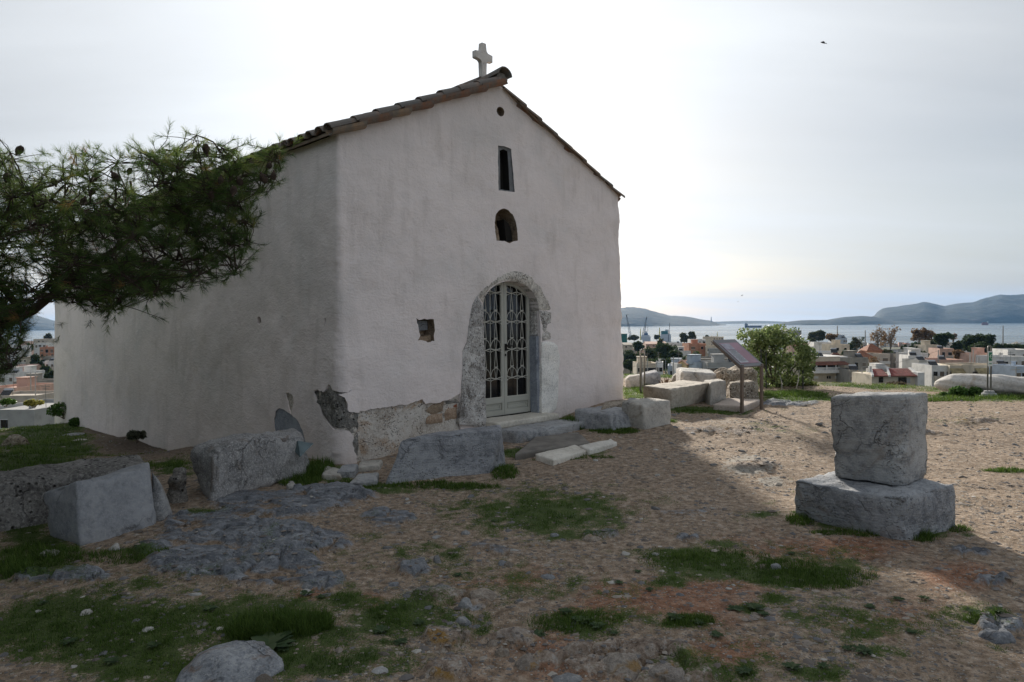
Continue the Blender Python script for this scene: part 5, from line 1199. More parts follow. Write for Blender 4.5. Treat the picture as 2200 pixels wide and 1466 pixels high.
# taller rough grass
TT = [(600,1350,110,26,.13,900),(540,1362,50,14,.10,250),(680,1345,40,14,.12,200),(1530,1200,160,22,.05,500),(1760,1240,130,26,.055,600),(1690,1215,70,18,.055,300),(640,1025,55,22,.12,500),(760,1040,60,8,.07,200),(620,1010,20,20,.14,160),(690,1010,30,16,.16,260),(960,1043,120,7,.07,420),(1085,1015,30,14,.09,200),
      (1225,905,20,14,.22,260),(1240,915,22,8,.12,160),(1320,928,55,6,.07,260),(1430,908,22,5,.07,90),(1230,985,90,5,.05,200),(1500,885,80,5,.05,240),(1720,1125,30,12,.08,200),(1830,1150,90,7,.06,260),(1980,1158,30,8,.09,160),(2060,1140,30,6,.05,90),
      (90,1195,90,22,.09,420),(250,1200,110,12,.06,260),(30,1225,40,20,.13,180),(2125,1325,55,12,.06,240),(2160,1015,50,5,.06,160),(1390,838,35,10,.09,300),(1700,848,80,6,.12,500),(2040,860,70,4,.10,260),(2160,855,70,5,.14,400),(320,930,14,8,.10,60),(240,912,40,5,.09,120),(400,1345,220,30,.035,500),(180,1350,200,60,.04,600),(1480,1345,55,12,.045,260),(1235,1335,100,22,.05,400)]
Ps = []; Hs = []; Ts = []
for (cx, cy, rx, ry, hh_, n) in TT:
    a = rs.uniform(0, 6.283, n); q = np.sqrt(rs.uniform(0, 1, n)); Ps.append(gpv(cx+rx*q*np.cos(a), cy+ry*q*np.sin(a))); Hs.append(hh_*rs.uniform(.5, 1.1, n)*(1-.4*q)); Ts.append(rs.uniform(.1, .5, n))
Ps = np.concatenate(Ps); Hs = np.concatenate(Hs); Ts = np.concatenate(Ts); Ws = np.maximum(.0028, .0007*Ps[:, 1])
kp = free(Ps[:, 0], Ps[:, 1]); Ps = Ps[kp]; Ps[:, 2] = ground_z(Ps); V, F, T = blades(Ps, np.array(Hs)[kp], np.array(Ws)[kp], np.full(len(Ps), .55), np.array(Ts)[kp], 5, .02)
o = link('tall_grass', mesh_data('tall_grass', V, F, M_grass, attrs={'tone': T})); tag(o, kind='stuff')
# ---- gravel and small stones
def gravel_mat():
    b = NB('gravel_stones'); t = b.attr('tone'); n = b.noise(60, 3, .6)
    c = b.ramp(t, ((0, (.10, .09, .085)), (.25, (.16, .135, .115)), (.5, (.15, .155, .165)), (.72, (.27, .225, .185)), (.9, (.40, .36, .31)), (1, (.52, .50, .46))))
    b.col(b.mix(b.ma('MULTIPLY', b.rng(n, .4, .7), .3), c, (.12, .10, .085))); b.rough(.9); return b.m
M_gr = gravel_mat()
x, y = sample_ground(170000, 1.8, 17); P = np.stack((x, y, H(x, y)), -1); g, r, dk = masks(P)
cl_ = .25+.75*sstep(-.1, .5, fbm(P[:, :2]*3.0, 4, 61)); wm_ = emask(P, WHITE_E)
kp = (rs.uniform(0, 1, len(x)) < cl_*(.62-.40*sstep(.5, 1, g))*(1+1.6*wm_)) & free(x, y); P = P[kp]; g = g[kp]; r = r[kp]; P[:, 2] = ground_z(P, g, r); wm_ = wm_[kp]
n = len(P); size = np.exp(rs.normal(math.log(.0050), .62, n))*(1+.11*P[:, 1]); size = np.clip(size, .003, .034)*(1+.5*np.clip(wm_, 0, 1)*rs.uniform(0, 1, n))
base = np.array([(1, 0, 0), (.3, .95, 0), (-.8, .6, 0), (-.8, -.6, 0), (.3, -.95, 0), (.15, .1, .42), (0, 0, -.5)])
Fb = np.array([(0, 1, 5), (1, 2, 5), (2, 3, 5), (3, 4, 5), (4, 0, 5), (1, 0, 6), (2, 1, 6), (3, 2, 6), (4, 3, 6), (0, 4, 6)])
an = rs.uniform(0, 6.283, n); ca, sa = np.cos(an), np.sin(an); el = rs.uniform(.6, 1.3, (n, 1))
Q = base[None]*(1+rs.uniform(-.35, .35, (n, 7, 3))); Q[..., 0] *= el; Q = np.stack((Q[..., 0]*ca[:, None]-Q[..., 1]*sa[:, None], Q[..., 0]*sa[:, None]+Q[..., 1]*ca[:, None], Q[..., 2]*rs.uniform(.5, 1, (n, 1))), -1)*size[:, None, None]+P[:, None]
tone = np.clip(rs.beta(1.6, 1.8, n)+.35*wm_*rs.uniform(0, 1, n), 0, 1)
o = link('gravel', mesh_data('gravel', Q.reshape(-1, 3), (Fb[None]+np.arange(n)[:, None, None]*7).reshape(-1, 3), M_gr, attrs={'tone': np.repeat(tone, 7)})); tag(o, kind='stuff'); print('GRAVEL', n)
LMK = [(455,1420,'the bottom left boulder'),(250,1100,'the smooth slanted block'),(530,1010,'the large boulder'),(640,1160,'the bedrock outcrop'),(950,985,'the long block by the facade'),(1240,975,'the white kerb slabs'),(1310,910,'the low block by the door'),(1450,860,'the large buff block'),(1590,880,'the information panel'),(1890,850,'the top of the standing block'),(1720,1080,'the left end of the low slab'),(1950,1160,'the near corner of the low slab'),(2060,1110,'the right end of the low slab'),(2125,850,'the sign foot'),(893,1218,'the slanting dark stone'),(1035,1278,'the cracked beige rock'),(1270,1155,'the flat layered rock'),(1670,1215,'the round stone by the green patch'),(1575,1290,'the lone flat stone'),(1935,1338,'the rounded dark stone'),(2150,1360,'the lower right grey rock'),(1340,1430,'the lichen-spotted rock'),(962,1430,'the round dark stone'),(1150,1425,'the ribbed brown stone'),(808,1448,'the angular white stone'),(190,1300,'the flat white stones'),(600,1345,'the tall grass tuft'),(1620,1010,'the pale bare patch'),(130,1243,'the flat left bedrock'),(1000,1142,'the sparse green patch'),(1750,1240,'the long green patch'),(1215,1312,'the middle weed patch')]
def near_label(what, Pw):
    q = project(np.asarray(Pw, float)); sc = [np.hypot(q[0]-a, (q[1]-b_)*2.2) for a, b_, _ in LMK]; j = int(np.argmin(sc)); a, b_, nm = LMK[j]; dx, dy = q[0]-a, q[1]-b_
    far_ = 'close' if sc[j] < 70 else 'slightly' if sc[j] < 140 else 'well'
    hd_ = 'left of' if dx < -abs(dy)*1.2 else 'right of' if dx > abs(dy)*1.2 else ('in front of' if dy > 0 else 'behind')
    if hd_ in ('left of', 'right of') and abs(dy) > 18: hd_ = ('before and ' if dy > 0 else 'behind and ')+hd_
    return f"{what} {far_} {hd_} {nm}"
# ---- single loose stones one could pick up
def rockm(seed, mat):
    bm = bmesh.new(); bmesh.ops.create_icosphere(bm, subdivisions=2, radius=1.0); v_ = np.array([q.co[:] for q in bm.verts])
    rr_ = np.random.RandomState(seed); pl = rr_.normal(size=(7, 3)); pl /= np.linalg.norm(pl, axis=1, keepdims=True)
    for p_ in pl:
        d_ = v_ @ p_; ov = np.clip(d_-rr_.uniform(.45, .8), 0, 1); v_ -= ov[:, None]*p_
    v_ *= np.array((1.25, .9, .55)); v_ += .06*fbm(v_*2.5+seed, 3, seed)[:, None]*v_
    for q, c_ in zip(bm.verts, v_): q.co = c_
    m_ = bpy.data.meshes.new('small_stone'); bm.to_mesh(m_); bm.free(); m_.materials.append(mat); return m_
protos = [rockm(i, [M_f1, M_f3, M_f2, M_f1, M_f2, M_f3, M_f1][i]) for i in range(7)]
KL = ['small blue-grey limestone fragment lying loose on the ground', 'small whitish limestone chip lying loose on the ground', 'small beige stone lying loose on the ground']
KI = [0, 1, 2, 0, 2, 1, 0]
x, y = sample_ground(4000, 2.2, 14.5, .82); P = np.stack((x, y, H(x, y)), -1); g, r, dk = masks(P)
cl_ = sstep(-.05, .4, fbm(P[:, :2]*1.4, 3, 161))*(1-.6*sstep(.5, .9, g))+.8*emask(P, WHITE_E)
kp = np.where((rs.uniform(0, 1, len(x)) < cl_*.5) & free(x, y, .1))[0][:285]
for i in kp:
    k = int(rs.randint(7)); s_ = .85*float(np.clip(np.exp(rs.normal(math.log(.022), .35)), .013, .06)*(1+.06*P[i, 1])); zz_ = float(ground_z(P[i:i+1])[0])
    o = link('small_stone', protos[k], None, (P[i, 0], P[i, 1], zz_-s_*.10), (rs.uniform(-.3, .3), rs.uniform(-.3, .3), rs.uniform(0, 6.28))); o.scale = (s_,)*3
    tag(o, near_label(['small blue-grey fragment','small whitish chip','small beige stone'][KI[k]], P[i]), 'stone', ['blue-grey limestone fragments strewn about', 'whitish limestone chips strewn about', 'beige stones strewn about'][KI[k]])
# ---- rosettes and leafy weeds
M_weed = leaf_mat('weed_leaves', ((0, (.035, .065, .030)), (.5, (.065, .11, .045)), (1, (.13, .17, .08))))
def rosette(seed, nl=13, L_=.075, w_=.016, up=.5):
    q = np.random.RandomState(seed); V = []; F = []; T = []
    for i in range(nl):
        a = i*2.4+q.uniform(-.2, .2); l_ = L_*q.uniform(.6, 1.1); e = up*q.uniform(.4, 1.4); b0 = len(V); t_ = q.uniform(.2, .9)
        for k in range(5):
            s = k/4; d_ = l_*s*math.cos(e*(1-s*.8)); z_ = l_*(math.sin(e)*s-.55*s*s*math.sin(e))+.004; ww = w_*math.sin(math.pi*min(.98, .12+s*.86))**.8*q.uniform(.85, 1.1)
            for sg_ in (-1, 0, 1): V.append((math.cos(a)*d_-math.sin(a)*ww*sg_, math.sin(a)*d_+math.cos(a)*ww*sg_, z_+abs(sg_)*.004)); T.append(t_+.08*sg_)
        for k in range(4):
            for j in range(2): F.append((b0+k*3+j, b0+k*3+j+1, b0+(k+1)*3+j+1, b0+(k+1)*3+j))
    return mesh_data('leafy_weed', V, np.array(F), M_weed, smooth=True, attrs={'tone': T})
rp = [rosette(i, 11+i*2, .06+.006*i, .011+.002*i, .35+.1*i) for i in range(4)]
WE = [(575,1390,1.9,3),(610,1398,1.2,1),(1215,1312,1.1,2),(1250,1335,1.3,3),(1285,1350,1.2,2),(1155,1360,1.2,1),(1320,1365,.9,0),(1330,1255,.9,2),(1395,1270,.8,1),(1450,1340,1.3,2),(1500,1350,1.2,0),(1580,1320,1.3,1),(1620,1315,1.2,3),(1640,1330,.9,2),(1855,1405,1.4,1),(1820,1400,1.0,0),(1540,1375,1.0,2),(1600,1445,1.1,1),(1700,1440,1.0,3),(1770,1435,1.0,0),(2095,1315,1.3,2),(2140,1330,1.4,0),(1930,1290,.9,1),(1870,1310,.9,2),(1960,1365,1.0,0),(985,1235,.9,1),(660,1282,1.2,2),(690,1290,1.0,0),(1700,1185,.8,1),(1985,1290,.8,3),(860,1385,1.1,1),(900,1340,1.0,2),(820,1360,1.1,3),(1370,1225,.9,0),(1060,1120,.8,1),(330,1385,1.0,2),(150,1380,1.1,1),(90,1300,1.0,0),(450,1310,1.0,3),(240,1420,1.1,2)]
for i, (x_, y_, s_, k) in enumerate(WE):
    p_ = gp(x_, y_); p_[2] = float(ground_z(p_[None])[0])+.004; o = link('leafy_weed', rp[k], None, p_, (0, 0, i*1.7)); o.scale = (s_*(1 if i == 0 else .62),)*2+(s_*.5,)
    tag(o, 'large pale rosette of jagged leaves beside the bottom left boulder' if i == 0 else near_label('leafy rosette', p_), 'weed', None if i == 0 else 'leafy rosettes on the trodden ground')
# ---- leafy crowns
def crown_mesh(name, blobs, n, size, mat, seed, tone0=.2, tone1=.9, flat=.0, thresh=-.15, nf=1.2):
    """leaf clumps through ellipsoid volumes: blobs = (cx,cy,cz,rx,ry,rz)"""
    q = np.random.RandomState(seed); bl = np.array(blobs, float); vol = bl[:, 3]*bl[:, 4]*bl[:, 5]; ch = q.choice(len(bl), n, p=vol/vol.sum()); d_ = q.normal(size=(n, 3)); d_ /= np.linalg.norm(d_, axis=1, keepdims=True)
    rad_ = q.uniform(.25, 1, n)**.5; C_ = bl[ch, :3]+d_*bl[ch, 3:]*rad_[:, None]
    nz = fbm(C_*nf+seed, 3, seed); kp_ = nz > thresh; C_ = C_[kp_]; d_ = d_[kp_]; m_ = len(C_)
    a = q.normal(size=(m_, 3)); a /= np.linalg.norm(a, axis=1, keepdims=True); b_ = np.cross(a, q.normal(size=(m_, 3))); b_ /= np.linalg.norm(b_, axis=1, keepdims=True)
    sz = size*q.uniform(.5, 1.3, m_)[:, None]; V = np.stack((C_-a*sz*.5, C_+b_*sz*.28, C_+a*sz*.5, C_-b_*sz*.28), 1).reshape(-1, 3)
    return mesh_data(name, V, np.arange(m_*4).reshape(-1, 4), mat, attrs={'tone': np.repeat(q.uniform(tone0, tone1, m_), 4)})
M_bark = simple('grey_bark', (.13, .11, .09), .9, 0, .2, 8, .4); M_pale = simple('pale_stem', (.42, .40, .36), .8)
def plant(name, label, cat, base, blobs, n, size, mat, seed, stems=5, stem_r=.02, group=None, sm=None, **k):
    e = tag(empty(name, base), label, cat, group); link('foliage', crown_mesh('foliage', blobs, n, size, mat, seed, **k), e)
    q = np.random.RandomState(seed+1); bl = np.array(blobs)
    for i in range(stems):
        t_ = bl[q.randint(len(bl)), :3]+q.uniform(-.3, .3, 3)*bl[0, 3:]; p0 = q.uniform(-.06, .06, 3); p0[2] = -.05; mid = (p0+t_)/2+q.uniform(-.08, .08, 3)*np.linalg.norm(t_)
        mb = MB(); mb.tube([p0, mid, t_], [stem_r, stem_r*.7, stem_r*.3], 6); mb.obj('stem', [sm or M_bark], e, smooth=True)
    return e
M_shrub = leaf_mat('shrub_leaves', ((0, (.075, .12, .035)), (.5, (.16, .22, .08)), (1, (.29, .34, .15))), .5)
M_broad = leaf_mat('ground_plant_leaves', ((0, (.04, .09, .02)), (.5, (.07, .15, .035)), (1, (.14, .22, .06))), .5)
Yb = 15.6; b_ = at(1665, 850, Yb); b_[2] = float(H(b_[0], b_[1])); k = Yb/FPX
def bl(px, py, rx, ry, dep=.6, Yd=None):
    p_ = at(px, py, Yd or Yb)-b_; return (p_[0], p_[1], p_[2], rx*k, dep, ry*k)
plant('leafy_shrub', 'tall bright green leafy shrub behind the information panel', 'shrub', b_, [bl(1650,730,38,26), bl(1690,760,45,35), bl(1625,765,35,40), bl(1610,725,22,16), bl(1700,735,26,18), bl(1665,712,22,13), bl(1600,712,14,8,.3), bl(1655,800,45,40), bl(1722,775,26,34), bl(1732,760,14,18), bl(1705,755,30,30), bl(1718,800,26,26), bl(1640,840,30,14), bl(1640,745,30,30), bl(1620,720,12,14,.3), bl(1648,706,8,8,.2), bl(1705,712,12,10,.2), bl(1735,740,8,12,.2), bl(1742,775,6,14,.2), bl(1590,725,8,6,.2), bl(1675,705,12,10,.3)], 17000, .072, M_shrub, 5, 12, .02, thresh=-.16, nf=3.6)
b_ = at(1705, 848, 16.1); b_[2] = float(H(b_[0], b_[1])); k = 16.1/FPX
plant('low_bush', 'yellow-green low bush at the foot of the tall leafy shrub', 'bush', b_, [bl(1690,825,50,22,.5,16.1), bl(1730,830,26,16,.4,16.1), bl(1660,835,26,14,.4,16.1)], 4200, .07, leaf_mat('yellowgreen_leaves', ((0, (.05, .08, .02)), (.6, (.12, .15, .04)), (1, (.28, .27, .07))), .6), 8, 4, .012, thresh=-.4, nf=2)
for i, (xb, yb, xt, yt, lab) in enumerate(((1709,842,1717,795,'leaning white stem of a sapling in front of the leafy shrub'), (1680,838,1675,805,'thin pale sapling stem below the middle of the leafy shrub'))):
    A_ = at(xb, yb, 15.0); B_ = at(xt, yt, 15.1); mb = MB(); mb.tube([A_*0, (B_-A_)*.5+V3(.02, 0, 0), B_-A_], [.011, .010, .006], 6); tag(mb.obj('sapling_stem', [M_pale], None, A_, smooth=True), lab, 'sapling')
for i, (xb, y0_, y1_, lab) in enumerate(((1635,750,862,'dark stake rising behind the right post of the information panel'), (1646,752,860,'second dark stake just right of the first behind the information panel'), (1725,795,850,'dark stake supporting the right side of the leafy shrub'))):
    A_ = at(xb, y1_, 15.2); T_ = at(xb, y0_, 15.2); mb = MB(); mb.tube([(0, 0, 0), T_-A_], .016, 6); tag(mb.obj('plant_stake', [simple('dark_stake', (.035, .04, .04), .7)], None, A_), lab, 'stake')
M_grey_l = leaf_mat('grey_green_leaves', ((0, (.05, .06, .04)), (.5, (.10, .115, .08)), (1, (.20, .21, .15))), .7); M_brown_l = leaf_mat('brown_twigs', ((0, (.05, .04, .03)), (.5, (.10, .08, .055)), (1, (.17, .14, .10))), .8)
def far_bush(px, py, w_px, h_px, Yd, mat, label, seed, n=1500, size=.09, cat='bush', name='bush', group=None):
    B_ = at(px, py, Yd); kk_ = Yd/FPX; w_ = w_px*kk_/2; h_ = h_px*kk_; bls = [(0, 0, h_*.5, w_*.7, w_*.6, h_*.5), (-w_*.5, 0, h_*.38, w_*.45, w_*.4, h_*.4), (w_*.5, .1, h_*.4, w_*.45, w_*.4, h_*.38)]
    return plant(name, label, cat, B_, bls, n, size, mat, seed, 3, max(.012, .0006*Yd), thresh=-.35, nf=2.5/ max(w_, .3), group=group)
far_bush(1775, 850, 50, 28, 19, M_grey_l, 'dark grey-green bush in front of the cream villa', 31, 1800); far_bush(1790, 858, 62, 20, 18, M_grey_l, 'silvery low bush left of the standing squared block', 32, 2200, .07)
far_bush(1925, 848, 80, 28, 26, M_brown_l, 'brown leafless bush above the standing squared block', 33, 2600, .12); far_bush(1850, 850, 70, 14, 24, M_grey_l, 'thin greyish scrub at the brow behind the standing squared block', 34, 1200)
for i, (px, w_, h_, lab) in enumerate(((2060,50,24,'dark green leafy plants in front of the fallen column left of the green sign'), (2095,40,22,'bright leafy plant just left of the concrete foot'), (2160,46,26,'leafy plant just right of the concrete foot'), (2195,40,30,'tall leafy plant at the right edge before the column'), (2030,30,10,'small clump of leaves at the left end of the fallen column'))):
    B_ = gp(px, 853); far_bush(px, 853, w_, h_, float(B_[1])+.15, M_broad, lab, 40+i, 900, .06, 'plant', 'leafy_plant')
for i, (px, py, w_, h_, Yd, m_, lab) in enumerate(((135,895,70,32,16.6,M_broad,'leafy green bush at the far left corner of the chapel'), (165,915,36,18,15.6,M_broad,'small dark plant at the foot of the side wall near its far corner'), (290,945,34,22,11.2,M_grey_l,'small dark tuft of plants against the side wall'), (15,870,30,14,18.4,M_broad,'sunlit low leaves at the left edge of the brow'), (70,872,40,14,18.6,leaf_mat('yellowish_leaves', ((0, (.12, .14, .03)), (1, (.30, .28, .08)))),'yellowish plant on the left brow above the street'))):  # the last plant has a yellower leaf colour
    far_bush(px, py, w_, h_, Yd, m_, lab, 60+i, 900, .07, 'plant', 'wall_plant')
for i, (px, py, w_, h_, m_, lab) in enumerate(((20,960,55,26,M_b4,'dark brown rock at the left edge in the green lawn'), (140,880,30,12,M_b1,'grey rock under the leafy bush at the far corner'), (45,875,34,9,M_f3,'pale sunlit rock on the left brow'), (285,938,22,12,M_b1,'small grey stone against the side wall'), (230,918,24,6,M_b1,'flat stone at the base of the side wall'), (150,935,50,5,M_b1,'flat bare slab in the green lawn'), (165,948,40,5,M_b2,'pale flat rock at the edge of the dark soil patch'))):
    dome('lawn_rock', px, py, w_, h_, .4, m_, 300+i, lab, 'rock')
# ---------------------------------------------------------------- the pine whose bough hangs in from the left
pine_base = V3(-7.4, 5.6, 0); pine_base[2] = float(H(-7.4, 5.6))
pine = tag(empty('pine_tree', pine_base), 'dark green pine bough with cones hanging in from the left edge before the chapel', 'pine tree')
rs = np.random.RandomState(21)
M_pbark = simple('pine_bark', (.075, .055, .042), .95, 0, .3, 14, .8)
OUT = [(-420,330),(-200,300),(-60,330),(0,318),(40,322),(75,350),(120,345),(150,318),(195,312),(235,335),(270,330),(300,310),(335,322),(365,318),(395,315),(425,285),(445,312),(480,310),(505,318),(540,296),(570,318),(600,312),(612,345),(600,400),(575,430),(560,465),(548,500),(545,545),(520,585),(485,610),(450,620),(400,628),(350,640),(300,650),(262,668),(225,690),(195,672),(165,665),(120,660),(90,640),(60,690),(-20,700),(-200,640),(-420,600)]
LOW = [(-160,660),(60,680),(60,740),(48,775),(24,806),(-40,850),(-160,840)]
HOLES = [(80,600,26,26),(330,545,34,14),(150,668,40,12),(190,520,12,8),(60,380,18,10),(240,360,20,9),(100,655,26,14),(20,640,16,12)]
root = [pine_base, pine_base+V3(.1, 0, .8), pine_base+V3(.35, -.05, 1.35)]
mb = MB(); mb.tube([np.array(p_)-pine_base for p_ in root]+[V3(.2, .1, 2.4), V3(.1, .3, 3.4), V3(.15, .35, 4.3)], [.24, .21, .19, .14, .09, .05], 12); mb.obj('trunk', [M_pbark], pine, smooth=True)
mainp = [root[-1], at(-300, 760, 5.65), at(-120, 735, 5.7), at(0, 700, 5.7), at(70, 668, 5.75), at(120, 628, 5.8), at(170, 588, 5.8), at(240, 540, 5.85), at(320, 490, 5.85), at(400, 450, 5.85), at(470, 410, 5.8), at(530, 375, 5.8)]
mr = [.075, .06, .05, .043, .037, .030, .028, .020, .015, .012, .009, .006]
nodes = []; nr_ = []
for i in range(len(mainp)-1):
    for s in np.linspace(0, 1, 8)[:-1]: nodes.append(mainp[i]*(1-s)+mainp[i+1]*s); nr_.append(mr[i]*(1-s)+mr[i+1]*s)
lm = MB(); lm.tube([p_-pine_base for p_ in mainp], mr, 9)
def add_limb(a, b_, r0, r1, sag, sub=5):
    pts = []; w_ = rs.uniform(-.06, .06, 3)*np.linalg.norm(b_-a)
    for s in np.linspace(0, 1, sub+1): pts.append(a*(1-s)+b_*s+V3(0, 0, sag)*math.sin(math.pi*s)+w_*math.sin(math.pi*s)+rs.uniform(-.012, .012, 3)*(0 < s < 1))
    lm.tube([p_-pine_base for p_ in pts], list(np.linspace(r0, r1, sub+1)), 5 if r0 < .02 else 7)
    for p_, r_ in list(zip(pts, np.linspace(r0, r1, sub+1)))[1:]: nodes.append(p_); nr_.append(r_)
second = [((-330,560),5.2,.05),((-260,420),6.3,.05),((-100,520),5.3,.04),((-120,400),6.4,.045),((20,480),5.2,.035),((30,400),6.2,.035),((110,430),5.5,.03),((150,380),6.3,.03),((220,430),5.3,.03),((190,640),5.6,.022),((290,600),5.6,.025),((280,390),6.3,.03),((380,560),5.5,.025),((350,370),5.5,.028),((470,540),5.8,.02),((440,350),6.2,.02),((500,470),5.6,.018),((560,400),5.9,.014),((540,340),5.6,.014),((0,740),5.6,.022),((-80,760),5.5,.03),((250,500),6.4,.025),((380,450),6.5,.022)]
for (px, py), Yd, r0 in second:
    t_ = at(px, py, Yd); dd = np.linalg.norm(np.array(nodes)-t_, axis=1)+np.where(np.array(nr_) < r0*.45, .8, 0); i = int(np.argmin(dd)); add_limb(nodes[i], t_, min(r0, nr_[i]*.8), r0*.4, rs.uniform(-.05, .08), 6)
def inpix(n, poly):
    poly = np.array(poly); out_ = []
    lo, hi = poly.min(0), poly.max(0)
    while len(out_) < n:
        q = rs.uniform(lo, hi, (4000, 2)); out_ += list(q[pip(q, poly)])
    return np.array(out_[:n])
C1 = np.concatenate((inpix(660, OUT), inpix(60, LOW)))
clus = []
for (px, py) in C1:
    if any(((px-hx)/rx)**2+((py-hy)/ry)**2 < .8 for hx, hy, rx, ry in HOLES): continue
    if py < 400 and px < 560 and rs.uniform() < .42: continue
    edge = min(1, max(.25, (620-px)/300)); clus.append(at(px, py, 5.8+rs.uniform(-.85, .85)*edge))
clus.sort(key=lambda c: np.min(np.linalg.norm(np.array(mainp)-c, axis=1)))
tips = []
for c_ in clus:
    N_ = np.array(nodes); dd = np.linalg.norm(N_-c_, axis=1)+.2*(np.array(nr_) < .006); i = int(np.argmin(dd)); add_limb(nodes[i], c_, min(.011, nr_[i]*.8+.002), .0045, rs.uniform(-.02, .05), 4)
    pc = project(c_)
    for k in range(rs.randint(9, 14)):
        off = rs.normal(size=3)*V3(.11, .15, .09); t_ = c_+off+V3(0, 0, .02)
        pt = project(t_)
        if not (pip(pt[None], OUT)[0] or pip(pt[None], LOW)[0] or rs.uniform() < .15): continue
        if any(((pt[0]-hx)/rx)**2+((pt[1]-hy)/ry)**2 < .75 for hx, hy, rx, ry in HOLES) and rs.uniform() < .85: continue
        m_ = (c_+t_)/2+rs.uniform(-.02, .02, 3); lm.tube([c_-pine_base, m_-pine_base, t_-pine_base], [.0035, .0028, .0018], 4, cap=False); tips.append((m_, t_))
# unseen crown masses added at left and behind the viewer to darken left-facing surfaces
SHADE_CROWN = [(-.4, -.2, 4.9, 2.0, 2.2, 1.2), (.6, -3.0, 4.9, 2.4, 2.2, 1.2), (-2.0, -1.5, 5.2, 2.2, 2.6, 1.3), (-.2, -5.4, 5.0, 2.6, 2.2, 1.2), (-1.6, 1.6, 4.4, 2.0, 1.8, 1.2), (-2.2, 3.4, 4.0, 2.2, 2.4, 1.6), (-1.8, .4, 2.2, 1.5, 2.4, 1.2), (-3.6, 2.8, 1.8, 2.2, 3.0, 1.6), (-2.6, -2.6, 2.4, 2.0, 2.0, 1.6), (.6, -8.6, 3.6, 2.8, 2.8, 2.4), (-1.2, -5.4, 2.6, 2.2, 2.8, 1.9)]
for c_ in SHADE_CROWN: lm.tube([V3(.1, .3, 3.0), (V3(.1, .3, 3.6)+V3(*c_[:3]))/2+V3(0, 0, .2), V3(*c_[:3])], [.09, .06, .02], 6)
lm.obj('limbs', [M_pbark], pine, smooth=True)
# tufts standing clear on the outline
for (px, py) in [(90,326),(108,330),(125,322),(138,334),(165,330),(175,322),(220,334),(238,328),(250,322),(262,330),(275,320),(285,328),(350,318),(365,312),(380,320),(395,308),(455,315),(470,308),(485,318),(555,312),(20,330),(45,322),(75,340),(150,318),(190,312),(205,335),(300,312),(335,325),(425,283),(440,300),(445,330),(505,320),(540,298),(575,315),(600,318),(610,345),(598,395),(545,555),(540,580),(520,545),(485,610),(440,620),(455,590),(395,640),(350,655),(225,695),(190,700),(230,712),(130,700),(120,735),(245,690),(60,690),(20,790),(40,765)]:
    t_ = at(px, py, 5.8+rs.uniform(-.4, .3)); c_ = at(px+(300-px)*.10, py+(470-py)*.14, 5.8); tips.append((t_*.55+c_*.45, t_)); 
M_needle = leaf_mat('pine_needles', ((0, (.038, .072, .022)), (.45, (.08, .14, .036)), (.8, (.16, .23, .058)), (.96, (.25, .30, .08)), (1, (.34, .20, .07))), .6)
A_ = np.array([t_[0] for t_ in tips]); B_ = np.array([t_[1] for t_ in tips]); nt_ = len(tips); per = 38
ax_ = B_-A_; L_ = np.linalg.norm(ax_, axis=1, keepdims=True); ax_ = ax_/L_; lt = np.minimum(L_[:, 0], .10)
ax_[:, 2] += .15; ax_ /= np.linalg.norm(ax_, axis=1, keepdims=True)
n = nt_*per; AX3 = np.repeat(ax_, per, 0); s = rs.uniform(0, 1, n); base_ = np.repeat(B_, per, 0)-AX3*(s*np.repeat(lt, per))[:, None]
rv = rs.normal(size=(n, 3)); rv -= AX3*np.sum(rv*AX3, 1, keepdims=True); rv /= np.linalg.norm(rv, axis=1, keepdims=True)
dirn = AX3*rs.uniform(.55, 1.1, n)[:, None]+rv*rs.uniform(.35, .8, n)[:, None]; dirn /= np.linalg.norm(dirn, axis=1, keepdims=True)
ln = rs.uniform(.042, .078, n)[:, None]; sd = np.cross(dirn, rs.normal(size=(n, 3))); sd /= np.linalg.norm(sd, axis=1, keepdims=True); w_ = .0011
V = np.stack((base_-sd*w_, base_+sd*w_, base_+dirn*ln+sd*w_*.4, base_+dirn*ln-sd*w_*.4), 1).reshape(-1, 3)-pine_base
tb = np.clip(rs.beta(2, 2.4, nt_), 0, .95); tb = np.where(rs.uniform(0, 1, nt_) < .012, 1.0, tb); upf = sstep(2.2, 3.1, B_[:, 2])*.22; tb = np.where(tb < 1, np.clip(tb+upf, 0, .97), tb)
tn_ = np.repeat(np.repeat(tb, per)+0, 4)
print('NEEDLES', n, 'tips', nt_)
link('needles', mesh_data('needles', V, np.arange(n*4).reshape(-1, 4), M_needle, attrs={'tone': tn_}), pine)['kind'] = 'stuff'
link('unseen_shade_crown', crown_mesh('unseen_shade_crown', SHADE_CROWN, 120000, .17, M_needle, 91, 0, .9, thresh=-.45, nf=1.0), pine)['kind'] = 'stuff'
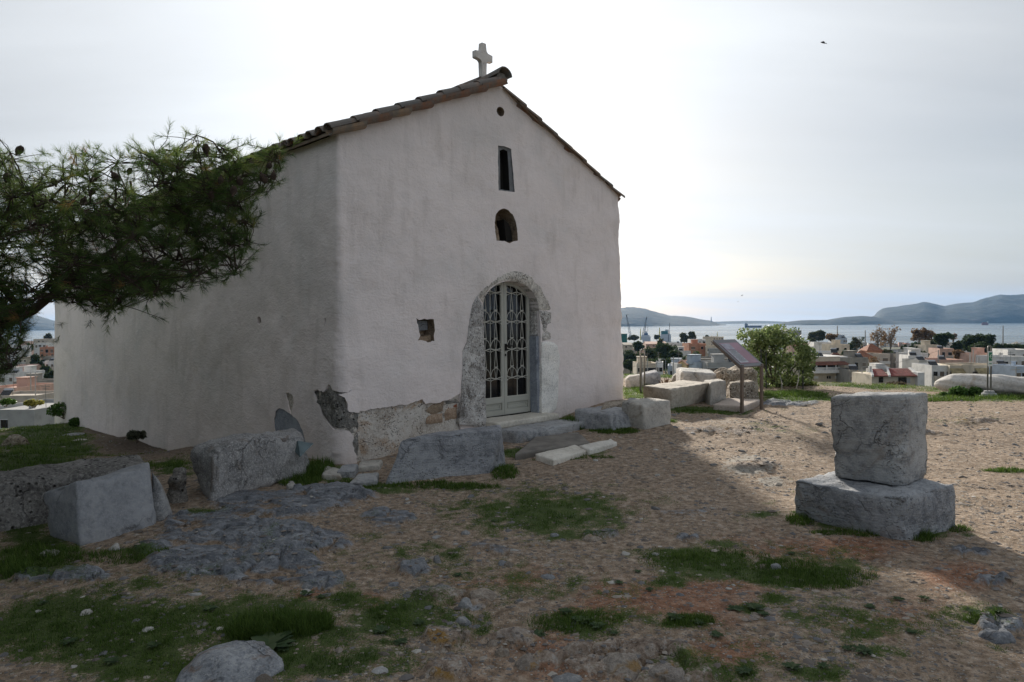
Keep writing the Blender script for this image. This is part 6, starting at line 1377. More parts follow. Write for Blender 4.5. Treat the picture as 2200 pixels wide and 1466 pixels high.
# cones
M_cone = simple('pine_cone_scales', (.085, .06, .045), .8, 0, .3, 30)
def cone_mesh():
    mb = MB(); N = 70
    for i in range(N):
        s = i/N; a = i*2.399; rr = .030*math.sin(math.pi*(.12+.80*s))**.7; z_ = s*.075; d_ = V3(math.cos(a), math.sin(a), 0); t_ = V3(-math.sin(a), math.cos(a), 0)
        p0 = d_*rr*.4+V3(0, 0, z_); p1 = d_*rr+V3(0, 0, z_+.012); mb.hexa([p0-t_*.004, p0+t_*.004, p1+t_*.008, p1-t_*.008], [p0-t_*.004+V3(0, 0, .004), p0+t_*.004+V3(0, 0, .004), p1+t_*.007+V3(0, 0, .005), p1-t_*.007+V3(0, 0, .005)])
    mb.tube([(0, 0, -.01), (0, 0, .07)], [.010, .008], 6); return mb.data('pine_cone', [M_cone])
cm_ = cone_mesh()
for i, (px, py) in enumerate([(35,332),(14,370),(418,322),(445,333),(240,370),(205,372),(275,375),(475,378),(512,382),(500,420),(588,368),(580,350),(196,420),(182,425),(330,440),(455,430),(390,405),(560,372),(120,400)]):
    p_ = at(px, py, 5.15+.5*rs.uniform())-pine_base; o = link('pine_cone', cm_, pine, p_, (rs.uniform(-.6, .6)+(3.14 if i % 3 else 0), rs.uniform(-.6, .6), rs.uniform(0, 6))); s_ = rs.uniform(.65, .95); o.scale = (s_,)*3
# ---------------------------------------------------------------- the town below
def cm(name, c, **k): return simple(name, tuple(min(.8, q*1.15) for q in c), .85, 0, .12, .5, **k)
M_wh = cm('white_render', (.56, .55, .53)); M_cr = cm('cream_render', (.50, .44, .35)); M_pk = cm('pink_render', (.46, .31, .25)); M_gy = cm('grey_render', (.30, .30, .29)); M_oc = cm('ochre_render', (.44, .33, .17)); M_te = cm('terracotta_render', (.40, .20, .13)); M_co = cm('bare_concrete', (.24, .225, .20)); M_bl = cm('blue_grey_render', (.36, .41, .47)); M_be = cm('beige_render', (.42, .37, .31))
PAL = dict(white=M_wh, cream=M_cr, pink=M_pk, grey=M_gy, ochre=M_oc, terracotta=M_te, concrete=M_co, bluish=M_bl, beige=M_be)
def tiled(name, c):
    b = NB(name); w = b.n('ShaderNodeTexWave'); w.inputs['Scale'].default_value = 3.2; b.l(b.co(), w.inputs['Vector']); n = b.noise(1.5, 4, .6)
    b.col(b.mix(b.rng(n, .35, .65), tuple(x*.7 for x in c), tuple(x*1.2 for x in c))); b.rough(.85); b.bump(w.outputs[0], .6, .08); return b.m
M_rt = tiled('orange_roof_tiles', (.30, .125, .07)); M_rr = tiled('dark_red_roof_tiles', (.24, .055, .045)); M_rd = tiled('brown_roof_tiles', (.20, .085, .06)); M_yl = tiled('yellow_awning', (.38, .31, .17))
M_win = glassdark(); M_win.name = 'window_glass'; M_shut = cm('window_shutter', (.16, .13, .10)); M_wf = cm('white_frame', (.60, .60, .58)); M_par = cm('flat_roof_screed', (.34, .32, .29)); M_tank = simple('steel_tank', (.45, .46, .48), .35, .7, .05)
rs = np.random.RandomState(99)
def wbox(w_, h_): 
    mb = MB(); mb.box((0, 0, 0), (w_, .08, h_)); return mb.data('window', [M_win])
WC = {}
def windata(w_, h_, m_):
    k = (round(w_, 1), round(h_, 1), m_.name)
    if k not in WC:
        mb = MB(); mb.box((0, 0, 0), (w_, .10, h_)); mb.box((0, -.03, -h_/2-.06), (w_+.2, .16, .08), m=1); mb.box((0, -.03, h_/2+.03), (w_+.12, .12, .06), m=1); WC[k] = mb.data('window', [m_, M_wf])
    return WC[k]
def house(xl_, xr_, ytop, Yd, dep, col, label, roof='flat', rcol=None, floors=None, cols=None, yaw=0.0, cat='house', name='house', extras=(), group=None, rise=1.6, zbase=None, wm=None, over=.4):
    """xl, xr, ytop: outline on the photograph; Yd: distance; dep: depth"""
    a = at(xl_, ytop, Yd); b_ = at(xr_, ytop, Yd); W_ = b_[0]-a[0]; zt = a[2]/2+b_[2]/2; cx_ = (a[0]+b_[0])/2
    zb_ = float(H(cx_, Yd))-1.0 if zbase is None else zbase
    if zt-zb_ < 2.6: zb_ = zt-2.6
    hh_ = zt-zb_; e = tag(empty(name, (cx_, Yd, zb_), yaw), label, cat, group)
    m_ = PAL[col] if isinstance(col, str) else col
    mb = MB(); wallh = hh_ if roof in ('flat', 'deck') else hh_-rise
    mb.box((0, dep/2, wallh/2), (W_, dep, wallh))
    if roof == 'flat':
        for q in ((0, .12, W_, .24), (0, dep-.12, W_, .24)): mb.box((q[0], q[1], wallh+.25), (q[2]+.02, q[3], .5))
        for sx_ in (-1, 1): mb.box((sx_*(W_/2-.12), dep/2, wallh+.25), (.24, dep-.48, .5))
    w_o = mb.obj('wall', [m_], e)
    if roof == 'hip':
        o_ = over; mb = MB(); r_ = min(W_, dep)*.42
        p = [(-W_/2-o_, -o_, wallh), (W_/2+o_, -o_, wallh), (W_/2+o_, dep+o_, wallh), (-W_/2-o_, dep+o_, wallh), (-W_/2+r_, dep/2, hh_), (W_/2-r_, dep/2, hh_)]
        mb.add(p, [(0, 1, 5, 4), (1, 2, 5), (2, 3, 4, 5), (3, 0, 4)]); mb.box((0, dep/2, wallh-.09), (W_+2*o_-.02, dep+2*o_-.02, .17)); mb.obj('roof', [rcol or M_rt], e)
        mb = MB(); mb.tube([p[0], p[4], p[5], p[1]], .10, 5); mb.obj('ridge_cap', [M_rt if rcol is not M_rt else M_rd], e)
    if roof == 'gable':
        o_ = over; mb = MB(); mb.hexa([(-W_/2-.2, -o_, wallh-.1), (W_/2+.2, -o_, wallh-.1), (W_/2+.2, dep/2, hh_-.1), (-W_/2-.2, dep/2, hh_-.1)], [(-W_/2-.2, -o_, wallh+.1), (W_/2+.2, -o_, wallh+.1), (W_/2+.2, dep/2, hh_+.1), (-W_/2-.2, dep/2, hh_+.1)])
        mb.hexa([(-W_/2-.2, dep/2+.01, hh_-.1), (W_/2+.2, dep/2+.01, hh_-.1), (W_/2+.2, dep+o_, wallh-.1), (-W_/2-.2, dep+o_, wallh-.1)], [(-W_/2-.2, dep/2+.01, hh_+.1), (W_/2+.2, dep/2+.01, hh_+.1), (W_/2+.2, dep+o_, wallh+.1), (-W_/2-.2, dep+o_, wallh+.1)])
        mb.obj('roof', [rcol or M_rt], e)
        mb = MB()
        for sx_ in (-1, 1): mb.add([(sx_*W_/2*.998, .02, wallh-.05), (sx_*W_/2*.998, dep/2, hh_-.12), (sx_*W_/2*.998, dep-.02, wallh-.05)], [(0, 1, 2)])
        mb.obj('gable', [m_], e)
    fl = floors or max(1, int(wallh/3.0)); cn = (cols+1 if Yd < 260 and cols else cols) or max(2, int(W_/2.7)); fh_ = 3.0
    for f_ in range(fl):
        zc = wallh-1.55-f_*fh_
        if zc < .8: break
        for c in range(cn):
            if rs.uniform() < .12 and cn > 2: continue
            xw = -W_/2+W_*(c+.5)/cn+rs.uniform(-.2, .2); door_ = rs.uniform() < .3
            o = link('window', windata(rs.choice([1.0, 1.3, 1.8]) if W_ > 5 else .9, 2.0 if door_ else 1.2, wm or (M_win if rs.uniform() < .6 else M_shut)), e, (xw, -.02, zc-(.35 if door_ else 0)))
    if Yd < 450 and not extras and roof == 'flat': extras = [('tank', 'antenna'), ('hut', 'tank'), ('chimney', 'antenna'), ('balcony', 'tank'), ('antenna', 'hut')][rs.randint(5)]
    for x_ in extras:
        if x_ == 'balcony' or x_ == 'balconies':
            for f_ in range(1 if x_ == 'balcony' else fl):
                zc = wallh-2.85-f_*fh_
                if zc < 1: continue
                mb = MB(); mb.box((0, -.65, zc), (W_*.8, 1.2, .16)); mb.box((0, -1.22, zc+.5), (W_*.8, .06, .8)); mb.box((-W_*.4+.04, -.65, zc+.5), (.06, 1.1, .8)); mb.box((W_*.4-.04, -.65, zc+.5), (.06, 1.1, .8)); mb.obj('balcony', [M_wh if col != 'white' else M_be], e)
        if x_ == 'chimney':
            mb = MB(); xx = rs.uniform(-.35, .35)*W_; mb.box((xx, dep*.4, hh_+.4), (.6, .6, 1.8)); mb.box((xx, dep*.4, hh_+1.35), (.8, .8, .12)); mb.obj('chimney', [m_], e)
        if x_ == 'tank':
            xx = rs.uniform(-.3, .3)*W_; mb = MB(); mb.tube([(xx-.8, dep*.35, hh_+1.3), (xx+.8, dep*.35, hh_+1.3)], .32, 10); mb.obj('water_tank', [M_tank], e); mb = MB(); mb.box((xx, dep*.35-.9, hh_+.75), (1.9, 1.7, .08), M=np.array(Matrix.Rotation(R(38), 3, 'X'))); mb.obj('solar_panel', [M_win], e)
            mb = MB(); [mb.box((xx+s_*.7, dep*.35, hh_+.5), (.06, .06, 1.2)) for s_ in (-1, 1)]; mb.obj('tank_frame', [M_hoop], e)
        if x_ == 'hut':
            xx = rs.uniform(-.2, .2)*W_; mb = MB(); mb.box((xx, dep*.5, hh_+1.1), (2.6, 2.6, 2.2)); mb.box((xx, dep*.5, hh_+2.26), (3.0, 3.0, .14)); mb.obj('stair_hut', [m_], e)
        if x_ == 'awning':
            mb = MB(); mb.hexa([(-W_/2, -1.6, wallh-1.7), (W_/2, -1.6, wallh-1.7), (W_/2, -.05, wallh-.3), (-W_/2, -.05, wallh-.3)], [(-W_/2, -1.6, wallh-1.6), (W_/2, -1.6, wallh-1.6), (W_/2, -.05, wallh-.2), (-W_/2, -.05, wallh-.2)]); mb.obj('awning', [M_yl], e)
        if x_ == 'antenna':
            mb = MB(); xx = rs.uniform(-.3, .3)*W_; mb.tube([(xx, dep*.5, hh_), (xx, dep*.5, hh_+3.5)], .05, 4); mb.tube([(xx-.7, dep*.5, hh_+3.2), (xx+.7, dep*.5, hh_+3.2)], .04, 4); mb.tube([(xx-.5, dep*.5, hh_+2.8), (xx+.5, dep*.5, hh_+2.8)], .04, 4); mb.obj('antenna', [M_hoop], e)
    return e, W_, hh_, dep
# --- the cream villa with a brown-red verandah roof
def villa():
    Yd = 168; e, W_, hh_, dep = house(1743, 1806, 771, Yd, 10, 'cream', 'cream villa with a deep verandah under a brown-red tiled roof', 'flat', floors=0, cols=1, yaw=.06, zbase=at(1780, 850, Yd)[2]-2)
    for ch in list(e.children):
        if ch.name.startswith('window'): bpy.data.objects.remove(ch)
    k = Yd/FPX; zt = hh_; z_of = lambda py: at(1780, py, Yd)[2]-e.location.z
    zr0 = z_of(790); zf_ = z_of(798); W2 = 84*k; x0 = -2.5*k*3; cxo = 8*k
    mb = MB(); mb.hexa([(-W2/2+cxo-5*k, -1.9, z_of(784)), (W2/2+cxo-4*k, -1.9, z_of(784)), (W2/2+cxo-8*k, .1, z_of(778)), (-W2/2+cxo, .1, z_of(778))], [(-W2/2+cxo-5*k, -1.9, z_of(783)), (W2/2+cxo-4*k, -1.9, z_of(783)), (W2/2+cxo-8*k, .1, z_of(776.5)), (-W2/2+cxo, .1, z_of(776.5))]); mb.obj('verandah_roof', [M_rd], e)
    mb = MB(); mb.box((cxo-3*k, -.9, z_of(799)), (W2-8*k, 1.9, .3)); mb.box((cxo-3*k, -1.84, z_of(797.5)), (W2-8*k, .12, 7*k)); mb.obj('balcony', [M_wh], e)
    for px in (1746, 1768, 1788, 1819):
        mb = MB(); mb.box(((px-1774.5)*k, -1.75, (z_of(795)+z_of(784))/2), (.22, .22, z_of(784)-z_of(795))); mb.obj('verandah_post', [M_wh], e)
    mb = MB(); mb.box((cxo+28*k-3*k, 3.0, z_of(815)), (22*k, 6, 60*k)); mb.obj('side_wing', [M_cr], e)
    mb = MB(); mb.box((-3*k, -.06, z_of(790)), (58*k, .1, 10*k)); mb.obj('dark_glazing', [M_win], e)
    for px, pw, m_ in ((1753, 9, M_wf), (1778, 3, M_win), (1783, 3, M_win), (1797, 5, M_wf)):
        mb = MB(); mb.box(((px-1774.5)*k, -.07, z_of(811)), (pw*k, .12, 6*k if pw < 9 else 5*k)); mb.obj('window', [m_], e)
    mb = MB(); mb.box((cxo, 5, hh_+.35), (W2*.95, 10, .3)); mb.obj('roof_slab', [M_wh], e)
villa()
# --- white bungalow with two dark red roof planes
def bungalow():
    Yd = 140; k = Yd/FPX; e, W_, hh_, dep = house(1874, 1976, 806, Yd, 9, 'cream', 'low white-trimmed house with two dark red roof slopes above the standing block', 'deck', floors=0, yaw=-.04, zbase=at(1920, 850, Yd)[2]-2)
    for ch in list(e.children):
        if ch.name.startswith('window'): bpy.data.objects.remove(ch)
    z_of = lambda py: at(1925, py, Yd)[2]-e.location.z; X_ = lambda px: (px-1925)*k
    for nm, x0, x1, x0t, x1t, yt in (('roof_slope', 1871, 1905, 1890, 1916, 797), ('roof_slope', 1906, 1966, 1926, 1971, 796)):
        mb = MB(); a_ = [(X_(x0), -.7, z_of(808.5)), (X_(x1), -.7, z_of(808.5)), (X_(x1t), 4.0, z_of(yt)), (X_(x0t), 4.0, z_of(yt))]; mb.hexa(a_, [(q[0], q[1], q[2]+.15) for q in a_]); mb.obj(nm, [M_rr], e)
    for x0, x1 in ((1869.5, 1889), (1905, 1925), (1966.5, 1974)):
        mb = MB(); a_ = [(X_(x0), -.8, z_of(809.5)), (X_(x0)+.45, -.8, z_of(809.5)), (X_(x1)+.45, 4.1, z_of(797)), (X_(x1), 4.1, z_of(797))]; mb.hexa(a_, [(q[0], q[1], q[2]+.42) for q in a_]); mb.obj('white_verge', [M_wh], e)
    mb = MB(); mb.box((X_(1930), 4.6, z_of(799)), (88*k, .8, 8*k)); mb.obj('parapet', [M_wh], e)
    mb = MB(); mb.add([(X_(1908), 5.2, z_of(800)), (X_(1941), 5.2, z_of(800)), (X_(1941), 5.2, z_of(795)), (X_(1926), 5.2, z_of(785)), (X_(1908), 5.2, z_of(785)), (X_(1908), 8, z_of(800)), (X_(1941), 8, z_of(800)), (X_(1941), 8, z_of(795)), (X_(1926), 8, z_of(785)), (X_(1908), 8, z_of(785))], [(0, 1, 2, 3, 4), (9, 8, 7, 6, 5), (1, 6, 7, 2), (2, 7, 8, 3), (3, 8, 9, 4), (4, 9, 5, 0)]); mb.obj('stair_hut', [M_wh], e)
    mb = MB(); mb.box((X_(1880), 2.0, z_of(795)), (4.5*k, .6, 14*k)); mb.obj('chimney', [M_wh], e)
    mb = MB(); mb.box((X_(1973), .6, z_of(820)), (14*k, 3, 40*k)); mb.obj('chimney_breast', [M_wh], e)
    for px, w_, y_ in ((1893, 9, 816), (1938, 17, 817)):
        mb = MB(); mb.box((X_(px), -.05, z_of(y_)), (w_*k, .12, 12*k)); mb.obj('door', [M_win], e)
    mb = MB(); mb.box((X_(1951), -.05, z_of(818)), (7*k, .10, 10*k)); mb.obj('shutter', [M_gy], e)
bungalow()
HS = [ # xl, xr, ytop, Y, depth, colour, label, kwargs
 (1779,1824,760,215,9,'cream','cream house with a brown-red pyramid roof behind the verandah villa',dict(roof='hip',rcol=M_rd,rise=2.6,extras=('tank',),floors=1)),
 (1840,1880,756,235,9,'beige','beige house with an orange tiled roof left of the bare plane trees',dict(roof='hip',rcol=M_rt,rise=2.2,floors=1,cols=2)),
 (1866,1894,740,260,9,'terracotta','orange upper storey under an orange tiled hip roof before the bare plane trees',dict(roof='hip',rcol=M_rt,rise=2.4,floors=1,cols=3)),
 (1868,1914,764,242,10,'beige','beige wall house right below the orange tiled house',dict(extras=('balcony',))),
 (1829,1866,772,200,8,'concrete','unfinished brown concrete house between the villa and the plane trees',dict(floors=1)),
 (1750,1792,738,330,10,'white','long white flat-roofed house above the verandah villa',dict(extras=('antenna',))),
 (1790,1826,743,300,10,'cream','cream flat-roofed block right of the long white house',dict(extras=('hut',))),
 (1812,1820,728,420,8,'bluish','small white tower house with a blue patch near the brown tree',dict()),
 (1690,1722,711,950,60,'grey','large grey factory hall on the shore right of the leafy shrub',dict(floors=2,cols=6,name='factory',cat='factory')),
 (1700,1740,737,420,12,'pink','pinkish house partly hidden by the leafy shrub',dict(roof='gable',rcol=M_rt)),
 (1742,1764,757,290,9,'white','small white house with dark windows right of the leafy shrub',dict()),
 (1480,1517,741,330,12,'terracotta','salmon-pink house wall left of the information panel',dict(floors=1,cols=2,rise=1.5)),
 (1517,1545,746,325,10,'cream','cream balconied house behind the upper corner of the information panel',dict(extras=('balconies',))),
 (1525,1556,725,700,16,'cream','cream flat-roofed building on the shore left of the leafy shrub',dict(extras=('chimney',))),
 (1484,1516,731,520,14,'white','pale blue-white house behind the salmon-pink wall',dict()),
 (1340,1360,737,560,14,'beige','beige roofed shed behind the dark trees next to the chapel corner',dict(roof='gable',rcol=M_be)),
 (1388,1432,735,560,20,'pink','long pink roofed hall behind the dark trees',dict(roof='gable',rcol=M_pk,cols=4)),
 (1432,1470,738,600,16,'white','white house cluster right of the long pink hall',dict(extras=('tank',))),
 (1440,1484,748,400,12,'grey','grey house with dark upper windows above the dark trees',dict(extras=('balcony',))),
 (1455,1484,756,330,10,'white','white house at the right end of the dark tree mass',dict()),
 (1368,1410,784,210,9,'cream','cream house with one dark square window behind the metal hoop',dict(floors=1,cols=2)),
 (1409,1424,783,205,8,'white','white and blue annex right of the cream house behind the hoop',dict(floors=1,cols=1)),
 (1435,1476,790,190,9,'bluish','flat pale blue roof terrace left of the yellow shed',dict(floors=1)),
 (1455,1476,786,185,7,'white','low white parapet roof above the pale slab',dict(floors=1,cols=1)),
 (1476,1498,776,180,8,'ochre','yellow ochre shed behind the long pale slab',dict(roof='gable',rcol=M_rt,rise=1.0,floors=1,cols=1)),
 (1496,1514,783,175,7,'bluish','small grey-blue shed right of the yellow ochre shed',dict(floors=1,cols=1)),
 (1500,1600,774,195,12,'concrete','wide concrete roof behind the information panel',dict(floors=1,cols=3,extras=('tank',))),
 (1520,1600,783,170,9,'grey','grey walled yard house below the information panel',dict(floors=1,cols=4)),
 (1545,1600,752,290,10,'grey','grey block hidden behind the information panel board',dict()),
 (1953,1985,768,205,8,'white','white house with a sloping parapet right of the bungalow roof',dict(floors=2)),
 (1975,2000,778,190,9,'grey','grey house with cluttered balconies left of the yellow awning building',dict(extras=('balconies','tank'),floors=2)),
 (1998,2070,777,200,10,'pink','long pinkish flat house behind the yellow awning building',dict(extras=('tank',))),
 (2003,2043,790,165,10,'white','pale shed with a slanted roof line and dark window left of the awnings',dict(floors=1,cols=2)),
 (2043,2086,790,163,9,'cream','building with a long yellow awning, left part',dict(extras=('awning',),floors=1,cols=3)),
 (2090,2156,789,160,9,'cream','building with a long yellow awning, right part behind the green sign',dict(extras=('awning',),floors=1,cols=4)),
 (1990,2018,744,300,9,'cream','cream house among dark trees with a blank wall',dict(floors=1,cols=1)),
 (2020,2048,752,270,10,'pink','pinkish low house with water tank below the tall dark pines',dict(extras=('tank',),floors=1)),
 (2103,2158,764,230,11,'pink','plain pinkish grey block behind the green sign',dict(floors=1,cols=1,wm=M_shut)),
 (2072,2104,771,240,9,'concrete','fenced concrete yard building left of the green sign',dict(floors=1)),
 (2168,2215,755,215,10,'white','white apartment block with balconies at the right edge',dict(extras=('balconies',),floors=3)),
 (2150,2212,770,200,9,'white','white balconied block in front of the apartment block at the right edge',dict(extras=('balconies','chimney'),floors=3)),
 (2156,2180,788,175,8,'concrete','brown-grey walled building right of the yellow awnings',dict(floors=1,cols=2)),
 (2183,2220,792,150,8,'bluish','small bluish house at the lower right edge of the town',dict(floors=1,cols=2)),
 (1935,1968,755,300,10,'grey','grey block with pale posts right of the bare plane trees',dict(floors=2)),
 (1918,1950,764,260,9,'concrete','low concrete wall house between the plane trees and the dark pines',dict(floors=1)),
 (1960,1996,762,250,9,'white','white cubic house below the cypress tops',dict(floors=1)),
 (1826,1850,800,160,8,'concrete','ruined brown walled plot between the villa and the bungalow',dict(floors=1,cols=1)),
 (1800,1836,834,120,6,'concrete','small low shed with a dark red roof above the standing block',dict(roof='hip',rcol=M_rr,rise=1.2,floors=0)),
]
for (xl_, xr_, yt, Yd, dep, col, lab, kw) in HS:
    kw = dict(kw); house(xl_, xr_, yt, Yd, dep, col, lab, yaw=kw.pop('yaw', rs.uniform(-.25, .25)), **kw)
# left side of the chapel: roofs along the street
HL = [
 (-60,76,888,100,14,'grey','flat-topped pale building with panelled wall at the lower left edge',dict(floors=0)),
 (-40,36,838,150,12,'pink','low pink-walled house with a white canopy roof at the left edge',dict(floors=1,cols=2)),
 (-30,76,856,135,10,'beige','beige building with a roof terrace and railing at the left edge',dict(extras=('tank',),floors=1)),
 (28,74,824,185,10,'concrete','grey concrete building above the roof terrace at left',dict(floors=1)),
 (0,30,806,230,10,'white','white walled house under the low pine tuft at left',dict(floors=2)),
 (30,54,803,235,10,'white','white house with a faded front at left of the street',dict(floors=1)),
 (22,62,785,280,12,'pink','house with a wide pinkish roof left of the street',dict(roof='gable',rcol=M_pk,rise=3.0)),
 (40,58,770,380,10,'cream','narrow cream house beside the street far left',dict()),
 (72,104,730,600,20,'beige','beige block with a white front right of the street',dict(floors=3)),
 (74,98,739,520,10,'white','white house before the beige block right of the street',dict()),
 (84,118,748,430,10,'terracotta','orange-brown block right of the street',dict(floors=2)),
 (90,118,768,330,10,'concrete','grey balconied block beside the chapel far corner',dict(extras=('balconies',))),
 (96,118,778,290,8,'white','white house close beside the chapel far corner',dict()),
 (0,40,745,520,14,'white','pale house far down the street at left',dict()),
 (40,60,735,700,14,'pink','small far pinkish house at the end of the street',dict()),
]
for (xl_, xr_, yt, Yd, dep, col, lab, kw) in HL: house(xl_, xr_, yt, Yd, dep, col, lab, yaw=rs.uniform(-.15, .15), **kw)
# more of the town: rows further back, seen between the nearer ones
LM = [(1270,'the chapel'),(1345,'the chapel corner'),(1400,'the metal hoop'),(1470,'the long pale slab'),(1550,'the information panel'),(1640,'the leafy shrub'),(1730,'the low bush'),(1790,'the verandah villa'),(1860,'the orange roof'),(1930,'the bare plane trees'),(1990,'the bungalow'),(2060,'the tall dark pines'),(2125,'the green sign'),(2180,'the right edge')]
cnames = ['white','cream','white','pink','grey','beige','white','cream','white','concrete']
used = {}
ft = [((), ''), (('tank',), ' with a solar tank'), (('chimney',), ' with a chimney'), (('balcony',), ' with a balcony'), (('hut',), ' with a roof hut'), (('antenna',), ' with an aerial')]
for row, (Y0, y_top, rn) in enumerate(((255, 775, 'in the near rows'), (360, 760, 'mid-town'), (480, 750, 'mid-town'), (640, 741, 'towards the shore'), (850, 736, 'towards the shore'), (1120, 733, 'on the waterfront'))):
    px = 1235+rs.uniform(0, 20)
    while px < 2215:
        w_ = rs.uniform(5, 11)*FPX/Y0; 
        if rs.uniform() < .80 and not (row <= 1 and (1345 < px < 1490 or 1935 < px < 2200)):
            col = cnames[rs.randint(len(cnames))]; k = rs.randint(len(ft)); roof, rc = ('hip', M_rt) if rs.uniform() < .12 else ('flat', None)
            near = min(LM, key=lambda q: abs(q[0]-px)); Yj = Y0*rs.uniform(.93, 1.1); zg = float(H((px-1100)/FPX*Yj, Yj)); ht_ = rs.uniform(4, 10 if row < 4 else 8)
            yt = project(np.array(((px-1100)/FPX*Yj, Yj, zg+ht_)))[1]
            lab = f"{col} {'tile-roofed' if roof == 'hip' else 'flat-roofed'} house{ft[k][1]} {rn} beyond {near[1]}"
            house(px, px+w_, yt, Yj, rs.uniform(7, 12), col, lab, roof=roof, rcol=rc, rise=1.8, yaw=rs.uniform(-.4, .4), extras=ft[k][0], cols=max(1, int(w_*Y0/FPX/4)), floors=min(3, int(ht_/3)), group=f"houses {rn} beyond {near[1]}")
        px += w_*rs.uniform(1.05, 1.5)
# ---- trees of the town
M_pineL = leaf_mat('dark_evergreen', ((0, (.022, .040, .018)), (.5, (.038, .062, .026)), (1, (.075, .10, .04))), .8); M_eu = leaf_mat('dull_green_leaves', ((0, (.04, .05, .03)), (.5, (.07, .085, .045)), (1, (.14, .13, .07))), .8); M_brn = leaf_mat('withered_brown_leaves', ((0, (.10, .065, .035)), (.5, (.20, .13, .07)), (1, (.30, .20, .11))), .8); M_ol = leaf_mat('mid_green_leaves', ((0, (.04, .07, .02)), (.5, (.08, .12, .04)), (1, (.15, .18, .07))), .8)
def ftree(px, ytop, ybase, w_px, Yd, mat, label, seed, kind='round', n=700, size=None, group=None):
    w_px = w_px*(1.25 if kind == 'round' else 1.0); T_ = at(px, ytop, Yd); k = Yd/FPX; zg = float(H(T_[0], Yd)); B_ = at(px, ybase, Yd); zb_ = min(B_[2], T_[2]-2); hh_ = T_[2]-zb_; w_ = w_px*k/2; q = np.random.RandomState(seed)
    e = tag(empty('tree', (T_[0], Yd, zb_-.5)), label, 'tree', group); bls = []
    if kind == 'cypress': bls = [(0, 0, hh_*.35, w_*.8, w_*.8, hh_*.33), (0, 0, hh_*.65, w_*.6, w_*.6, hh_*.36)]
    elif kind == 'bare': bls = [(q.uniform(-.8, .8)*w_, q.uniform(-.4, .4)*w_, hh_*q.uniform(.4, .95), w_*.4, w_*.4, hh_*.18) for _ in range(12)]; sz_b = True
    else:
        bls = [(0, 0, hh_*.55, w_*.6, w_*.5, hh_*.34), (q.uniform(-.1, .1)*w_, 0, hh_*.82, w_*.34, w_*.34, hh_*.17)]
        for _ in range(11): a = q.uniform(0, 6.28); rr_ = q.uniform(.3, .75)*w_; zc = hh_*q.uniform(.38, .88); s_ = q.uniform(.22, .42)*(1.15-.5*abs(zc/hh_-.6)); bls.append((rr_*math.cos(a), rr_*.7*math.sin(a), zc, w_*s_, w_*s_, hh_*s_*.45))
    for b_ in list(bls):
        pass
    sz = size or max(.5, 4.6*k)
    link('crown', crown_mesh('crown', bls, n, sz, mat, seed, thresh=(-.28 if kind == 'bare' else -.5), nf=1.5/max(w_, .5)), e)
    mb = MB(); mb.tube([(0, 0, -.5), (q.uniform(-.1, .1)*w_, 0, hh_*.4), (0, 0, hh_*.8)], [max(.18, hh_*.025), hh_*.018, hh_*.006], 6)
    mb.obj('trunk', [M_bark], e)
    if kind == 'bare':
        mb = MB()
        for i in range(46):
            a = q.uniform(0, 6.28); z0_ = hh_*q.uniform(.15, .6); L_ = hh_*q.uniform(.25, .5); sp = q.uniform(.25, .8)
            p0 = V3(0, 0, z0_); p1 = p0+V3(math.cos(a)*sp*L_*.4, math.sin(a)*sp*L_*.3, L_*.5); p2 = p1+V3(math.cos(a)*sp*L_*.35+q.uniform(-.1, .1)*L_, math.sin(a)*sp*L_*.2, L_*.55); mb.tube([p0, p1, p2], [.12*k*3.0, .08*k*3, .03*k*3], 3, cap=False)
            for j in range(4): p3 = p1+(p2-p1)*q.uniform(.1, .9); mb.tube([p3, p3+V3(q.uniform(-.3, .3), q.uniform(-.2, .2), q.uniform(.15, .5))*L_*.6], [.05*k*3, .02*k*3], 3, cap=False)
        mb.obj('branches', [M_bark2], e)
    return e
M_bark2 = simple('pale_plane_bark', (.24, .20, .16), .9, 0, .15, 2)
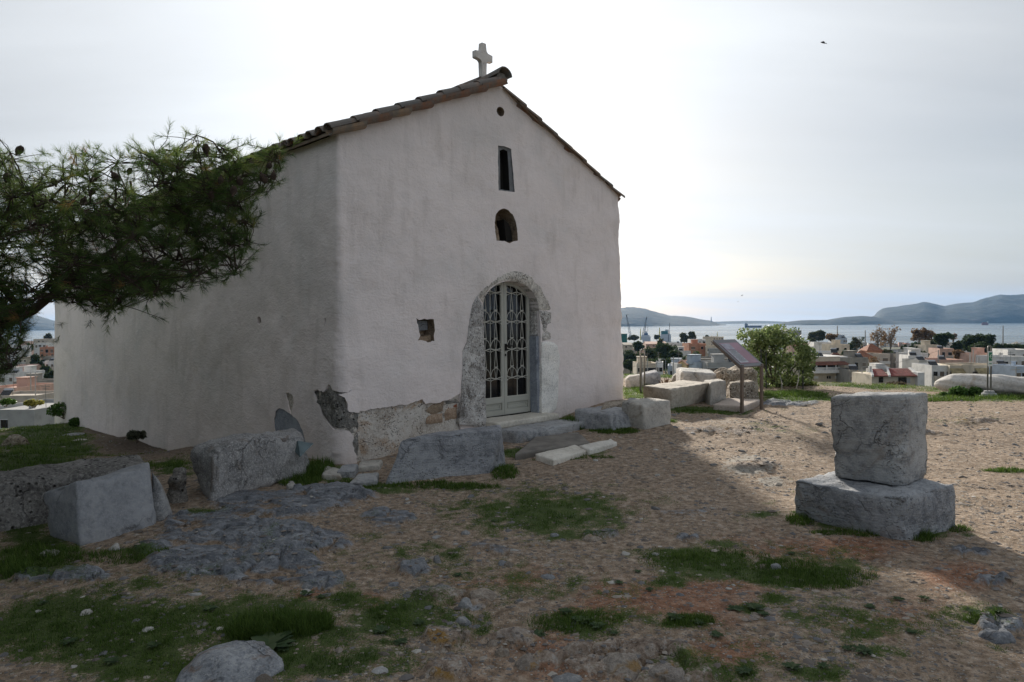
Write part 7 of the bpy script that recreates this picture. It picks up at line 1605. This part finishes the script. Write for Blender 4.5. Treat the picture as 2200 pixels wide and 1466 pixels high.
FT = [(1354,749,800,44,330,M_pineL,'round',900,'dark evergreen next to the chapel corner'),(1372,731,760,22,480,M_pineL,'round',500,'dome-shaped dark tree above the tree mass near the chapel'),(1395,742,800,46,300,M_pineL,'round',1000,'dark tree in the left half of the tree mass'),(1430,733,798,40,290,M_pineL,'round',1000,'tallest dark tree with a pointed top in the tree mass'),(1453,748,800,34,280,M_pineL,'round',900,'dark tree at the right side of the tree mass'),(1415,765,802,60,240,M_pineL,'round',1200,'broad dark tree at the front of the tree mass'),(1360,770,802,36,250,M_pineL,'round',800,'dark low tree behind the metal hoop'),
 (1362,718,734,20,760,M_eu,'round',350,'thin grey-green tree on the shore left of the white ship'),(1410,719,731,12,800,M_eu,'round',250,'small tree on the shore between the two ships'),(1471,714,742,18,640,M_eu,'round',380,'left of two tall eucalyptus trees on the shore'),(1487,711,738,16,640,M_eu,'round',380,'right of two tall eucalyptus trees on the shore'),(1519,719,730,9,720,M_pineL,'round',200,'small dark cone tree left of the cream shore building'),
 (1494,752,782,22,260,M_ol,'round',500,'mid-green tree before the salmon-pink house'),(1480,762,786,22,245,M_ol,'round',400,'lower green tree left of the salmon-pink house'),(1520,768,778,24,230,M_ol,'round',300,'yellowish bush under the cream balconied house'),(1420,726,760,14,520,M_eu,'round',250,'small dull tree behind the pink hall'),
 (1760,707,738,34,560,M_eu,'round',900,'big dull green tree above the long white house'),(1790,716,738,26,470,M_brn,'round',600,'reddish brown tree right of the big dull green tree'),(1747,725,742,14,520,M_eu,'round',300,'small tree left of the big dull green tree'),(1840,723,756,32,400,M_eu,'bare',500,'brownish tree in front of the sea left of the plane trees'),(1826,735,756,16,380,M_pineL,'round',300,'dark low tree beside the cream block'),
 (1886,699,756,34,330,M_brn,'bare',160,'left of the two tall bare plane trees'),(1914,701,758,38,330,M_brn,'bare',160,'right of the two tall bare plane trees'),(1975,706,745,30,420,M_brn,'bare',450,'left of two bare trees with brown leaves behind the pines'),(1996,706,745,28,420,M_brn,'bare',450,'right of two bare trees with brown leaves behind the pines'),(2048,716,742,16,430,M_brn,'bare',60,'thin bare tree between the two groups of pines'),
 (1945,738,752,7,330,M_pineL,'cypress',160,'small cypress right of the plane trees'),(1938,741,752,5,340,M_pineL,'cypress',120,'smaller cypress left of the other one'),(1968,732,764,40,310,M_pineL,'round',900,'dark pine at the left end of the pine belt'),(1995,728,752,34,330,M_pineL,'round',800,'dark pine beneath the bare trees with brown leaves'),(2026,713,752,34,320,M_pineL,'round',1000,'tall dark pine with tufted top left of the pine belt gap'),(2037,711,730,10,325,M_pineL,'round',250,'pointed dark treetop in the pine belt'),(2058,729,764,28,310,M_pineL,'round',800,'dark pine at the lower gap of the pine belt'),
 (2093,716,770,46,300,M_pineL,'round',1400,'largest dark pine of the belt left of the green sign'),(2124,717,766,24,310,M_pineL,'round',700,'dark pine rising behind the green sign'),(2110,730,772,50,290,M_pineL,'round',1200,'broad dark pine directly behind the green sign'),(2146,735,766,36,300,M_pineL,'round',900,'dark pine right of the green sign'),(2170,737,762,30,310,M_pineL,'round',800,'dark pine towards the right edge'),(2197,738,758,26,330,M_ol,'round',600,'lighter green tree at the right edge'),
 (2060,748,778,26,240,M_brn,'round',500,'brown-green round tree before the pine belt'),(1938,757,782,14,280,M_eu,'round',300,'dark slim tree right of the beige wall house'),(1985,752,780,16,270,M_pineL,'round',400,'dark small tree below the pine belt'),(1905,748,770,20,290,M_eu,'round',380,'dark ragged tree at the foot of the plane trees'),(1925,752,772,20,280,M_pineL,'round',380,'black-green palm-like tree right of the plane trees'),(1952,745,765,24,290,M_pineL,'round',500,'dark conifer left of the pine belt'),
 (1815,748,768,12,250,M_pineL,'round',250,'dark spiky tree right of the pyramid roof'),(1760,757,772,14,270,M_ol,'round',300,'green tree left of the pyramid roof'),(1862,790,828,26,150,M_ol,'round',600,'green shrubs between the villa and the bungalow'),(1845,795,830,22,155,M_brn,'bare',80,'bare brown tree between the villa and the bungalow'),(1880,765,800,24,220,M_brn,'bare',60,'bare pale tree before the beige wall house'),
 (62,735,765,14,560,M_pineL,'round',350,'dark tree at the far end of the street'),(75,760,800,16,380,M_pineL,'round',500,'dark street tree half way down the street'),(86,772,815,18,330,M_pineL,'round',600,'dark street tree above the parked cars'),(96,783,832,20,270,M_pineL,'round',700,'dark street tree beside the row of parked cars'),(108,790,845,20,230,M_pineL,'round',700,'nearest dark street tree beside the chapel corner'),(84,842,868,16,150,M_ol,'round',500,'green shrub on the near left side of the street'),(105,715,732,16,800,M_eu,'round',250,'wispy far tree on the skyline beside the chapel')]
for i, (px, yt, yb, w_, Yd, m_, kd, n, lab) in enumerate(FT): ftree(px, yt, yb, w_, Yd, m_, lab, 500+i, kd, int(n*2.6))
q_ = np.random.RandomState(5)
for i in range(70):
    px = q_.uniform(1345, 2215); px = px if not 1490 < px < 1760 else px+300; Yd = q_.choice([215, 270, 320, 400, 520, 700, 900]); zg = float(H((px-1100)/FPX*Yd, Yd)); ht_ = q_.uniform(4, 9); yt = project(np.array(((px-1100)/FPX*Yd, Yd, zg+ht_)))[1]; yb = project(np.array(((px-1100)/FPX*Yd, Yd, zg)))[1]
    near = min(LM, key=lambda q: abs(q[0]-px)); mt = [M_pineL, M_ol, M_eu, M_brn][q_.choice([0, 0, 1, 2, 3])]; w_ = q_.uniform(4, 9)*FPX/Yd
    nm_ = {M_pineL.name: 'dark evergreen', M_ol.name: 'mid-green', M_eu.name: 'dull green', M_brn.name: 'withered brown'}[mt.name]
    ftree(px, yt, yb, w_, Yd, mt, f"{nm_} tree {'between the near houses' if Yd < 300 else 'mid-town' if Yd < 600 else 'towards the shore'} beyond {near[1]}", 900+i, 'round', 260, group='trees between the houses of the town')
# ---- the street with parked cars at the left
A_ = V3(*at(98, 900, 210)[:2], 0); B_ = V3(*at(63, 745, 1100)[:2], 0)
sv_ = []; K = 60
for i in range(K):
    t_ = i/(K-1); c_ = A_*(1-t_)+B_*t_; d_ = (B_-A_)/np.linalg.norm(B_-A_); n_ = V3(d_[1], -d_[0], 0)
    for s_ in (-5.2, 5.2): q = c_+n_*s_; sv_.append((q[0], q[1], float(H(c_[0], c_[1]))+.65))
street = tag(link('street', mesh_data('street', sv_, [(2*i, 2*i+1, 2*i+3, 2*i+2) for i in range(K-1)], simple('street_asphalt', (.11, .11, .11), .9, 0, .1, .4))), kind='structure')
M_tyre = simple('tyre', (.02, .02, .02), .9); M_cg = glassdark(); M_cg.name = 'car_glass'
def car_parts(c_, name='parked_car'):
    m_ = simple('car_paint', c_, .3, .2, .03); mb = MB(); mb.box((0, 0, .55), (1.75, 4.2, .5)); mb.box((0, 0, .82), (1.70, 3.9, .12)); body = mb.data('body', [m_])
    mb = MB(); mb.hexa([(-.78, -1.5, .88), (.78, -1.5, .88), (.78, 1.3, .88), (-.78, 1.3, .88)], [(-.62, -1.0, 1.42), (.62, -1.0, 1.42), (.62, .6, 1.42), (-.62, .6, 1.42)]); cab = mb.data('windows', [M_cg]); mb = MB(); mb.box((0, -.2, 1.44), (1.2, 1.55, .05)); rf = mb.data('roof', [m_])
    mb = MB(); mb.tube([(-.1, 0, 0), (.1, 0, 0)], .32, 10); wh_ = mb.data('wheel', [M_tyre]); return body, cab, rf, wh_
CC = [('white', (.6, .6, .6)), ('silver', (.35, .36, .37)), ('dark grey', (.06, .06, .07)), ('dark blue', (.04, .06, .12))]
CP = [car_parts(c) for _, c in CC]; d_ = (B_-A_)/np.linalg.norm(B_-A_); n_ = V3(d_[1], -d_[0], 0); yaw_ = math.atan2(-d_[0], d_[1])
for i in range(22):
    s_ = 45+i*6.2+(8 if i > 4 else 0)+(14 if i > 14 else 0); c_ = A_+d_*s_; side_ = 3.6; q = c_+n_*side_; k = int(rs.choice([0, 0, 1, 1, 2, 3])); z_ = float(H(c_[0], c_[1]))+.66
    ordw = ('nearest', 'second', 'third', 'fourth', 'fifth', 'sixth', 'seventh', 'eighth', 'ninth', 'tenth', 'eleventh', 'twelfth')
    pos = ('nearest' if i == 0 else 'near end' if i < 5 else 'middle' if i < 14 else 'far end')
    e = tag(empty('parked_car', (q[0], q[1], z_), yaw_), f"{CC[k][0]} car, {ordw[i]} from the near end of the row parked along the street" if i < 12 else f"{CC[k][0]} car in the far part of the row parked along the street", 'car', 'cars parked along the street'); 
    for nm, dt_ in zip(('body', 'windows', 'roof'), CP[k][:3]): link(nm, dt_, e)
    for sx_ in (-.8, .8):
        for sy_ in (-1.3, 1.3): link('wheel', CP[k][3], e, (sx_, sy_, .32))
# ---- poles, lamp posts
M_pole = simple('pale_concrete_pole', (.38, .37, .35), .85); M_spole = simple('steel_pole', (.30, .31, .32), .5, .5)
PL_ = [(1447,766,800,150,'white round-topped post above the dark trees'),(1411,774,800,170,'short white chimney pipe left of the lamp post'),(1391,770,800,170,'grey post left of the white chimney pipe'),(2155,700,736,300,'tall thin mast in front of the sea at the right'),(1852,790,850,145,'grey utility pole between the villa and the bungalow'),(2097,766,793,180,'slanting white pole left of the green sign'),(2103,768,793,180,'second white pole left of the green sign'),(2016,752,790,200,'thin pole left of the water tank'),(2035,741,756,280,'white chimney pole in front of the pine belt'),(2091,752,772,220,'taller of two pale poles in the concrete yard'),(2084,757,772,220,'shorter of two pale poles in the concrete yard'),(2183,788,812,140,'pole at the right edge by the bluish house'),(1859,710,735,420,'thin aerial mast above the brownish tree'),(1799,700,720,500,'antenna mast above the big dull green tree'),(76,800,888,140,'pale utility pole at the left of the street'),(66,800,850,150,'second utility pole by the street'),(1500,790,815,150,'thin pole beside the grey-blue shed')]
for px, yt, yb, Yd, lab in PL_:
    A0_ = at(px, yb, Yd); T_ = at(px, yt, Yd); r_ = max(.10, .0009*Yd); mb = MB(); mb.tube([(0, 0, -2), T_-A0_], [r_, r_*.7], 6)
    if Yd <= 170 or px < 100: mb.box((T_-A0_)-V3(0, 0, .6), (1.6 if Yd < 160 else .3, .12, .12))
    tag(mb.obj('utility_pole', [M_pole], None, A0_), lab, 'pole')
A0_ = at(1430, 805, 150); T_ = at(1430, 775, 150); mb = MB(); tt = T_-A0_; mb.tube([(0, 0, -2), tt, tt+V3(-.15, 0, .25), tt+V3(-.6, 0, .35)], .07, 6); e = tag(empty('street_lamp', A0_), 'curved street lamp rising behind the dry stump', 'street lamp'); mb.obj('post', [M_spole], e); mb = MB(); mb.box(tt+V3(-.75, 0, .32), (.5, .2, .1)); mb.obj('lamp_head', [M_spole], e)
wm_ = simple('dark_wire', (.03, .03, .03), .6)
for i, (x0, y0_, x1, y1_, Yd) in enumerate(((1340,778,1447,769,150), (1340,787,1447,773,150), (1852,792,2016,754,145))):
    P0 = at(x0, y0_, Yd); P1 = at(x1, y1_, Yd); mb = MB(); mb.tube([(P1-P0)*t_-V3(0, 0, .5*math.sin(math.pi*t_)) for t_ in np.linspace(0, 1, 8)], .025, 3); tag(mb.obj('power_line', [wm_], None, P0), ['upper overhead wire across the dark trees', 'lower overhead wire across the dark trees', 'overhead wire from the pole by the villa'][i], 'wire')
# ---- the harbour
M_crane = simple('faded_crane_steel', (.13, .14, .16), .7, .3); M_yel = simple('yellow_paint', (.55, .50, .10), .6); M_ship = simple('ship_white', (.55, .58, .62), .5); M_hull = simple('rusty_red_hull', (.22, .08, .06), .7); M_hull2 = simple('dark_ship_hull', (.10, .07, .08), .7); M_grn = simple('green_cladding', (.02, .13, .10), .7); M_teal = simple('teal_paint', (.03, .16, .17), .6); M_blue = simple('blue_paint', (.08, .16, .30), .6)
def crane(xb, yb, xt, yt, Yd, lab):
    A0_ = at(xb, yb, Yd); T_ = at(xt, yt, Yd)-A0_; e = tag(empty('harbour_crane', A0_), lab, 'crane'); k = Yd/FPX
    mb = MB(); sd = V3(1, 0, 0); w0, w1 = 3.4*k, 1.6*k
    for a_, b2 in ((-1, -1), (1, -1), (-1, 1), (1, 1)): mb.tube([V3(a_*w0/2, b2*w0/2, 0), T_+V3(a_*w1/2, 0, 0)], .28*k, 3)
    for i in range(9):
        s0, s1 = i/9, (i+1)/9; q0 = T_*s0; q1 = T_*s1; h0 = w0*(1-s0)/2+w1*s0/2; h1 = w0*(1-s1)/2+w1*s1/2; mb.tube([q0-sd*h0, q1+sd*h1], .18*k, 3); mb.tube([q0+sd*h0, q1-sd*h1], .18*k, 3)
    mb.box(T_*.96, (2.0*k, 1.5*k, 5*k)); mb.obj('jib', [M_crane], e); mb = MB(); mb.box((0, 0, 0), (6*k, 5*k, 4*k)); mb.box((0, 0, -5*k), (9*k, 6*k, 7*k)); mb.obj('cab', [M_ship], e); mb = MB(); mb.tube([T_, V3(w0, 0, 2*k)], .12*k, 3); mb.obj('cable', [wm_], e)
crane(1354, 722, 1346, 677, 1500, 'left of the two harbour cranes, leaning left beside the chapel corner'); crane(1381, 722, 1389, 683, 1500, 'right of the two harbour cranes, leaning right over the white ship')
def ship(px, y_w, w_px, h_px, Yd, hull, lab, sup, deck=True, cat='ship', name='ship', flip=1):
    A0_ = at(px, y_w, Yd); A0_[2] = SEA; k = Yd/FPX; L_ = w_px*k; Hh = h_px*k*.45; e = tag(empty(name, A0_), lab, cat); mb = MB()
    pl = [(-L_/2, -.5), (-L_/2+.04*L_, -1), (L_/2-.12*L_, -1), (L_/2, 0), (L_/2-.12*L_, 1), (-L_/2+.04*L_, 1)]
    pl = [(flip*a, b_*L_*.07) for a, b_ in pl]; lo = [(a*.95, b_*.9, -2) for a, b_ in pl]; hi = [(a, b_, Hh*(1.25 if abs(a) > L_*.42 else 1)) for a, b_ in pl]; n = len(pl)
    mb.add(lo+hi, [tuple(range(n))[::-1], tuple(range(n, 2*n))]+[(i, (i+1) % n, n+(i+1) % n, n+i) for i in range(n)]); mb.obj('hull', [hull], e)
    for (fx, fw, fh0, fh1, m_) in sup:
        mb = MB(); mb.box((fx*L_*flip, 0, Hh+(fh0+fh1)/2*h_px*k), (fw*L_, L_*.09, (fh1-fh0)*h_px*k)); mb.obj('superstructure', [m_], e)
    return e
ship(1618, 705, 37, 8, 4200, M_hull2, 'dark red cargo ship anchored in the bay above the leafy shrub', [(.40, .16, 0, .6, M_crane), (-.1, .6, 0, .12, M_hull), (.42, .05, .6, .85, M_crane)], name='cargo_ship', flip=-1)
ship(2116, 700, 15, 7, 4800, M_hull, 'red cargo ship in the bay near the right edge', [(.0, .7, 0, .35, M_hull), (.38, .14, .1, .6, M_ship)], name='cargo_ship')
ship(1389, 742, 18, 20, 1560, M_ship, 'white and blue ship moored below the right harbour crane', [(0, .7, 0, .25, M_ship), (-.05, .45, .25, .45, M_blue), (-.05, .3, .45, .65, M_ship), (-.1, .03, .65, 1.3, M_crane), (.15, .03, .65, 1.2, M_crane)], name='moored_ship')
ship(1430, 745, 24, 20, 1580, M_ship, 'white and teal ferry moored on the shore beside the yellow mast', [(0, .9, 0, .3, M_ship), (-.1, .6, .3, .65, M_teal), (.1, .3, .65, .8, M_ship), (.35, .03, .3, 1.5, M_crane)], name='moored_ship')
for px, yt, yb, Yd, r_, m_, lab, nm, ct in ((1376,706,728,1300,1.0,M_yel,'pale yellow mast left of the white ship','mast','mast'),(1417,704,733,1200,1.2,M_yel,'bright yellow mast beside the teal ferry','mast','mast'),(1541,713,730,900,.6,M_yel,'yellow mast above the cream shore building','mast','mast'),(1436,709,730,1300,.8,M_crane,'grey lattice tower behind the teal ferry','mast','mast'),(1528,681,694,6500,5,M_crane,'distant chimney at the end of the far hill','chimney','chimney')):
    A0_ = at(px, yb, Yd); T_ = at(px, yt, Yd)-A0_; mb = MB(); mb.tube([(0, 0, -3), T_*.6, T_], [r_, r_*.8, r_*.5], 7); mb.tube([T_*.6, T_*.62], r_*1.6, 7); tag(mb.obj(nm, [m_], None, A0_), lab, ct)
A0_ = at(1341, 738, 1150); e = tag(empty('warehouse', A0_), 'dark green warehouse on the shore touching the chapel corner', 'warehouse'); k = 1150/FPX; mb = MB(); mb.box((0, 10, 8*k), (13*k, 20, 24*k)); mb.obj('wall', [M_grn], e); mb = MB(); mb.box((0, 10, 20.5*k), (14*k, 21, .8*k)); mb.obj('roof', [M_gy], e)
# ---- birds
def bird(px, py, Yd, span, lab, rz):
    c_ = at(px, py, Yd); mb = MB(); s_ = span
    for sg_ in (-1, 1):
        mb.hexa([(.0, -.10*s_, 0), (.0, .10*s_, 0), (sg_*.26*s_, .05*s_, .10*s_), (sg_*.26*s_, -.12*s_, .10*s_)], [(.0, -.10*s_, .012*s_), (.0, .10*s_, .012*s_), (sg_*.26*s_, .05*s_, .112*s_), (sg_*.26*s_, -.12*s_, .112*s_)])
        mb.hexa([(sg_*.26*s_, -.12*s_, .10*s_), (sg_*.26*s_, .05*s_, .10*s_), (sg_*.52*s_, -.08*s_, -.03*s_), (sg_*.50*s_, -.15*s_, -.03*s_)], [(sg_*.26*s_, -.12*s_, .112*s_), (sg_*.26*s_, .05*s_, .112*s_), (sg_*.52*s_, -.08*s_, -.022*s_), (sg_*.50*s_, -.15*s_, -.022*s_)])
    e = tag(empty('bird', c_), lab, 'bird'); e.rotation_euler = (R(20), R(-25), rz); mb.obj('wings', [M_bird], e)
    mb = MB(); mb.tube([(0, .24*s_, 0), (0, .17*s_, .01*s_), (0, .05*s_, 0), (0, -.12*s_, 0), (0, -.22*s_, 0), (0, -.36*s_, 0)], [.008*s_, .04*s_, .065*s_, .055*s_, .02*s_, .045*s_], 8); mb.obj('body', [M_bird], e, smooth=True)
M_bird = simple('dark_feathers', (.03, .03, .035), .8)
bird(1768, 92, 26, .38, 'dark pigeon flying in the upper right sky', R(70)); bird(1594, 635, 150, .7, 'upper of two tiny far birds above the sea horizon', R(30)); bird(1586, 648, 160, .6, 'lower of two tiny far birds above the sea horizon', R(-30))
# ---- the air between here and the islands
hz_ = bpy.data.materials.new('haze_air'); hz_.use_nodes = True; ht = hz_.node_tree; ht.nodes.clear(); ho = ht.nodes.new('ShaderNodeOutputMaterial'); hv = ht.nodes.new('ShaderNodeVolumePrincipled'); hv.inputs['Color'].default_value = (.28, .56, 1.0, 1); hv.inputs['Density'].default_value = 0.000026; hv.inputs['Anisotropy'].default_value = .25; ht.links.new(hv.outputs[0], ho.inputs['Volume'])
mb = MB(); mb.box((0, 0, 219), (34000, 34000, 562)); haze = tag(mb.obj('haze', [hz_]), kind='stuff')
